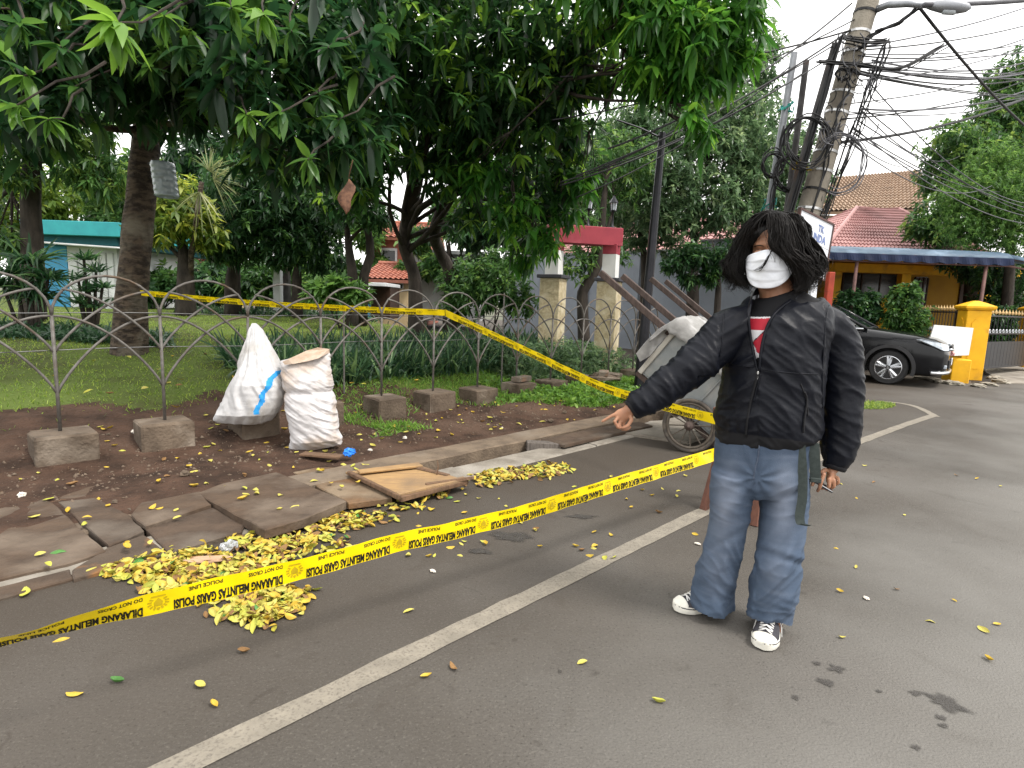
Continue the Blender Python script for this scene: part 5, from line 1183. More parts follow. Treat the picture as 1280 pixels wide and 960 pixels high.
o = mb.build('canvas', M_BLUET, aw, smooth=True, auto=.7); o.modifiers.new('s', 'SOLIDIFY').thickness = .012
mb = MB(); vs = []
m = 80
for i in range(m+1): x = ax0+(ax1-ax0)*i/m; vs += [(x, YA-.012, zB+.005), (x, YA-.012+.02*math.sin(i), zC-.03*abs(math.sin(math.pi*i/8)))]
mb.add(vs, [(2*i, 2*i+1, 2*i+3, 2*i+2) for i in range(m)]); o = mb.build('valance', M_BLUED, aw); o.modifiers.new('s', 'SOLIDIFY').thickness = .008  # valance colour carries painted shade from under the awning's front slope
mb = MB(); mb.tube([(ax0, YA+.08, zC-.03), (ax1, YA+.08, zC-.03), (ax2, YA+.08, zC-.3)], .022, 6); mb.build('frame_pipe', M_RUST, aw)
mb = MB(); mb.tube([(ax0, YA+.06, zB), (ax1, YA+.06, zB), (ax2, YA+.06, zB-.28)], .018, 6); mb.build('frame_pipe', M_RUST, aw)
for i in range(13): x = ax0+(ax1-ax0)*(i+.5)/13; mb = MB(); mb.tube([(x, YA+.08, zC-.03), (x+.06, YA+.06, zB)], .013, 5); mb.build('strut', M_RUST, aw)
for px in (1222, 1062):
    p = at(px, 400, YA+.1); mb = MB(); mb.tube([(p.x+.0, p.y, 0), (p.x+.02, p.y, zC-.03)], .04, 8); mb.build('post', M_RUST, aw, smooth=True)
for i in range(9):
    x = ax0+(ax1-ax0)*(i+.5)/9; mb = MB(); mb.tube([(x, YA, zB-.02), (x, YA+2.5, zA+.2), (x, YA+4.6, zA+.38)], .016, 5); mb.build('rafter', M_RUST, aw)

# ================================================================== PARKED CAR
M_CAR = pmat('car_black', (.006, .0065, .008), (.008, .0085, .01), scale=3, rough=.14, coat=0.0, spec=.3); M_CARTRIM = pmat('car_trim', (.03, .03, .032), rough=.55); M_CHROME = pmat('car_chrome', (.6, .62, .65), rough=.12, metal=1.0)
M_TYREC = pmat('tyre_rubber', (.022, .022, .023), (.03, .03, .03), scale=20, rough=.85); M_RIMS = pmat('rim_silver', (.62, .63, .65), (.5, .51, .53), scale=9, rough=.25, metal=.85); M_GLASSD = pmat('car_glass', (.01, .014, .016), rough=.05, spec=.7)
M_HEADL = pmat('headlight_glass', (.55, .6, .66), (.3, .34, .38), scale=16, rough=.08, spec=.8)
ch = R(128); hd_ = Vector((math.sin(ch), math.cos(ch), 0)); hl_ = Vector((-hd_.y, hd_.x, 0)); wg = gnd(1108, 480)
c0 = Vector((wg.x, wg.y, 0)) + hl_*.80
car = thing('parked_car', 'black SUV parked by the side street, its front showing right of the person', 'car', c0, rot=(0, 0, math.atan2(hd_.y, hd_.x)))
def cbuild(mb, nm, mat, par=None, **k): return mb.build(nm, mat, par or car, local=True, **k)
ST = [(.95, .50, .42, .66), (.93, .66, .33, .74), (.86, .79, .25, .84), (.70, .87, .22, .92), (.40, .905, .22, .985), (0, .915, .24, 1.03), (-.42, .915, .24, 1.075), (-.62, .915, .24, 1.10), (-1.5, .915, .24, 1.09), (-2.66, .915, .24, 1.12), (-3.25, .895, .25, 1.12), (-3.5, .85, .3, 1.05), (-3.6, .74, .38, .95)]
def ring(x, w_, zb, zt):
    h = zt-zb; half = [(0, zb), (w_*.82, zb), (w_*.95, zb+.05), (w_*1.0, zb+h*.3), (w_*.985, zb+h*.52), (w_*1.0, zb+h*.74), (w_*.965, zb+h*.88), (w_*.86, zt-.012), (w_*.6, zt+.012), (w_*.42, zt+.02), (0, zt+.028)]
    pts = half+[(-a, b) for a, b in half[-2:0:-1]]; return [Vector((x, a, b)) for a, b in pts]
# denser stations for a smooth body
xs_ = [s_[0] for s_ in ST][::-1]; dn = np.unique(np.concatenate([np.linspace(-3.6, .95, 60), xs_]))
def sm_(k, x): return float(np.interp(x, xs_, [s_[k] for s_ in ST][::-1]))
mb = MB(); mb.rings([ring(x, sm_(1, x), sm_(2, x), sm_(3, x)) for x in dn]); body = cbuild(mb, 'body', M_CAR, smooth=True, auto=.75)
cut = MB()
for x in (0, -2.66):
    for sy in (-1, 1): cut.lathe([(.40, -.2), (.40, .22)], (x, sy*.86, .345), (0, 1, 0), 36)
cu_ = cut.build('cutter', M_CARTRIM, car, local=True)
bm_ = body.modifiers.new('cut', 'BOOLEAN'); bm_.operation = 'DIFFERENCE'; bm_.object = cu_; bm_.solver = 'EXACT'
dg = bpy.context.evaluated_depsgraph_get(); me = bpy.data.meshes.new_from_object(body.evaluated_get(dg)); body.modifiers.clear(); body.data = me
bpy.data.objects.remove(cu_)
G = [(-.44, .80, 1.075), (-.75, .755, 1.26), (-1.05, .71, 1.45), (-1.3, .68, 1.575), (-1.7, .67, 1.63), (-2.4, .66, 1.62), (-2.95, .65, 1.57), (-3.3, .67, 1.4), (-3.52, .70, 1.1)]
mb = MB(); rs = []
for x, w_, z in G:
    rs.append([Vector((x, a, b)) for a, b in ((.84, 1.06), (w_+.03, max(1.065, z-.08)), (w_*.86, z-.008), (w_*.4, z+.012), (-w_*.4, z+.012), (-w_*.86, z-.008), (-w_-.03, max(1.065, z-.08)), (-.84, 1.06))])
mb.rings(rs, closed=True); gh = cbuild(mb, 'cabin', M_GLASSD, smooth=True, auto=.5)
mb = MB(); mb.rings([[Vector((x, a, b)) for a, b in ((w_+.012, z-.06), (w_*.86, z+.006), (w_*.4, z+.026), (-w_*.4, z+.026), (-w_*.86, z+.006), (-w_-.012, z-.06))] for x, w_, z in G[3:7]], closed=True); cbuild(mb, 'roof', M_CAR, smooth=True)
for sy in (-1, 1):
    mb = MB(); mb.tube([(-.44, sy*.83, 1.08), (-1.05, sy*.745, 1.42), (-1.34, sy*.70, 1.55)], .035, 6); cbuild(mb, 'windscreen_pillar', M_CAR, smooth=True)
    for x in (-1.95, -2.85): mb = MB(); mb.tube([(x, sy*.86, 1.09), (x+.02, sy*.70, 1.56)], .04, 6); cbuild(mb, 'door_pillar', M_CAR, smooth=True)
    mb = MB(); mb.tube([(-.5, sy*.895, 1.085), (-2.0, sy*.895, 1.085), (-3.2, sy*.86, 1.12)], .016, 6); cbuild(mb, 'chrome_strip', M_CHROME)
    mb = MB(); mb.lathe([(.0, -.1), (.07, -.09), (.1, 0), (.07, .09), (0, .1)], (-.72, sy*1.02, 1.14), (0, 1, .1), 12); mb.bbox((-.7, sy*.93, 1.09), (.07, .12, .05), b=.01); cbuild(mb, 'mirror', M_CAR, smooth=True, auto=.7)
    for x in (-.52, -1.62, -2.6): mb = MB(); mb.tube([(x, sy*.917, .36), (x-.01, sy*.918, .75), (x-.03, sy*.905, 1.04)], .006, 4); cbuild(mb, 'door_seam', M_CARTRIM)
    mb = MB(); mb.bbox((-1.33, sy*.925, .3), (1.85, .03, .13), b=.012); cbuild(mb, 'sill_trim', M_CARTRIM)
    for x in (0, -2.66):
        m = 22; mb = MB(); rs = []
        for i in range(m+1):
            a = R(-18)+R(216)*i/m; u = Vector((math.cos(a), 0, math.sin(a))); c = Vector((x, 0, .345))
            rs.append([c+u*.395+Vector((0, sy*.90, 0)), c+u*.395+Vector((0, sy*.932, 0)), c+u*.455+Vector((0, sy*.926, 0)), c+u*.46+Vector((0, sy*.90, 0))])
        mb.rings(rs, cap=True); cbuild(mb, 'arch_trim', M_CARTRIM, smooth=True, auto=.6)
        mb = MB(); cy = sy*.80; mb.lathe([(.225, -.1), (.315, -.108), (.338, -.075), (.342, 0), (.338, .075), (.315, .108), (.225, .1)], (x, cy, .342), (0, sy, 0), 40); wl = cbuild(mb, 'wheel', M_TYREC, smooth=True, auto=.7)
        mb = MB(); mb.lathe([(.0, -.02), (.222, -.02), (.222, .06), (.0, .05)], (x, cy, .342), (0, sy, 0), 32); mb.build('rim_barrel', M_CARTRIM, wl, local=True)
        mb = MB(); mb.lathe([(.212, .05), (.232, .06), (.236, .102), (.226, .106), (.212, .09)], (x, cy, .342), (0, sy, 0), 40); mb.build('rim', M_RIMS, wl, local=True, smooth=True, auto=.6)
        for k in range(10):
            a = 2*math.pi*(k//2)/5+(.17 if k % 2 else -.17)+.3; a2 = 2*math.pi*(k//2)/5+(.09 if k % 2 else -.09)+.3
            p0 = Vector((x+.045*math.cos(a2), cy+sy*.075, .342+.045*math.sin(a2))); p1 = Vector((x+.218*math.cos(a), cy+sy*.088, .342+.218*math.sin(a)))
            mb = MB(); mb.tube([p0+Vector((0, sy*.02, 0)), p1+Vector((0, sy*.02, 0))], [.03, .026], 4); mb.build('spoke', M_RIMS, wl, local=True)
        mb = MB(); mb.lathe([(.05, .05), (.05, .09), (.03, .1), (.0, .1)], (x, cy, .342), (0, sy, 0), 12); mb.build('hub_cap', M_RIMS, wl, local=True)
    # headlight wraps from grille to wing
    hp = [(.9, .52, .83), (.78, .79, .885), (.52, .9, .935), (.44, .907, .925), (.6, .91, .86), (.84, .82, .745), (.93, .6, .73)]
    mb = MB(); mb.extrude([Vector((a+.012, sy*(b+.008), c)) for a, b, c in hp], (-.05, -sy*.03, 0)); cbuild(mb, 'headlight', M_HEADL)
    mb = MB(); mb.bbox((.91, sy*.66, .42), (.05, .16, .07), b=.01); cbuild(mb, 'fog_lamp', M_HEADL)
mb = MB(); mb.bbox((.955, 0, .78), (.04, .9, .1), b=.012); cbuild(mb, 'grille', M_CARTRIM)
mb = MB(); mb.tube([(.955, -.62, .76), (.985, -.3, .735), (.99, 0, .73), (.985, .3, .735), (.955, .62, .76)], .022, 6); cbuild(mb, 'grille_bar', M_CHROME, smooth=True)
mb = MB(); mb.tube([(.70, -.9, .30), (.87, -.78, .3), (.955, -.45, .3), (.965, 0, .3), (.955, .45, .3), (.87, .78, .3), (.70, .9, .30)], .035, 6); cbuild(mb, 'bumper_lip', M_RIMS, smooth=True)
mb = MB(); mb.bbox((.955, 0, .46), (.03, 1.1, .17), b=.01); cbuild(mb, 'air_intake', M_CARTRIM)
mb = MB(); mb.bbox((.985, 0, .5), (.012, .43, .13), b=.004); cbuild(mb, 'number_plate', M_SIGNW)
mb = MB(); mb.tube([(-.46, -.7, 1.095), (-.44, 0, 1.115), (-.46, .7, 1.095)], .012, 5); cbuild(mb, 'wiper', M_CARTRIM)

# ================================================================== HOUSES BEYOND THE PARK
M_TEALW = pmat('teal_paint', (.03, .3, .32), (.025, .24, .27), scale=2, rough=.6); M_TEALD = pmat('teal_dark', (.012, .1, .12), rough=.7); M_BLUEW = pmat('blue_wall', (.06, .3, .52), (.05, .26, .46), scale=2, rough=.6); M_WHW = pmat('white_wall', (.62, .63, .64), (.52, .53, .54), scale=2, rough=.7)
M_REDB = pmat('red_brick_wall', (.34, .12, .08), (.26, .09, .06), scale=6, rough=.85); M_CREAM = pmat('cream_house', (.5, .38, .22), (.42, .31, .17), scale=2)
YT = 17.0
def zt_(x, y, Y): return at(x, y, Y).z
tb = thing('teal_building', 'low teal building with a flat overhanging roof behind the left trees', 'building', (at(80, 380, YT).x, YT, .6))
def bbx(t, nm, mat, px0, px1, py0, py1, Y0, Y1, base=None, b=.012):
    x0, x1 = at(px0, 350, Y0).x, at(px1, 350, Y0).x; z1 = zt_((px0+px1)/2, py0, Y0); z0 = base if base is not None else zt_((px0+px1)/2, py1, Y0)
    mb = MB(); mb.bbox(((x0+x1)/2, (Y0+Y1)/2, (z0+z1)/2), (x1-x0, abs(Y1-Y0), z1-z0), b=b); return mb.build(nm, mat, t)
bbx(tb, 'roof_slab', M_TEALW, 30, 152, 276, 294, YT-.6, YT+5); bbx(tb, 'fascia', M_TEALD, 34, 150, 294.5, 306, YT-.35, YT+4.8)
bbx(tb, 'wall', M_WHW, 86, 148, 306.5, 400, YT+.25, YT+4.6, .4); bbx(tb, 'wall', M_BLUEW, 40, 85.5, 306.5, 400, YT+.25, YT+4.6, .4)
for k, x in enumerate(range(90, 144, 9)): bbx(tb, 'shutter_slat', M_WHW, x, x+7.5, 316, 372, YT+.2, YT+.245)
mb = MB(); mb.tube([at(40, 302, YT-.5), at(150, 310, YT-.5)], .03, 6); mb.build('rail', M_WHW, tb)
def simple_house(name, label, px0, px1, eave, ridge, Y, wallm, roofm, wins=(), dep=6, nv=10):
    t = thing(name, label, 'house', (at((px0+px1)/2, 360, Y).x, Y, .5)); ez_ = zt_((px0+px1)/2, eave, Y); rz_ = zt_((px0+px1)/2, ridge, Y+dep/2)
    x0, x1 = at(px0, 350, Y).x, at(px1, 350, Y).x
    mb = MB(); mb.bbox(((x0+x1)/2, Y+dep/2, ez_/2), (x1-x0-.5, dep-.6, ez_-.03), b=.02); wl_ = mb.build('wall', wallm, t)
    nu = max(10, int((x1-x0)/.28)); roof_plane(t, (x0, Y-.3, ez_), (x1, Y-.3, ez_), (x1, Y+dep/2, rz_), (x0, Y+dep/2, rz_), nu, nv, roofm); roof_plane(t, (x1, Y+dep+.3, ez_), (x0, Y+dep+.3, ez_), (x0, Y+dep/2, rz_), (x1, Y+dep/2, rz_), 10, 4, roofm)
    mb = MB(); mb.tube([(x0, Y+dep/2, rz_+.08), (x1, Y+dep/2, rz_+.08)], .1, 6); mb.build('ridge', roofm, t)
    for a, b, c, d, m_ in wins:
        fr_ = bbx(t, 'window', M_WHW, a, b, c, d, Y+.2, Y+.29); u = (b-a)*.12; v = (d-c)*.12; pn = MB()
        xx0, xx1 = at(a+u, 350, Y+.19).x, at(b-u, 350, Y+.19).x; pn.bbox(((xx0+xx1)/2, Y+.195, (zt_(a, c+v, Y)+zt_(a, d-v, Y))/2), (xx1-xx0, .02, zt_(a, c+v, Y)-zt_(a, d-v, Y)), b=.003); pn.build('pane', m_, fr_)
    return t
simple_house('red_roof_house', 'distant white house with a red roof right of the teal building', 178, 240, 331, 318, 27, M_CREAM, M_TRED, [(186, 200, 338, 362, M_DARKW), (215, 228, 338, 362, M_DARKW)])
simple_house('red_roof_house', 'distant red roofed house peeping over the teal building', 118, 240, 280, 254, 30, M_WHW, M_TRED)
simple_house('tiled_house', 'low cream house with an orange tile roof seen between two middle trunks', 452, 516, 350, 331, 24, M_CREAM, M_TRED, [(487, 494, 354, 361, M_DARKW), (497, 504, 354, 361, M_DARKW)])
simple_house('brick_house', 'tall red brick house with a white window behind the low tiled house', 455, 540, 298, 280, 30, M_REDB, M_TRED, [(476, 496, 310, 330, M_DARKW)], dep=5)
t = thing('white_house', 'pale white house wall glimpsed behind the leaning middle trunk', 'house', (at(545, 360, 27).x, 27, .5)); bbx(t, 'wall', M_WHW, 517, 600, 318, 400, 27, 31, .4); bbx(t, 'window', M_DARKW, 531, 536, 330, 352, 26.95, 27.05); bbx(t, 'roof_slab', M_WHW, 514, 604, 313, 317.5, 26.6, 31.4)
t = thing('kiosk', 'small dark kiosk with a pale blue side and grey canopy beyond the hedge', 'kiosk', (at(460, 380, 21).x, 21, .7)); bbx(t, 'wall', M_DARKIN, 462, 488, 358, 400, 21.3, 23, .6); bbx(t, 'side_panel', M_BLUEW, 449, 461, 362, 395, 21, 23, .6); bbx(t, 'canopy', M_WHW, 420, 482, 352.5, 357, 20.4, 23)
for px, y0, Y, mt, lb in ((348, 326, 16, M_WHW, 'slim pale square post standing among the park trees'), (358, 335, 16.3, M_POLES, 'slim dark square post next to the pale post in the park')):
    p = at(px, 380, Y); mb = MB(); mb.bbox((p.x, p.y, (zt_(px, y0, Y)+.5)/2), (.2, .2, zt_(px, y0, Y)-.5), b=.01); tag(mb.build('park_post', mt, origin=Vector((p.x, p.y, .6))), lb, 'post')
# ================================================================== TREES AND PLANTS
TB = Vector((at(160, 432, 7.5).x, 7.5, 0)); TB.z = park_at(TB.x, TB.y)-.06
bl1 = [B(40, 60, 5, .6), B(-50, 20, 6, .9), B(120, 10, 5.2, .65), B(205, 30, 5.6, .7), B(150, 85, 6, .6), B(228, 118, 6.3, .5), B(290, 50, 5.4, .75), B(335, 130, 5.2, .55), B(395, 70, 5.6, .7), B(425, 165, 5.7, .5), B(375, 205, 5.9, .42), B(330, 180, 6.4, .4),
       B(55, 135, 5.2, .4), B(10, 165, 5.6, .36), B(250, -60, 6, 1), B(100, -80, 6, 1), B(400, -40, 6.2, .9), B(-60, 110, 6, .6), B(300, -150, 6.5, 1.2), B(60, -180, 6.5, 1.2), B(270, 100, 6.6, .6), B(190, 100, 7.0, .7), B(180, -20, 7, 1.1), B(330, 30, 7, 1.0), B(80, 50, 7, .8)]
M_T = [(160, 432), (164, 380), (168, 330), (175, 260), (183, 180), (197, 90), (212, 0), (225, -90)]
mango = tree('mango_tree', 'big mango tree with thick trunk behind the fence at left and large drooping leaves', 'tree', TB, [Vector((TB.x, TB.y, TB.z-.1))]+[at(x, y, 7.5) for x, y in M_T[1:]], [.23, .18, .17, .168, .165, .15, .1, .02], bl1, M_LEAF_MANGO, 2000, 9, .19, .068, T_MID, bark=M_BARK,
             spread=(50, 100), droop=(.25, .75), hang=.55, shell=.8, squash=.8, limb_r=.04, fork=.6, sides=16, steps=26)
# the nearest big leaves, one by one
def leaf_part_mesh(i, mat):
    V, F, m = blades(T_BIG, np.zeros((1, 3)), np.array([[1., 0, 0]]), np.array([1.]), np.array([.27+.02*i]), np.array([.25+.12*i]), tilt=0.01)
    me = bpy.data.meshes.new('leaf'); me.from_pydata([tuple(v) for v in V], [], [tuple(f) for f in F]); a = me.attributes.new('var', 'FLOAT', 'POINT'); a.data.foreach_set('value', [.35+.13*i]*len(V)); me.materials.append(mat)
    me.polygons.foreach_set('use_smooth', [True]*len(F)); return me
LM = [leaf_part_mesh(i, M_LEAF_MANGO) for i in range(6)]
lr2 = random.Random(17); Minv = wm(mango).inverted()
shoots = [(140, 28, 3.9, 5, .2), (150, 40, 3.95, 5, .19), (60, 150, 4.3, 3, .19), (15, 135, 4.2, 3, .2), (30, 95, 4.3, 3, .19), (350, 140, 4.6, 3, .18), (385, 200, 4.7, 3, .17), (310, 145, 4.8, 4, .17), (330, 20, 4.3, 4, .19), (365, 40, 4.5, 2, .18), (230, 60, 4.9, 1, .19), (255, 85, 5, 1, .18), (410, 60, 4.8, 1, .18), (420, 150, 4.9, 2, .17), (300, 75, 4.8, 1, .19), (75, 60, 4.4, 2, .2), (190, 85, 5, 2, .18), (25, 30, 4.4, 2, .2), (290, 10, 4.5, 3, .19), (400, 120, 4.9, 2, .17), (90, 110, 4.9, 2, .18), (205, 20, 4.6, 3, .19), (270, 130, 5.2, 2, .17)]
nleaf = 0
tw = MB()
for x, y, Y, mi, L_ in shoots:
    p = at(x, y, Y); ax_ = Vector((lr2.gauss(0, .4), -.5+lr2.gauss(0, .3), -.35)).normalized(); tw.tube(wob(p-ax_*.5+Vector((0, .2, .25)), p, 5, .1), [.012, .01, .009, .007, .006], 5)
    q1 = ax_.orthogonal().normalized(); q2 = ax_.cross(q1)
    for k in range(12):
        a = k*2.4+lr2.random()*.5; th = R(lr2.uniform(45, 100)); d = (ax_*math.cos(th)+(q1*math.cos(a)+q2*math.sin(a))*math.sin(th)); d.z -= .25; d.normalize()
        sd = d.cross(Vector((0, 0, 1))+Vector((lr2.gauss(0, .3), lr2.gauss(0, .3), 0))).normalized(); nn = sd.cross(d); Ls = L_*lr2.uniform(.65, 1.15)
        M = Matrix((d*Ls, -sd*Ls, nn*Ls)).transposed().to_4x4(); M.translation = p-ax_*lr2.uniform(0, .06)
        o = inst('leaf', LM[max(0, min(5, mi+lr2.choice([-1, 0, 0, 1])))], mango); o.matrix_parent_inverse = Matrix.Identity(4); o.matrix_local = Minv @ M; nleaf += 1
tw.build('twig', M_BARKD, mango)

T2B = pbase(520, 10.8); bl2 = [B(480, 50, 7.6, .95), B(560, 100, 8.0, 1.05), B(640, 40, 7.8, 1.05), B(690, 140, 8.6, .7), B(560, 195, 8.8, .8), B(650, 235, 9.2, .62), B(690, 250, 9.2, .5), B(468, 170, 8.4, .8), B(590, 265, 9.6, .5), B(715, 60, 8, .65), B(440, 235, 8.6, .55), B(520, 140, 8.8, 1.0),
       B(600, 160, 8.6, .95), B(640, 120, 8.4, .9), B(540, -60, 8, 1.4), B(680, -80, 8, 1.2), B(440, 90, 7.6, .8), B(720, 170, 8.9, .45), B(700, 215, 9, .45), B(780, 95, 8.2, .4), B(735, 100, 8.2, .45), B(455, -40, 7.8, 1.), B(655, 295, 9.8, .4)]
tree('mango_tree', 'leafy mango tree in the middle, dark forked trunk, crown hanging almost to the fence', 'tree', T2B, [T2B-Vector((0, 0, .1))]+[at(x, y, Yk) for x, y, Yk in ((519, 355, 10.7), (511, 325, 10.6), (505, 300, 10.4), (515, 250, 10), (530, 180, 9.4), (545, 100, 9), (550, 0, 8.7))], [.17, .12, .11, .1, .12, .1, .07, .015],
     bl2, M_LEAF_MANGO2, 2300, 8, .17, .064, T_MID, spread=(40, 105), droop=(.2, .7), hang=.4, shell=.9, squash=.85, limb_r=.034, fork=.35, sides=12, steps=22)
# bright sprays on the right of the canopy
TRB = pbase(572, 11.3); bl3 = [B(800, 20, 6.9, .55), B(850, 50, 6.8, .5), B(900, 40, 6.9, .5), B(925, 15, 7, .4), B(860, 95, 6.9, .34), B(905, 85, 7, .28), B(815, 85, 7, .34), B(780, -30, 7, .7), B(870, -50, 7, .8), B(930, 60, 7.1, .22), B(870, 150, 6.7, .15), B(885, 165, 6.7, .13), B(725, 225, 8.8, .28), B(705, 265, 9, .28), B(680, 300, 9, .3), B(655, 325, 9.6, .3), B(640, 270, 8.7, .4), B(600, 215, 8.4, .35)]
tree('mango_tree', 'mango tree with leaning mottled trunk, its bright sprays reaching right over the lamp post', 'tree', TRB, [TRB-Vector((0, 0, .1))]+[at(x, y, Yk) for x, y, Yk in ((563, 345, 11.2), (550, 315, 11), (545, 280, 10.4), (600, 180, 9.3), (690, 70, 8.2), (820, 0, 7))], [.15, .12, .11, .1, .11, .08, .012],
     bl3, M_LEAF_BRIGHT, 800, 8, .17, .058, T_MID, spread=(40, 95), droop=(.35, .9), hang=.8, shell=.85, squash=.95, limb_r=.03, fork=.75, sides=9, steps=20)
# left edge trees
TLB = pbase(40, 10.5)
tree('park_tree', 'dark forked tree at the left edge behind the palm like shrub', 'tree', TLB, [TLB-Vector((0, 0, .1))]+[at(x, y, 10.5) for x, y in ((41, 320), (38, 250), (40, 200), (30, 140), (20, 60))], [.22, .17, .15, .15, .11, .06],
     [B(10, 215, 10, .35), B(90, 195, 10.5, .6), B(130, 220, 10.6, .5), B(60, 160, 10.5, .6), B(-10, 130, 10, .9), B(110, 160, 10.5, .5), B(20, 100, 10, .9), B(-30, 260, 10.5, .5), B(15, 300, 10.5, .35)], M_LEAF_MID, 1300, 8, .17, .05, T_LOW, limb_r=.05, fork=.45, yellow=.12, droop=(.2, .6), hang=.5)
def bg(name, label, px, Y, tops, blobs, mat, nw, L, W, r0=.14, yellow=0.0, bark=None, k=8, sides=8):
    b_ = pbase(px, Y); pth = [b_-Vector((0, 0, .1))]+[at(x, y, Y) for x, y in tops]; n = len(pth)
    return tree(name, label, 'tree', b_, pth, [r0*(1.25-1.17*i/(n-1)) for i in range(n)], [B(x, y, Yb, r_) for x, y, Yb, r_ in blobs], mat, nw, k, L, W, T_TINY, bark=bark, limb_r=.05, fork=.5, yellow=yellow, sides=sides, steps=12, limb_n=6)
bg('park_tree', 'pale barked tree on the lawn with yellowish leaves below the cut water bottle', 232, 14, [(232, 350), (230, 320), (225, 290), (222, 260)], [(215, 275, 13.5, .5), (240, 265, 13.8, .5), (190, 290, 14, .5), (255, 290, 14, .5), (225, 245, 14, .6), (205, 250, 13.6, .4)], M_LEAF_YEL, 420, .2, .07, .2, yellow=.35)
bg('park_tree', 'leaning grey trunked tree on the lawn left of the pale posts', 291, 15.5, [(291, 350), (294, 325), (300, 300), (310, 270)], [(300, 300, 15, .75), (330, 270, 15, .9), (270, 300, 15, .6), (345, 310, 15, .6), (300, 240, 15.5, 1), (340, 230, 15.5, .9)], M_LEAF_DARK, 1300, .2, .062, .2)
bg('park_tree', 'thin dark tree between the pale post and the forked trunk', 372, 15, [(371, 350), (373, 330), (378, 300), (380, 260)], [(380, 300, 15, .7), (360, 280, 15, .8), (400, 320, 15, .6), (400, 270, 15, .8), (420, 335, 15, .5), (370, 240, 15, .9)], M_LEAF_DARK, 1200, .18, .055, .13)
bg('park_tree', 'slender twin stemmed dark tree in front of the orange tiled house', 440, 13.5, [(441, 350), (436, 310), (434, 270), (440, 230)], [(450, 255, 13, .5), (420, 250, 13, .5), (470, 270, 13.2, .4), (440, 210, 13.5, .7), (405, 230, 13.3, .5)], M_LEAF_DARK, 700, .18, .055, .13)
p0 = pbase(452, 13.6); mbx = MB(); bark_tube(mbx, [p0, at(455, 345, 13.6), at(463, 320, 13.6), at(462, 300, 13.6), at(456, 270, 13.6), at(452, 235, 13.6)], [.13, .11, .1, .09, .07, .04], 8)
tag(mbx.build('tree_stem', M_BARKD, smooth=True, origin=p0), 'curved second dark stem beside the slender tree in front of the orange tiled house', 'tree')
b_ = pbase(735, 13)
tree('street_tree', 'crooked dark tree curving behind the gateway', 'tree', b_, [b_-Vector((0, 0, .1))]+[at(x, y, 13) for x, y in ((728, 380), (730, 362), (742, 342), (751, 318), (752, 290), (756, 240), (765, 190))], [.16, .125, .115, .11, .1, .09, .06, .012], [B(x, y, Y, r_) for x, y, Y, r_ in ((720, 330, 13, .45), (735, 300, 13, .5), (770, 230, 13.4, .7), (745, 200, 13.5, .8), (790, 200, 13.5, .7), (715, 260, 13, .6), (775, 320, 13.2, .3))], M_LEAF_MID, 700, 8, .13, .045, T_TINY, limb_r=.04, fork=.5, sides=10, steps=18)
bg('street_tree', 'tall grey green tree behind the lamp post, standing by the grey wall', 866, 14.5, [(866, 370), (867, 330), (868, 290), (872, 230), (880, 160)], [(850, 240, 14, .8), (890, 255, 14, .85), (830, 205, 14.3, .8), (900, 200, 14.5, .9), (860, 165, 14.5, .9), (930, 230, 14.2, .7), (935, 180, 14.5, .8), (820, 270, 14, .6), (910, 270, 13.8, .55), (940, 260, 14, .5), (845, 280, 13.8, .5), (880, 120, 14.7, .8), (920, 140, 14.7, .7), (790, 235, 14.4, .6), (950, 215, 14.3, .5)], M_LEAF_GREY, 3000, .13, .052, .15)
bg('street_tree', 'broad grey green tree between the gateway lanterns and the lamp post', 805, 16, [(806, 360), (805, 320), (800, 270), (795, 210)], [(790, 190, 16, .9), (820, 150, 16, 1), (770, 260, 15.8, .6), (800, 290, 15.8, .7), (840, 310, 15.6, .4), (780, 160, 16, .8), (830, 240, 16, .9)], M_LEAF_GREY, 1700, .14, .055, .13)
bg('street_tree', 'small dark leaved tree close to the grey wall left of the person', 898, 13, [(897, 380), (898, 350), (895, 320), (890, 300)], [(870, 318, 13, .35), (900, 325, 13, .4), (845, 330, 13, .3), (885, 345, 13, .25), (860, 350, 13, .2)], M_LEAF_DARK, 420, .14, .05, .08)
bg('street_tree', 'tree with pale tipped leaves behind the utility poles', 955, 16, [(955, 350), (950, 300), (945, 220), (940, 130)], [(945, 150, 16, .9), (960, 200, 16, .9), (985, 230, 16, .8), (930, 90, 16, .9), (1000, 180, 16.3, .6), (1010, 250, 16, .5), (965, 260, 15.8, .7), (945, 60, 16, .7), (1020, 225, 16.5, .5)], M_LEAF_GREY, 1900, .14, .055, .14)
bg('house_tree', 'dark glossy tree with reddish tips rising above the yellow house', 1215, 21, [(1215, 330), (1216, 280), (1222, 220), (1240, 170)], [(1195, 185, 20, 1.1), (1235, 190, 20.5, 1.2), (1265, 130, 21, 1.1), (1275, 180, 21, 1.3), (1180, 225, 19.8, .9), (1150, 285, 19.2, .55), (1165, 265, 19.2, .5), (1255, 100, 21, .7), (1290, 90, 21, 1), (1170, 295, 19, .5), (1215, 230, 20, 1), (1300, 150, 21, 1.2), (1195, 280, 19.5, .9), (1220, 205, 20, 1.2), (1250, 160, 20.6, 1.2), (1285, 130, 21, 1.2)], M_LEAF_MID, 4200, .19, .07, .2, yellow=.06)
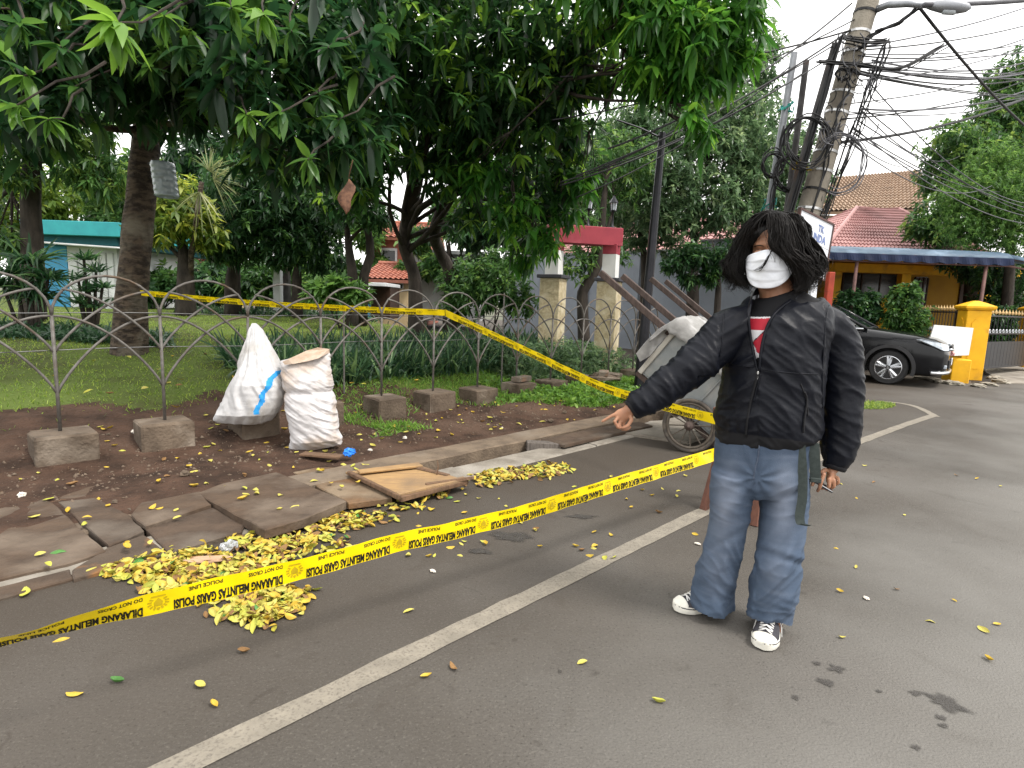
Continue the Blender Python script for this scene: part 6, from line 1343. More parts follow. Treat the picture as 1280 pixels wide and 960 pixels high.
bg('house_tree', 'feathery light green tree at the right edge over the awning', 1260, 17.5, [(1262, 340), (1262, 300), (1262, 260), (1260, 220)], [(1230, 250, 17, .95), (1265, 220, 17.3, 1), (1200, 270, 17, .7), (1275, 275, 17, 1), (1240, 200, 17.5, .7), (1300, 230, 17.3, 1.1), (1215, 235, 17, .7), (1235, 285, 16.8, .7), (1205, 290, 16.7, .6), (1265, 295, 16.8, .8), (1285, 250, 17, .9), (1250, 250, 16.8, .9), (1190, 250, 17, .55)], M_LEAF_FLUFF, 6500, .08, .03, .14, k=9)
bg('garden_tree', 'dark tree standing in the porch shade behind the awning post', 1250, 18.6, [(1250, 380), (1248, 350), (1245, 335)], [(1225, 335, 18.2, .7), (1265, 345, 18.2, .8), (1240, 370, 18.2, .6), (1190, 325, 18.4, .5), (1275, 385, 18.2, .6)], M_LEAF_DARK, 700, .16, .06, .1)
# far row of trees closing the view beyond the park and the side street
for i, (px, Y, top, m_, nw, lb) in enumerate(((20, 24, 185, M_LEAF_YEL, 800, 'far yellowish tree at the left edge beyond the teal building'), (170, 26, 180, M_LEAF_MID, 900, 'far green tree behind the big mango trunk'), (265, 24, 150, M_LEAF_DARK, 1100, 'far dark tree behind the pale palm fronds'), (350, 27, 165, M_LEAF_MID, 1100, 'far green tree behind the pale and dark posts'),
        (425, 30, 230, M_LEAF_FLUFF, 800, 'far light green tree behind the twin stemmed tree'), (560, 26, 230, M_LEAF_MID, 900, 'far green tree behind the leaning mottled trunk'), (640, 24, 180, M_LEAF_DARK, 1200, 'far dark tree left of the gateway'), (720, 25, 150, M_LEAF_MID, 1000, 'far green tree above the gateway'), (90, 33, 190, M_LEAF_FLUFF, 700, 'far pale feathery tree above the teal roof'), (1120, 46, 225, M_LEAF_GREY, 300, 'far grey green tree behind the brown roof'))):
    rr = abs(300-top)/730*Y*.5
    bg('far_tree', lb, px, Y, [(px, 360), (px+2, 320), (px, 290)], [(px+dx*1.0, top+40+dy, Y+dz, rr*k_) for dx, dy, dz, k_ in ((0, 0, 0, .62), (-38, 30, .4, .5), (36, 24, -.4, .55), (-18, 62, -.3, .5), (22, 70, .3, .5), (50, 60, .2, .4), (-52, 70, 0, .4))], m_, nw, .34, .13, .2)
# hanging dead leaf, cut water bottle, pale palm
p = at(436, 222, 5.0); V_, F_, m_ = blades(_tpl([(.07, .1), (.2, .34), (.32, .44), (.46, .5), (.6, .47), (.76, .36), (.9, .16)]), np.array([p]), np.array([[-.12, .05, -1.]]), np.array([.3]), np.array([.115]), np.array([.0]), up=np.array([[.25, -1., 0]]), tilt=.01)
V_[:, 0] += .016*np.sin(V_[:, 2]*31); V_[:, 1] += .03*np.sin(V_[:, 2]*14)+.05*np.abs(V_[:, 0]-V_[:, 0].mean())
mb = MB(); mb.add([tuple(v) for v in V_], [tuple(f) for f in F_]); mb.tube([at(441, 200, 4.95), at(438, 212, 5.0), p], .004, 5); o = mb.build('dead_leaf', pmat('dead_leaf', (.17, .085, .05), (.08, .04, .026), scale=22, rough=.8), smooth=True, origin=p); tag(o, 'big dry brown leaf hanging from the mango branches', 'dry leaf'); o.modifiers.new('s', 'SOLIDIFY').thickness = .006
M_BOTTLE = pmat('bottle_plastic', (.5, .57, .6), (.4, .47, .5), scale=9, rough=.15, spec=.7, trans=.4, bump=.01, bscale=14)
bp_ = at(209, 247, 7.2); bt = thing('water_bottle', 'cut clear water gallon bottle hung on the right side of the big trunk', 'bottle', bp_)
mb = MB(); ax_b = Vector((-.1, 0, 1)); prof = [(.12, 0), (.135, .02)]+[(.135-.005*(.5-.5*math.cos(i*math.pi/4)), .02+.34*i/40) for i in range(1, 41)]+[(.13, .38), (.125, .40)]
mb.rings([[bp_+ax_b*h+Vector((r_*math.cos(2*math.pi*k/20), r_*math.sin(2*math.pi*k/20), 0)) for k in range(20)] for r_, h in prof], cap=False); o = mb.build('shell', M_BOTTLE, bt, smooth=True); o.modifiers.new('s', 'SOLIDIFY').thickness = .004
mb = MB(); mb.tube([bp_+Vector((-.1, 0, .3)), bp_+Vector((-.2, .05, .42)), bp_+Vector((-.27, .1, .4))], .007, 5); mb.tube([bp_+Vector((-.03, 0, .39)), bp_+Vector((-.1, .04, .6)), bp_+Vector((-.2, .1, .74))], .006, 5); mb.build('handle', M_BLACK, bt)
pb_ = pbase(238, 14.4); pt = thing('palm', 'fan palm whose pale fronds show right of the water bottle', 'palm', pb_)
mb = MB(); ctr = at(252, 228, 13.2); bark_tube(mb, [pb_, pb_.lerp(ctr, .5)+Vector((-.1, 0, 0)), ctr], [.07, .06, .05], 8); mb.build('trunk', M_BARK, pt, smooth=True)
Pp, Dd = [], []
for fx, fy, fd in ((270, 200, 1), (248, 252, -1), (282, 222, .6)):
    hub_ = at((252+fx)/2, (228+fy)/2, 13.1); tgt = at(fx, fy, 13.1); ax_ = (tgt-hub_).normalized()
    for k in range(26):
        a = R(-75+150*k/25); d = Matrix.Rotation(a, 3, Vector((0, -1, .15)).normalized()) @ ax_; Pp.append(tuple(hub_)); Dd.append(tuple(d+Vector((random.gauss(0, .05), random.gauss(0, .12), 0))))
Pp, Dd = np.array(Pp), np.array(Dd); n = len(Pp); V, F, m = blades(T_STRAP, Pp, Dd, rng.uniform(.5, .75, n), np.full(n, .022), rng.uniform(.1, .5, n)); M_PALM = leafmat('leaf_palm', (.12, .15, .06), (.22, .25, .11), (.36, .37, .2), rough=.5)
npmesh('fronds', V, F, M_PALM, var=np.repeat(rng.random(n), m), parent=pt)['kind'] = 'stuff'

# ------------------------------------------------------------------ shrubs, hedge, grass
def strap_clump(centres, n, L, W, lean=.6, droop=(.5, 1.3), spread=.12):
    C = np.array(centres, float); k = rng.integers(0, len(C), n); P = C[k]+np.c_[rng.normal(0, spread, n), rng.normal(0, spread, n), np.zeros(n)]
    D = np.c_[rng.normal(0, lean, n), rng.normal(0, lean, n), np.ones(n)]; Ls = L*rng.uniform(.6, 1.2, n)
    V, F, m = blades(T_STRAP, P, D, Ls, W*np.ones(n), rng.uniform(droop[0], droop[1], n)); return V, F, np.repeat((rng.random(n)**1.5), m)
hc = []
for s in np.arange(2.15, 8.6, .12):
    for t_ in np.arange(1.15, 2.7, .16): hc.append((*S(s+random.gauss(0, .05), t_+random.gauss(0, .05)).xy, park_z(s, t_)-.02))
V, F, a = strap_clump(hc, 9500, .66, .03, .38, (.2, .8), .06)
o = npmesh('hedge', V, F, M_STRAP, var=a, origin=S(5.3, 1.9, .3)); tag(o, 'long bed of dark strappy leaved plants behind the right part of the fence', 'hedge')
hc = [(*S(s+random.gauss(0, .06), t_+random.gauss(0, .06)).xy, park_z(s, t_)) for s in np.arange(5.6, 8.4, .13) for t_ in np.arange(.35, 1.2, .16)]
V, F, a = strap_clump(hc, 2600, .36, .02, .6, (.2, .9), .07); V2, F2, a2 = whorls(T_LOW, np.array(hc)[rng.integers(0, len(hc), 700)]+np.c_[rng.normal(0, .08, 700), rng.normal(0, .08, 700), rng.uniform(.1, .5, 700)], np.tile([0, 0, 1.], (700, 1))+rng.normal(0, .4, (700, 3)), 7, .085, .035)
V, F, a = (np.concatenate([V, V2]), np.concatenate([F, F2+len(V)]), np.concatenate([a, a2]))
o = npmesh('hedge', V, F, M_LEAF_GREY, var=a, origin=S(7, .8, .3)); tag(o, 'loose pale green shrub row in front of the gateway pillars', 'hedge')
def shrub(name, label, px, Y, blobs, mat, nw, L, W, tpl=T_LOW, k=8, yellow=0):
    b_ = pbase(px, Y); t = thing(name, label, 'shrub', b_); mb = MB(); bb = [B(*q) for q in blobs]
    for q in bb: mb.tube(wob(b_+Vector((random.gauss(0, .05), random.gauss(0, .05), 0)), q[:3], 5, .1), [.022, .018, .015, .012, .006], 5)
    mb.build('stem', M_BARKD, t); P, d = pts_in_blobs(bb, nw, .8, .9); V, F, a = whorls(tpl, P, d+rng.normal(0, .4, d.shape)+np.array([0, 0, .4]), k, L, W, (30, 90), (.1, .5), .0); npmesh('crown', V, F, mat, var=a, parent=t)['kind'] = 'stuff'; return t
shrub('shrub', 'rounded leafy shrub behind the hedge left of the gateway', 610, 11.2, [(600, 365, 11, .45), (630, 360, 11, .45), (570, 372, 11, .35), (650, 378, 11, .35), (590, 345, 11.3, .4), (625, 335, 11.3, .4), (565, 350, 11.3, .3)], M_LEAF_MID, 850, .13, .045)
shrub('shrub', 'dark broad leaved shrub against the orange tiled house', 425, 12.5, [(420, 360, 12.4, .3), (445, 365, 12.4, .25), (400, 365, 12.4, .3)], M_LEAF_FLUFF, 200, .2, .09)
shrub('shrub', 'green bush in front of the iron fence behind the car', 1130, 14.2, [(1128, 375, 14.2, .38), (1140, 395, 14.2, .42), (1118, 395, 14.2, .36), (1138, 362, 14.2, .25), (1130, 415, 14.2, .4), (1142, 420, 14.2, .3)], M_LEAF_MID, 900, .1, .05, T_TINY)
shrub('shrub', 'dark shrub right behind the shoulder of the person', 1075, 14.5, [(1070, 385, 14.5, .35), (1085, 375, 14.5, .28), (1060, 375, 14.5, .3), (1085, 395, 14.5, .35)], M_LEAF_DARK, 650, .11, .055, T_TINY)
shrub('shrub', 'leafy pot shrub behind the iron gate', 1250, 16.6, [(1240, 400, 16.6, .35), (1255, 395, 16.6, .35), (1262, 415, 16.6, .35), (1240, 425, 16.6, .35)], M_LEAF_DARK, 500, .12, .055, T_TINY)
for px, Y, hts, m_, lb in ((205, 19, (345, 362), M_LEAF_MID, 'low green shrub by the distant white house'), (262, 18.5, (340, 365), M_LEAF_DARK, 'dark shrub behind the leaning grey trunk on the lawn'), (318, 18, (335, 362), M_LEAF_MID, 'mid green shrub left of the pale park post'),
                           (385, 18, (338, 364), M_LEAF_FLUFF, 'light green shrub right of the dark park post'), (415, 17.5, (345, 366), M_LEAF_MID, 'mid green shrub left of the kiosk canopy'), (150, 18, (350, 368), M_LEAF_DARK, 'dark shrub at the corner of the teal building')):
    shrub('shrub', lb, px, Y, [(px+dx, hts[0]+(hts[1]-hts[0])*f, Y+dz, .55) for dx, f, dz in ((-22, .9, 0), (-10, .3, .2), (6, .1, 0), (16, .6, -.2), (26, 1, .1), (0, .9, -.3))], m_, 420, .22, .085, T_TINY)
# palm like shrub, tall pandan shrub, low border at left
def strap_plant(name, label, px, Y, pts, n, L, W, mat, lean, droop):
    b_ = pbase(px, Y); t = thing(name, label, 'shrub', b_); mb = MB(); cs = []
    for x, y in pts: q = at(x, y, Y); mb.tube([b_+Vector((q.x-b_.x, 0, 0))*.4, q], [.03, .02], 6); cs.append(tuple(q))
    mb.build('stem', M_BARKD, t); V, F, a = strap_clump(cs, n, L, W, lean, droop, .05); npmesh('leaves', V, F, mat, var=a, parent=t)['kind'] = 'stuff'
M_PALMD = leafmat('leaf_palm_dark', (.012, .04, .016), (.03, .085, .03), (.08, .16, .05), rough=.4)
strap_plant('palm_shrub', 'palm like shrub with long arching fronds at the left edge', 35, 8.7, [(20, 345), (40, 330), (60, 350), (35, 365), (5, 360), (50, 375)], 420, .62, .035, M_PALMD, .9, (.3, 1.1))
strap_plant('pandan_shrub', 'upright dark shrub with sword leaves in front of the teal building', 112, 9.6, [(105, 325), (120, 340), (98, 350), (112, 365), (128, 360), (118, 385), (100, 380)], 380, .3, .03, M_PALMD, .9, (.1, .7))
bc = []
for px in range(-30, 205, 5):
    for Y in (8.1, 8.5, 8.9):
        q = at(px+random.uniform(-3, 3), 400, Y); bc.append((q.x, q.y, park_at(q.x, q.y)))
V, F, a = strap_clump(bc, 2600, .36, .03, .7, (.3, 1.1), .1)
o = npmesh('border_plants', V, F, M_STRAP, var=a*.7, origin=Vector(bc[60])); tag(o, 'dark border of low strappy plants round the big trunk at left', 'border plants')
V, F, a = strap_clump([(*at(px, 380, 16).xy, park_at(*at(px, 380, 16).xy)) for px in range(240, 460, 4)], 1500, .5, .04, .6, (.3, 1.1), .25)
o = npmesh('border_plants', V, F, M_STRAP, var=a, origin=at(350, 385, 16)); tag(o, 'far bed of grassy plants along the back of the lawn', 'border plants')
# lawn and verge grass
def grass(name, label, n, srange, trange, H, Wd, mat, dens, seed, tri=True):
    r = np.random.default_rng(seed); s = r.uniform(*srange, n*3); t_ = r.uniform(*trange, n*3); keep = np.array([dens(a, b) for a, b in zip(s, t_)]) > r.random(n*3); s, t_ = s[keep][:n], t_[keep][:n]; n = len(s)
    P = np.array([(*S(a, b).xy, hz(a, b)-.006) for a, b in zip(s, t_)]); D = np.c_[r.normal(0, .5, n), r.normal(0, .5, n), np.ones(n)]
    Hs = H*r.uniform(.5, 1.3, n); V, F, m = blades(T_BLADE, P, D, Hs, np.full(n, Wd), r.uniform(.1, .7, n), up=np.c_[r.normal(0, 1, n), r.normal(0, 1, n), np.zeros(n)], tilt=.01)
    va = np.repeat((r.random(n)*.8+.1), m); o = npmesh(name, V, F, mat, var=va, origin=P[0]); stuff(o); return tag(o, label, 'grass')
def dl(s, t_):
    e = 1.0+.4*noise.noise(S(s, t_)*1.3)-1.6*sstep(3.0, 5.0, s)
    if t_ < e: return 0 if t_ < e-.5 else .06
    if 1.15 < t_ < 2.6 and s > 2.2: return .1
    return (.35+.65*(.5+.5*noise.noise(S(s, t_)*2.3)))*math.exp(-max(0, t_-1.5)*.1)
grass('lawn_grass', 'short green lawn grass under the trees behind the fence', 60000, (-3.5, 9), (.5, 14), .06, .009, M_GRASS, dl, 3)
def dv_(s, t_):
    if s < 2.2: return 0
    k = noise.noise(S(s, t_)*2.1)
    f = sstep(3.6, 5.6, s)
    lim = -.1-.95*f
    base = (1.0 if t_ > lim+.25*k else .0)
    tuft = .8 if (k > .32 and -.75 < t_ < .5) else 0
    return max(base*(.3+.7*f), tuft)*(.6+.4*k)
grass('verge_grass', 'bright tufts of grass and weeds on the verge right of the bare soil', 24000, (2.2, 8.8), (-1.35, 1.2), .1, .011, M_GRASS2, dv_, 5)
def weeds(n, dens, seed):
    r = np.random.default_rng(seed); out = []
    while len(out) < n:
        s, t_ = r.uniform(3.6, 8.7), r.uniform(-1.25, .6)
        if dens(s, t_) > r.random(): out.append((*S(s, t_).xy, hz(s, t_)+.03+.05*r.random()))
    return np.array(out)
P = weeds(1500, lambda s, t_: dv_(s, t_)*sstep(4, 5.6, s), 8); V, F, a = whorls(T_TINY, P, np.tile([0, 0, 1.], (len(P), 1))+rng.normal(0, .4, (len(P), 3)), 6, .07, .032, (30, 90)); o = stuff(npmesh('verge_weeds', V, F, M_GRASS2, var=a, origin=P[0])); tag(o, 'low leafy weeds mixed into the verge grass near the cart', 'weeds')
mb = None
P0 = gnd(1092, 507); n = 1400; r = np.random.default_rng(2); ang = r.random(n)*6.28; rad = np.sqrt(r.random(n)); ex_ = (gnd(1115, 507)-gnd(1070, 507)); ey_ = (gnd(1092, 503)-gnd(1092, 512)); P = np.array(P0)+np.outer(rad*np.cos(ang)*.6, np.array(ex_))+np.outer(rad*np.sin(ang)*.5, np.array(ey_)); P[:, 2] = .0
V, F, m = blades(T_BLADE, P, np.c_[r.normal(0, .6, n), r.normal(0, .6, n), np.ones(n)], r.uniform(.03, .09, n), np.full(n, .01), r.uniform(.1, .7, n)); o = stuff(npmesh('grass_patch', V, F, M_GRASS, var=np.repeat(r.random(n), m), origin=P[0])); tag(o, 'small patch of grass by the curved line right of the person', 'grass')
# ================================================================== PERSON
AZP = R(24); RP = Vector((math.cos(AZP), -math.sin(AZP), 0)); FP = Vector((-math.sin(AZP), -math.cos(AZP), 0)); UZ = Vector((0, 0, 1)); YPER = 2.42
def pp(x, y, df=0.0): return at(x, y, YPER) + FP*df
def wpx(n): return n*.00302
def to_px(p):
    d = p-CAM; z = d.dot(FWD); return 640+F_PX*d.dot(RT)/z, 480-F_PX*d.dot(UP)/z
class Blob:
    """closed shapes melted into one skin"""
    def __init__(s): s.mb = MB()
    def chain(s, pts, n=20, wide=None, round_=.5):
        """pts: (pos, half width, half depth)"""
        wide = Vector(wide) if wide is not None else RP
        P = [Vector(p[0]) for p in pts]; m = len(P); rs = []
        def ringat(c, d, a, b):
            x = wide-d*wide.dot(d)
            if x.length < .2: x = UZ-d*UZ.dot(d)
            x.normalize(); y = d.cross(x)
            return [c+x*a*math.cos(2*math.pi*k/n)+y*b*math.sin(2*math.pi*k/n) for k in range(n)]
        ds = [(P[min(i+1, m-1)]-P[max(i-1, 0)]).normalized() for i in range(m)]
        a0, b0 = pts[0][1:3]; a1, b1 = pts[-1][1:3]
        if round_: e = min(a0, b0)*round_; rs.append(ringat(P[0]-ds[0]*e, ds[0], a0*.35, b0*.35)); rs.append(ringat(P[0]-ds[0]*e*.75, ds[0], a0*.75, b0*.75))
        for i in range(m): rs.append(ringat(P[i], ds[i], pts[i][1], pts[i][2]))
        if round_: e = min(a1, b1)*round_; rs.append(ringat(P[-1]+ds[-1]*e*.75, ds[-1], a1*.75, b1*.75)); rs.append(ringat(P[-1]+ds[-1]*e, ds[-1], a1*.35, b1*.35))
        s.mb.rings(rs); return s
    def dense(s, pts, m=None, **k):
        m = m or len(pts)*3; P, _ = resample([p[0] for p in pts], [0]*len(pts), m); _, A = resample([p[0] for p in pts], [p[1] for p in pts], m); _, B_ = resample([p[0] for p in pts], [p[2] for p in pts], m)
        return s.chain(list(zip(P, A, B_)), **k)
    def ball(s, c, rx, rf, ru, axes=None, n=18):
        ax = axes or (RP, FP, UZ); rs = []
        for i in range(1, n):
            t = math.pi*i/n; rs.append([Vector(c)+ax[0]*rx*math.sin(t)*math.cos(2*math.pi*k/n)+ax[1]*rf*math.sin(t)*math.sin(2*math.pi*k/n)+ax[2]*ru*math.cos(t) for k in range(n)])
        s.mb.rings(rs); return s
    def melt(s, voxel, smooth=4, lam=.5):
        me = bpy.data.meshes.new('melt'); me.from_pydata([tuple(v) for v in s.mb.v], [], s.mb.f)
        bm = bmesh.new(); bm.from_mesh(me)
        seen = set()
        bmesh.ops.recalc_face_normals(bm, faces=bm.faces); bm.to_mesh(me); bm.free()
        o = bpy.data.objects.new('melt', me); COL.objects.link(o); r_ = o.modifiers.new('r', 'REMESH'); r_.mode = 'VOXEL'; r_.voxel_size = voxel
        dg = bpy.context.evaluated_depsgraph_get(); m2 = bpy.data.meshes.new_from_object(o.evaluated_get(dg)); bpy.data.objects.remove(o); bpy.data.meshes.remove(me)
        V = np.empty(len(m2.vertices)*3); m2.vertices.foreach_get('co', V); V = V.reshape(-1, 3)
        F = np.empty(len(m2.loops), dtype=np.int32); m2.loops.foreach_get('vertex_index', F); tot = np.empty(len(m2.polygons), dtype=np.int32); m2.polygons.foreach_get('loop_total', tot)
        bpy.data.meshes.remove(m2); assert (tot == 4).all(); F = F.reshape(-1, 4)
        return relax(V, F, smooth, lam), F
def relax(V, F, it, lam=.5):
    E = np.concatenate([F[:, [0, 1]], F[:, [1, 2]], F[:, [2, 3]], F[:, [3, 0]]]); cnt = np.bincount(E.ravel(), minlength=len(V)).astype(float)[:, None]
    for _ in range(it):
        acc = np.zeros_like(V)
        for k in range(3): acc[:, k] = np.bincount(E[:, 0], V[E[:, 1], k], len(V))+np.bincount(E[:, 1], V[E[:, 0], k], len(V))
        V = V+lam*(acc/np.maximum(cnt, 1)-V)
    return V
def vnormals(V, F):
    n = np.cross(V[F[:, 2]]-V[F[:, 0]], V[F[:, 3]]-V[F[:, 1]]); N_ = np.zeros_like(V)
    for j in range(4):
        for k in range(3): N_[:, k] += np.bincount(F[:, j], n[:, k], len(V))
    return unit(N_)
def px_of(V):
    d = V-np.array(CAM); z = d @ np.array(FWD); return 640+F_PX*(d @ np.array(RT))/z, 480-F_PX*(d @ np.array(UP))/z
def inpoly(x, y, poly):
    r_ = np.zeros(len(x), bool); n = len(poly)
    for i in range(n):
        (x0, y0), (x1, y1) = poly[i], poly[(i+1) % n]
        if y0 == y1: continue
        r_ ^= ((y0 > y) != (y1 > y)) & (x < (x1-x0)*(y-y0)/(y1-y0)+x0)
    return r_
PER = Vector(((gnd(900, 765)+gnd(960, 805))/2).xy.to_3d())
person = thing('person', 'person with long black hair and white mask, in black jacket and baggy jeans, pointing leftwards', 'person', PER)
M_SKIN = pmat('skin', (.33, .165, .095), (.28, .135, .08), scale=14, rough=.5, bump=.0006, bscale=260, spec=.35); M_SKIN.node_tree.nodes['Principled BSDF'].inputs['Subsurface Weight'].default_value = .12; M_SKIN.node_tree.nodes['Principled BSDF'].inputs['Subsurface Radius'].default_value = (.012, .005, .003)
M_JACKET = pmat('jacket_nylon', (.0045, .0055, .0095), (.0035, .0042, .0075), scale=6, rough=.46, spec=.18, bump=.0042, bscale=22, detail=6)
M_RIB = pmat('jacket_rib', (.009, .009, .011), rough=.8); M_SHIRT = pmat('shirt_black', (.01, .01, .012), rough=.85); M_PRED = pmat('print_red', (.42, .01, .03), (.36, .01, .025), rough=.6); M_PWH = pmat('print_white', (.72, .7, .72), rough=.6)
M_JEANS = pmat('denim', (.062, .088, .132), (.045, .066, .104), scale=6, rough=.88, bump=.0012, bscale=240, c3=(.085, .112, .16), scale3=5, lo3=.48, hi3=.75, spec=.2)
_jt = M_JEANS.node_tree; _jb = _jt.nodes['Principled BSDF']; _js = _jb.inputs['Base Color'].links[0].from_socket; _ja = N(_jt, 'ShaderNodeAttribute', attribute_name='var'); _jx = N(_jt, 'ShaderNodeMix', data_type='RGBA')
_jt.links.new(_js, _jx.inputs['A']); _jx.inputs['B'].default_value = (.215, .245, .31, 1); _jt.links.new(_ja.outputs['Fac'], _jx.inputs['Factor']); _jt.links.new(_jx.outputs['Result'], _jb.inputs['Base Color'])
M_HAIR = pmat('hair_black', (.005, .0042, .004), (.009, .007, .006), scale=30, rough=.46, spec=.18); M_MASK = pmat('mask_white', (.72, .74, .78), (.66, .68, .73), scale=9, rough=.8, bump=.0008, bscale=140)
M_RUBBER = pmat('shoe_rubber', (.72, .7, .64), (.6, .58, .51), scale=9, rough=.6); M_CANVAS = pmat('shoe_canvas', (.035, .034, .04), (.05, .048, .056), scale=40, rough=.9); M_LACE = pmat('shoe_lace', (.75, .74, .72), rough=.8)
M_WEB = pmat('strap_webbing', (.05, .062, .058), (.035, .045, .042), scale=60, rough=.8); M_PHONE = pmat('phone_body', (.02, .022, .03), rough=.2, spec=.6); M_EYEW = pmat('eye_white', (.6, .57, .53), rough=.2); M_IRIS = pmat('eye_dark', (.015, .008, .005), rough=.1)

# head frame: turned a little towards the pointing arm
HT = AZP+R(9); HRr = Vector((math.cos(HT), -math.sin(HT), 0)); HF = Vector((-math.sin(HT), -math.cos(HT), 0)); HC = pp(966, 322)
def hp_(r_, f, u): return HC+HRr*r_+HF*f+UZ*u
bd = Blob(); HAX = (HRr, HF, UZ)
bd.ball(hp_(0, -.015, .035), .088, .105, .095, HAX); bd.ball(hp_(0, .012, -.03), .084, .088, .09, HAX); bd.ball(hp_(0, .05, -.085), .05, .045, .045, HAX); bd.ball(hp_(-.045, .045, -.035), .04, .042, .05, HAX); bd.ball(hp_(.045, .045, -.035), .04, .042, .05, HAX)
bd.ball(hp_(0, .075, .045), .06, .03, .025, HAX)
bd.chain([(hp_(0, .085, .03), .010, .012), (hp_(0, .103, .0), .012, .014), (hp_(0, .112, -.022), .018, .016), (hp_(0, .098, -.032), .02, .012)], n=12, wide=HRr)
bd.chain([(hp_(-.022, .09, -.058), .012, .008), (hp_(0, .1, -.056), .014, .01), (hp_(.022, .09, -.058), .012, .008)], n=10, wide=UZ)
for sg in (-1, 1): bd.ball(hp_(sg*.09, -.012, -.005), .012, .022, .034, HAX, 10)
bd.dense([(hp_(0, -.02, -.06), .066, .066), (pp(972, 372), .066, .064), (pp(973, 388), .08, .068)], round_=0)
bd.dense([(pp(974, 382), .09, .07), (pp(974, 396), .19, .085), (pp(972, 412), .2, .105), (pp(968, 445), .185, .115), (pp(964, 485), .175, .115), (pp(960, 525), .165, .11), (pp(955, 560), .158, .105), (pp(951, 592), .145, .1)])
LEG_L = [(921, 590, .072, -.0), (911, 640, .07, -.02), (903, 690, .055, -.05), (897, 735, .042, -.085), (899, 754, .036, -.1)]
LEG_R = [(979, 590, .072, .0), (978, 640, .072, .02), (972, 695, .056, .05), (966, 745, .043, .07), (966, 775, .037, .08)]
for LG in (LEG_L, LEG_R): bd.dense([(pp(x, y, df), r_, r_) for x, y, r_, df in LG])
ARM_L = [(925, 402, .06, 0), (893, 432, .05, .02), (860, 463, .041, .04), (828, 488, .034, .05), (800, 505, .028, .055), (789, 511, .0265, .055)]
ARM_R = [(1030, 400, .06, 0), (1050, 440, .05, .0), (1055, 485, .042, .01), (1054, 530, .036, .03), (1046, 566, .029, .04), (1040, 582, .027, .045)]
for AR in (ARM_L, ARM_R): bd.dense([(pp(x, y, df), r_, r_) for x, y, r_, df in AR])
# pointing hand
def fing(pts, r0=.0086, r1=.0066): 
    m = len(pts); bd.chain([(pp(x, y, df), r0+(r1-r0)*i/(m-1), r0+(r1-r0)*i/(m-1)) for i, (x, y, df) in enumerate(pts)], n=12, round_=.9)
bd.chain([(pp(792, 510, .055), .024, .019), (pp(786, 514.5, .056), .030, .018), (pp(780, 518, .058), .033, .015), (pp(777, 519.5, .06), .030, .012)], n=16, wide=UZ)
fing([(780, 513, .062), (773, 515, .064), (767, 518.2, .063), (758, 523.6, .061)], .0088, .0064)
fing([(778, 517.5, .064), (774, 523, .078), (778.5, 530, .082), (783, 532.5, .072)]); fing([(780.5, 521.5, .06), (779, 527, .072), (783.5, 533, .072), (787.5, 533.5, .06)]); fing([(784, 524, .056), (784.5, 529.5, .062), (789, 533.6, .058), (791, 531.5, .048)], .0075, .006)
fing([(793, 515, .07), (795, 521, .084), (791, 527.5, .092), (785.5, 530, .092)], .0098, .0075)
# hanging hand round the phone
bd.chain([(pp(1040, 580, .045), .023, .025), (pp(1038, 587, .05), .018, .036), (pp(1036, 594, .055), .015, .037), (pp(1035, 598, .058), .012, .033)], n=16)
fing([(1028, 586, .088), (1024.5, 594, .1), (1022.5, 602, .098), (1020.5, 607, .084)], .0094, .007); fing([(1034, 592, .094), (1034, 600, .1), (1031, 605, .092), (1026, 604.5, .082)], .0094, .007)
fing([(1040, 594, .084), (1040, 601.5, .086), (1036, 605, .076), (1031, 604, .068)], .009, .007); fing([(1045, 592, .068), (1046, 598, .07), (1043, 601.5, .062), (1038, 601.5, .056)], .0082, .0064)
fing([(1030, 583, .06), (1022.5, 588, .066), (1017, 594, .075), (1014, 600, .08)], .0102, .0076)
V, F = bd.melt(.0042, 2, .4)
_px, _py = px_of(V)
body = npmesh('body', V, F, M_SKIN, smooth=True, parent=person)
# eye, brow (the other side lies under the hair)
for sg in (-1, 1):
    mb = MB(); c = hp_(sg*.036, .083, .012); mb.lathe([(0.0001, -.013), (.009, -.009), (.0125, 0), (.009, .009), (.0001, .013)], c, HF, 14); ey = mb.build('eye', M_EYEW, person, smooth=True)
    mb = MB(); c2 = c+HF*.0105-HRr*.001; mb.lathe([(.0062, -.002), (.005, .0015), (.0001, .003)], c2, HF, 12); mb.build('iris', M_IRIS, ey, smooth=True)
    mb = MB(); mb.tube([hp_(sg*.036+dx, .096-.02*abs(dx)*3, .0175-abs(dx)*.25) for dx in (-.018, -.009, 0, .009, .018)], [.003, .0048, .005, .0048, .003], 6); mb.build('eyelid', M_SKIN, ey, smooth=True)
    mb = MB(); mb.tube([hp_(sg*(.02+.011*k), .103-.005*k, .036+.004*math.sin(k*.9)) for k in range(5)], [.003, .0045, .0045, .0035, .0015], 6, flat=.5); mb.build('eyebrow', M_HAIR, person, smooth=True)

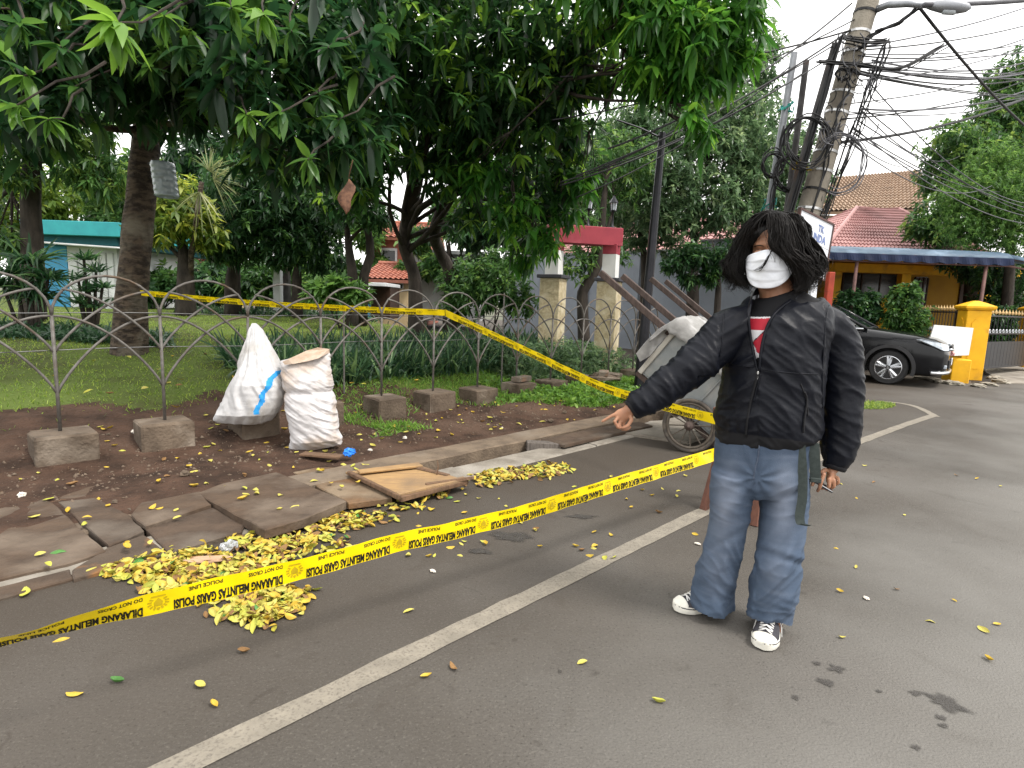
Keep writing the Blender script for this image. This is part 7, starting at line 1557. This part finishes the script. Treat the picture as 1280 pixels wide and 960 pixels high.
# shirt, with its print, seen in the open jacket
def torso_rows(k=1.0):
    rows = [(372, 951, 998, .085), (380, 926, 1020, .1), (388, 912, 1036, .118), (400, 903, 1044, .14), (420, 899, 1038, .155), (450, 900, 1033, .165), (480, 898, 1031, .17), (510, 892, 1029, .172), (530, 889, 1028, .17)]
    return [(pp((a+b)/2, y), wpx((b-a)/2)*k, d*k) for y, a, b, d in rows]
sb = Blob(); sb.dense([(p, a*.93, b*.90) for p, a, b in torso_rows()[1:]]); sb.dense([(pp(973, 388), .09, .075), (pp(972, 373), .078, .074), (pp(971, 368), .074, .072)], round_=.1)
V, F = sb.melt(.0045, 6); x, y = px_of(V); fx, fy = x[F].mean(1), y[F].mean(1); nn = vnormals(V, F); front = (nn[F].mean(1) @ np.array(FP)) > .15
mi = np.zeros(len(F), int)
mi[front & inpoly(fx, fy, [(933, 396), (964, 396), (954, 414), (940, 428), (951, 446), (944, 448), (931, 420)])] = 2
mi[front & inpoly(fx, fy, [(934, 398), (963, 398), (957, 412.5), (933, 412.5)])] = 1; mi[front & inpoly(fx, fy, [(955, 415), (941.5, 428), (946.5, 441), (954, 443), (962, 420)])] = 1
o = npmesh('shirt', V, F, [M_SHIRT, M_PRED, M_PWH], smooth=True, parent=person); o.data.polygons.foreach_set('material_index', mi)

# jacket
jb = Blob(); jb.dense(torso_rows()+[(pp(957, 541, 0)+UZ*.0, wpx(69), .162), (pp(957, 547), wpx(66), .155)], n=28)
SL_L = [(938, 402, .075, 0), (914, 413, .088, .01), (889, 437, .086, .02), (864, 461, .078, .04), (840, 479, .07, .048), (817, 494, .062, .053), (803, 503, .054, .055), (795, 508.5, .043, .055)]
SL_R = [(1015, 402, .07, 0), (1036, 410, .077, .0), (1050, 437, .078, 0), (1053, 478, .076, .01), (1053, 508, .075, .02), (1052, 536, .072, .03), (1048, 560, .064, .038), (1044, 574, .055, .042), (1042, 580, .043, .045)]
for SL in (SL_L, SL_R): jb.dense([(pp(x, y, df), r_, r_*1.0) for x, y, r_, df in SL], n=24, round_=.05)
V, F = jb.melt(.0052, 9)
def ridge(q, sd):
    v = 1-abs(noise.noise(Vector((q[0], q[1], q[2]+sd))))*2.6; return v*abs(v)*.9 if v > 0 else v*.6
def fold_jacket(V, F):
    nn = vnormals(V, F); x, y = px_of(V); out = V.copy(); ldir = (pp(800, 505)-pp(900, 425)).normalized(); lu = Vector((ldir.z, 0, -ldir.x)).normalized()
    for i in range(len(V)):
        p = Vector(V[i]); X, Y = x[i], y[i]
        if X < 898 and not (Y > 470 and X > 872): a, b, c_ = p.dot(ldir)*15, p.dot(lu)*5+p.dot(ldir)*4, p.y*5; amp = .0085
        elif X > 1031: a, b, c_ = p.z*13+p.x*8, p.x*5, p.y*5; amp = .0052
        else: d = (p.z*.75+p.x*.55 if X > 948 else p.z*.8-p.x*.5); a, b, c_ = d*13, (p.z*.5-p.x*.7)*4.5, p.y*5; amp = .0078
        h = ridge((a, b, c_), 3.1)*1.0+ridge((a*2.3, b*1.8, c_*2), 8.2)*.6+noise.noise(p*9)*.8
        if Y > 520 and 880 < X < 1030: h += .3*math.sin(X*.4+3*noise.noise(p*6))*(1-sstep(536, 544, Y))*(Y-520)/20
        out[i] = V[i]+nn[i]*h*amp
    return out
V = relax(fold_jacket(V, F), F, 1, .4)
x, y = px_of(V); fx, fy = x[F].mean(1), y[F].mean(1); nn = vnormals(V, F); front = (nn[F].mean(1) @ np.array(FP)) > -.05
VPOLY = [(947, 366), (1000, 360), (990, 371), (971, 387), (962, 399), (955, 416), (950, 440), (949, 463), (945, 456), (939, 425), (936.5, 400), (940, 378)]
keep = ~(front & inpoly(fx, fy, VPOLY)) & ~((fy < 374) & (fx > 938) & (fx < 1008))
mi = np.where((fy > 546+(fx-957)*.13) & (fx > 880) & (fx < 1032), 1, 0)
jk = npmesh('jacket', V, F[keep], [M_JACKET, M_RIB], smooth=True, parent=person); jk.data.polygons.foreach_set('material_index', mi[keep])
from mathutils.bvhtree import BVHTree
BJ = BVHTree.FromPolygons([tuple(v) for v in V], [tuple(f) for f in F]); 
def onto(bvh, x, y, off=.003, fb=None):
    d = ray(x, y).normalized(); h = bvh.ray_cast(CAM, d); return h[0]-d*off if h[0] is not None else fb
def seam(name, pts, r_, mat, bvh, parent, off=.002, m=24, flat=1.0, sides=6):
    P, _ = resample([Vector((a, b, 0)) for a, b in pts], [0]*len(pts), m); q = [onto(bvh, p.x, p.y, off) for p in P]; q = [a for a in q if a is not None]
    # keep the line smooth over the folds
    for _ in range(3): q = [q[0]]+[(q[i-1]+q[i]*2+q[i+1])/4 for i in range(1, len(q)-1)]+[q[-1]]
    mb = MB(); mb.tube(q, r_, sides, flat=flat, up=FP); return mb.build(name, mat, parent, smooth=True)
seam('front_edge', [(940, 377), (936, 395), (938, 420), (945, 456), (948, 464)], .0055, M_JACKET, BJ, jk, .002); seam('front_edge', [(1003, 370), (990, 374), (972, 388), (963, 400), (956, 416), (951, 440), (949, 465)], .006, M_JACKET, BJ, jk, .003)
seam('zip', [(948, 463), (944, 480), (939, 500), (935, 520), (932, 546)], .0045, M_RIB, BJ, jk, .003); seam('zip', [(951, 468), (947, 482), (942, 502)], .003, M_JACKET, BJ, jk, .002)
mb = MB(); q = onto(BJ, 947.5, 466, .006); mb.bbox(q, (.008, .006, .014), b=.002); mb.bbox(q-UZ*.016, (.004, .003, .02), b=.001); mb.build('zip_slider', M_STRAPM, jk)
seam('drawstring', [(1006, 490), (1009, 500), (1007, 515), (1005, 530), (1004.5, 541)], .0035, M_RIB, BJ, jk, .006); seam('pocket_seam', [(1001, 480), (1008, 500), (1010, 520)], .0028, M_RIB, BJ, jk, .001); seam('sleeve_seam', [(1040, 372), (1033, 395), (1030, 430), (1028, 470), (1028, 510)], .003, M_JACKET, BJ, jk, .0005); seam('sleeve_seam', [(907, 384), (904, 400), (903, 425), (900, 446)], .003, M_JACKET, BJ, jk, .0005)
seam('chest_seam', [(905, 452), (925, 457), (941, 459)], .0025, M_JACKET, BJ, jk, .0005); seam('chest_seam', [(953, 462), (985, 466), (1024, 468)], .0025, M_JACKET, BJ, jk, .0005)
# stand-up collar, open
def strip(name, left, right, th, mat, parent):
    n = len(left); mb = MB(); mb.rings([[a, b, b-(b-a).cross(UZ).normalized()*0+FP*-th, a+FP*-th] for a, b in zip(left, right)]); return mb.build(name, mat, parent, smooth=True, auto=.8)
cl_o = [pp(1001, 381, .1), pp(1006, 377, .085), pp(1008, 374, .06), pp(1009, 372, .03), pp(1004, 369, -.04), pp(985, 366, -.085), pp(960, 366, -.08), pp(941, 370, -.03), pp(938, 375, .05), pp(936, 386, .115), pp(937, 396, .14)]
cl_i = [pp(993, 374, .1), pp(998, 368, .08), pp(1000, 363, .055), pp(1001, 360, .03), pp(997, 357, -.035), pp(983, 355, -.075), pp(962, 355, -.07), pp(946, 360, -.025), pp(943, 366, .05), pp(941, 376, .105), pp(940, 389, .13)]
o_, _ = resample(cl_o, [0]*11, 40); i_, _ = resample(cl_i, [0]*11, 40); strip('collar', o_, i_, .007, M_JACKET, jk)
for SL, nm in ((SL_L, 'l'), (SL_R, 'r')):
    a, b = pp(*SL[-2][:2], SL[-2][3]), pp(*SL[-1][:2], SL[-1][3]); d = (b-a).normalized(); mb = MB(); mb.lathe([(.036, -.008), (.046, -.012), (.047, .0), (.043, .012), (.034, .014)], b, d, 20); mb.build('cuff', M_RIB, jk, smooth=True)

# jeans
gb = Blob()
gb.dense([(pp(957, 532), wpx(64), .15), (pp(952, 560), wpx(63), .152), (pp(950, 585), wpx(62.5), .148), (pp(950, 600), wpx(60), .138)], n=28)
JL = [(917, 588, 31, .115, 0), (914, 620, 29.5, .11, -.01), (911, 650, 27.5, .102, -.03), (904, 680, 26, .098, -.05), (897, 708, 25.5, .096, -.07), (890, 736, 26.5, .1, -.085), (888.5, 753, 26.5, .108, -.095), (888, 764, 27.5, .112, -.1), (888, 772, 27.5, .112, -.1)]
JR = [(980, 588, 33, .12, 0), (980, 620, 32.5, .115, .01), (978, 650, 31, .108, .025), (975, 680, 29, .103, .04), (970.5, 708, 30, .105, .05), (966, 738, 31, .1, .045), (962.5, 762, 28.5, .092, .04), (961, 778, 26.5, .086, .038), (960, 790, 26, .084, .038)]
for J in (JL, JR): gb.dense([(pp(x, y, df), wpx(w_), d) for x, y, w_, d, df in J], n=24, round_=.06)
V, F = gb.melt(.006, 5); nn = vnormals(V, F); x, y = px_of(V); out = V.copy()
for i in range(len(V)):
    p = Vector(V[i]); X, Y = x[i], y[i]; left = X < 945
    low = sstep(650, 700, Y); thigh = sstep(572, 600, Y)*(1-sstep(640, 670, Y)); k = .3+.7*low+.25*thigh
    dg_ = p.z*7+(p.x*13 if left else -p.x*12)+p.y*5; h = low*1.25*ridge((dg_, p.z*3.2-p.x*3, p.y*4), 5.5)+low*.5*ridge((dg_*1.9, p.z*9, p.y*7), 9.1)+.55*thigh*ridge((p.z*26+p.x*(9 if left else -9), p.x*5, p.y*4), 1.7)+noise.noise(p*7)*.7
    kc = (Y-(688+(X-975)*.35 if not left else 668-(X-905)*.5)); h += .8*math.exp(-(kc/4.5)**2)*(.5+noise.noise(p*9)) - .6*math.exp(-((kc-9)/5)**2)
    kn = sstep(735, 765, Y) if not left else sstep(722, 748, Y); h += kn*.6*ridge((p.z*17+noise.noise(p*9)*1.5+p.x*9, p.x*4, p.y*4), 2.2)
    # creases fanning out from the crotch
    ca = math.atan2(Y-597, X-946); rr = math.hypot(X-946, Y-597); h += .9*math.sin(ca*9+1.2*noise.noise(p*6))*math.exp(-rr/38)*(1 if rr > 5 else 0)
    out[i] = V[i]+nn[i]*h*.0115*k
V = relax(out, F, 1, .4); BG = BVHTree.FromPolygons([tuple(v) for v in V], [tuple(f) for f in F])
# open hems: higher over the instep, lower at the heel
ctrL, ctrR = np.array(pp(888, 760, -.1)), np.array(pp(961, 780, .038)); fxy = V[F].mean(1); lx = px_of(fxy)[0] < 930
ff = np.where(lx, (fxy-ctrL) @ np.array(FP), (fxy-ctrR) @ np.array(FP)); zc = np.where(lx, .03+.014*np.clip(ff/.1, -1, 1), .052+.034*np.clip(ff/.1, -1, 1))+.006*np.sin(fxy[:, 0]*45)
F = F[fxy[:, 2] > zc]
wx, wy = px_of(V); wear = np.exp(-((wx-np.where(wx < 945, 910-(wy-600)*.1, 981-(wy-600)*.06))/15)**2)*np.exp(-((wy-628)/46)**2)*.95+.35*np.exp(-((wx-np.where(wx < 945, 895, 968))/16)**2)*np.exp(-((wy-715)/30)**2)
wear = wear*.85*(.85+.3*np.array([noise.noise(Vector(v)*26) for v in V])) + .15*np.clip([noise.noise(Vector((v[0]*9, v[1]*9, v[2]*60))) for v in V], 0, 1)
jn = npmesh('jeans', V, F, M_JEANS, smooth=True, parent=person, var=wear.clip(0, 1))
M_STITCH = pmat('denim_seam', (.05, .065, .1), (.09, .11, .15), scale=60, rough=.9)
seam('fly_seam', [(949, 552), (948, 570), (944, 585), (942, 600)], .003, M_STITCH, BG, jn, .0005)
mb = MB(); q = [onto(BG, a, b, .002, pp(a, b, .15)) for a, b in ((929, 553), (943, 553), (944, 566), (930, 567))]; mb.extrude(q, FP*-.004); mb.build('belt_loop_patch', M_JEANS, jn)
# webbing straps hanging from the belt
def hang_strap(pts, wd, nm='strap'):
    L_, R_ = [], []
    P, _ = resample([pp(a, b, c) for a, b, c in pts], [0]*len(pts), 26)
    mb = MB(); mb.rings([[p-RP*wd/2, p+RP*wd/2, p+RP*wd/2+FP*.0035, p-RP*wd/2+FP*.0035] for p in P]); return mb.build(nm, M_WEB, person)
hang_strap([(999, 545, .165), (1000, 560, .168), (1001.5, 585, .163), (1001, 610, .158), (998, 630, .156), (1000, 640, .165), (1006, 638, .18)], .035); hang_strap([(1015, 545, .14), (1016, 565, .145), (1017, 590, .142)], .04)
mb = MB(); mb.bbox(pp(1017, 589, .146), (.042, .012, .02), Matrix((RP, -FP, UZ)).transposed(), b=.003); mb.build('strap_end', M_WEB, person)

# shoes
def shoe(toe, heel, label):
    d = (toe-heel); d.z = 0; d.normalize(); sd = Vector((-d.y, d.x, 0)); L_ = .30; H0 = toe-d*L_; root = person
    def q(u, v, z): return H0+d*u*L_+sd*v+UZ*z
    hw = [(0, .018), (.02, .03), (.08, .037), (.25, .036), (.42, .036), (.6, .045), (.76, .049), (.88, .043), (.95, .032), (.985, .018), (1, .006)]
    def wd(u): return 1.13*float(np.interp(u, [a for a, _ in hw], [b for _, b in hw]))
    us = np.linspace(0, 1, 34); mb = MB(); rs = []
    out = [(u, 1) for u in us]+[(u, -1) for u in us[::-1][1:-1]]
    def loop(k, z, tz=0): return [q(u, s_*wd(u)*k, z+tz*sstep(.7, 1, u)) for u, s_ in out]
    mb.rings([loop(.94, .002, .006), loop(1.0, .007, .006), loop(1.02, .02, .006), loop(1.0, .032, .008), loop(.93, .035, .008)]); sh = mb.build('shoe', M_RUBBER, root, smooth=True, auto=.8)
    mb = MB(); mb.rings([loop(1.012, .026, .007), loop(1.03, .0275, .007), loop(1.03, .0295, .007), loop(1.012, .031, .007)], cap=False); mb.build('sole_stripe', M_CANVAS, sh)
    def top(u): return float(np.interp(u, [0, .1, .3, .42, .6, .75, .85, .95, 1], [.1, .108, .115, .112, .09, .07, .06, .046, .038]))
    mb = MB(); rs = []
    for u in np.linspace(.02, .98, 30):
        w_ = wd(u)*.96; t_ = top(u); rs.append([q(u, w_*math.cos(a)*(1 if math.sin(a) < .5 else .92), .03+(t_-.03)*max(0, math.sin(a))**.8) for a in np.linspace(0, math.pi, 13)])
    mb.rings(rs, closed=False, cap=True); mb.build('upper', M_CANVAS, sh, smooth=True)
    mb = MB(); rs = []
    for u in np.linspace(.85, .995, 12):
        w_ = wd(u)*.99+.001; t_ = top(u)+.004; rs.append([q(u, w_*math.cos(a), .03+(t_-.03)*max(0, math.sin(a))**.75) for a in np.linspace(0, math.pi, 15)])
    mb.rings(rs, closed=False, cap=True); mb.build('toe_cap', M_RUBBER, sh, smooth=True)
    mb = MB()
    for u in (.44, .51, .58, .65, .72, .78):
        z = top(u)+.004; w_ = .026
        for s_ in (-1, 1): mb.tube([q(u, s_*w_, z-.008), q(u+.02, 0, z+.002), q(u+.045, -s_*w_, top(u+.045)-.004)], .0032, 5)
    for s_ in (-1, 1):
        mb.tube([q(.44, s_*.005, top(.44)+.004), q(.47, s_*.028, top(.46)+.012), q(.53, s_*.05, .055), q(.58, s_*.056, .02)], .0028, 5)
    mb.build('laces', M_LACE, sh, smooth=True); return sh
t1 = gnd(842, 764); h1 = t1+(gnd(905, 757)-t1).normalized()*.3; shoe(t1, h1, ''); t2 = gnd(952, 814.5); h2 = t2+(gnd(968, 772)-t2).normalized()*.3; shoe(t2, h2, '')
# phone in the hand: a thing of its own
p = pp(1026, 600, .078); mb = MB(); px_ = (RP*.9-UZ*.45).normalized(); py_ = FP; pz_ = px_.cross(py_).normalized(); mb.bbox(p-px_*.008, (.105, .05, .009), Matrix((px_, py_, pz_)).transposed(), b=.003); tag(mb.build('phone', M_PHONE, origin=p), 'small dark phone held in the lowered hand', 'phone')

# mask
def face_f(r_, u): return .112*math.sqrt(max(.02, 1-(r_/.103)**2-(((u+.03)/.15)**2)*.55))
mb = MB(); NU_, NV_ = 28, 30
for j in range(NV_+1):
    v = j/NV_
    for i in range(NU_+1):
        a = -1+2*i/NU_; top_u = .014-.022*a*a+.006*math.exp(-(a*4)**2); bot_u = -.128+.062*abs(a)**2.2; u = top_u+(bot_u-top_u)*v; r_ = .095*math.sin(a*1.25)/math.sin(1.25)*(1-.12*v*v)
        nose_ = .020*math.exp(-(a*3.4)**2)*math.exp(-((v-.28)/.26)**2); pl = (.008*((v*3.6+.1*a*a) % 1)-.004)*math.sin(math.pi*min(1, v*1.05))*(1-.35*abs(a))
        f = face_f(r_, u)+.012+nose_+pl+.0035*noise.noise(Vector((a*4, v*6, 2)))-.018*abs(a)**4; mb.v.append(tuple(hp_(r_, f, u)))
mb.f = [(j*(NU_+1)+i, j*(NU_+1)+i+1, (j+1)*(NU_+1)+i+1, (j+1)*(NU_+1)+i) for j in range(NV_) for i in range(NU_)]; mb.m = [0]*len(mb.f)
mk = mb.build('face_mask', M_MASK, person, smooth=True); mk.modifiers.new('s', 'SOLIDIFY').thickness = .002
for sg in (-1, 1):
    for u0, u1 in ((-.012, .015), (-.07, -.03)): m2_ = MB(); m2_.tube([hp_(sg*.093, .045, u0), hp_(sg*.1, .015, (u0+u1)/2), hp_(sg*.1, -.02, u1)], .0018, 5); m2_.build('ear_loop', M_MASK, mk)

# hair: a soft volume and several hundred locks over it
hb = Blob(); hb.ball(hp_(-.006, -.04, .055), .116, .108, .1, HAX); hb.ball(hp_(-.108, -.02, -.02), .042, .07, .09, HAX); hb.ball(hp_(.112, -.02, -.035), .048, .075, .09, HAX); hb.ball(hp_(.01, -.09, -.04), .115, .055, .1, HAX)
V, F = hb.melt(.007, 4); nn = vnormals(V, F)
for i in range(len(V)): V[i] += nn[i]*(.006*noise.noise(Vector(V[i])*22)+.004*ridge(tuple(Vector((V[i][0]*40, V[i][1]*40, V[i][2]*9))), 1))
hair = npmesh('hair', V, F, M_HAIR, smooth=True, parent=person)
hr = random.Random(9); lk = MB()
def lock(ctrl, r0, wave=.008, jit=.012, fine=False, n=14, many=1, tight=.0055):
    """one lock: `many` strands that share its path and its wave"""
    C = [hp_(*[c+hr.gauss(0, jit*(0.35+.65*i/(len(ctrl)-1))) for c in q]) for i, q in enumerate(ctrl)]; P, _ = resample(C, [0]*len(C), n); ph = hr.random()*6.28; wl_ = hr.uniform(1.0, 1.7); dx = Vector((hr.gauss(0, 1), hr.gauss(0, 1), 0)).normalized()
    for s_ in range(many):
        o = Vector((hr.gauss(0, 1), hr.gauss(0, 1), hr.gauss(0, .6)))*tight; dp_ = hr.gauss(0, .25); cut_ = 1-abs(hr.gauss(0, .06)); out = []
        for i, p in enumerate(P):
            u = i/(n-1)*cut_; ff_ = u*(n-1); a_ = min(int(ff_), n-2); pq = P[a_].lerp(P[a_+1], ff_-a_); k_ = min(1, .1+u*1.2); out.append(pq+o*(.6+.7*u)*(1 if many > 1 else 0)+dx*wave*k_*math.sin(ph+dp_+u*6.28*wl_)+UZ*wave*.5*k_*math.cos(ph+dp_+u*8))
        rr = [max(.0005, r0*(.6+.8*math.sin(math.pi*min(1, .15+u*.8)))*(1-.85*max(0, u-.6)/.4)) for u in [i/(n-1) for i in range(n)]]
        lk.tube(out, rr, 4 if not fine else 3, flat=.6, cap=False)
def side(sg, t):
    """curtain from the parting over the side of the head to the shoulder, its ends turned in; t 0 front .. 1 back"""
    th = R(58+114*t)*sg; W_ = .156 if sg < 0 else .150; cx = math.sin(th); cf = math.cos(th); e = (-.105 if sg < 0 else -.125)+abs(hr.gauss(0, .03)); q = hr.uniform(-.016, .016); fl = hr.choice([-.075, -.06, -.045, -.03, .012])+hr.uniform(-.012, .012)
    top = 0 if sg < 0 else .032
    return [(sg*.006+hr.uniform(-.016, .016), .075-.14*t, .160-.012*t), (cx*.064, cf*.07-.02, .158), (cx*(.108-top*.5), cf*.11-.025, .122), (cx*(W_-.014-top+q), cf*.13-.03, .058), (cx*(W_+.008-top*.3+q), cf*.135-.03, -.005), (cx*(W_+.016+q), cf*.125-.025, -.05), (cx*(W_-.004+fl*.35), cf*.11-.02, -.088+q), (cx*(W_+fl), cf*.09-.02+hr.uniform(-.02, .02), e-.02)]
for k in range(120):
    sg = -1 if k % 2 else 1; lock(side(sg, hr.random()), hr.uniform(.0013, .0024), hr.uniform(.018, .034), .013, many=16)
for k in range(300):
    sg = -1 if k % 2 else 1; lock(side(sg, hr.random()), hr.uniform(.0006, .0012), hr.uniform(.012, .028), .024, True)
# curtain that falls over the far half of the face
for k in range(34):
    t = hr.random()**.8; w_ = t*.05; g_ = hr.gauss(0, .007)
    lock([(-.004+hr.uniform(-.012, .006), .085-.03*t, .165), (.008+w_*.75+g_, .112-.012*t, .148), (.021+w_*1.1+g_, .132-.02*t, .09), (.032+w_*1.05+g_, .140-.03*t, .03), (.058+w_*1.05, .132-.03*t, -.006), (.1+w_*.7, .1-.025*t, -.04+hr.uniform(-.015, .02)), (.13+w_*.3, .07-.02*t, -.085+hr.uniform(-.03, .03)), (.105+w_*.3, .075, -.125+hr.uniform(-.02, .02))], hr.uniform(.0013, .0024), hr.uniform(.008, .016), .009, many=15, tight=.006)
for k in range(90):
    t = hr.random(); w_ = t*.05; lock([(-.008, .085, .166), (.0+w_, .115, .145), (.008+w_*1.2, .137, .09), (.014+w_*1.2, .143, .035), (.035+w_*1.2, .138, hr.uniform(-.03, .02))], hr.uniform(.0006, .0011), .012, .012, True)
# front edge of the near side: frames the bare forehead
for k in range(20):
    t = hr.random(); lock([(-.006+hr.uniform(-.008, .008), .088-.03*t, .164), (-.04-.012*t, .1-.025*t, .158), (-.077-.014*t, .094-.02*t, .12), (-.101-.014*t, .078-.02*t, .058), (-.112-.016*t, .066, -.01), (-.124-.014*t, .066, -.06), (-.095+hr.uniform(-.02, .02), .07, -.115+hr.uniform(-.02, .02))], hr.uniform(.0013, .0024), hr.uniform(.008, .016), .010, many=14)
for k in range(40): lock([(-.01, .09, .165), (-.035, .11, .145), (-.066, .106, .1), (-.086, .094, .045), (-.09, .088, .01)], hr.uniform(.0006, .0011), .008, .009, True)
for k in range(3): x_ = hr.uniform(-.06, -.02); lock([(-.006, .09, .164), (x_*.4-.008, .115, .145), (x_*.8-.006, .122, .095), (x_, .116, .045+hr.uniform(-.02, .03))], hr.uniform(.0008, .0014), .008, .006, many=3, tight=.003)
# wisp across the mask
for k in range(6): lock([(.03, .138, .06), (.022, .142, .02), (.006, .146, -.015), (-.008, .146, -.045), (-.028, .134, -.062+.01*hr.random()), (-.045, .125, -.06)], hr.uniform(.0009, .0022), .003, .004, True)
lk.build('locks', M_HAIR, hair, smooth=True)['kind'] = 'stuff'
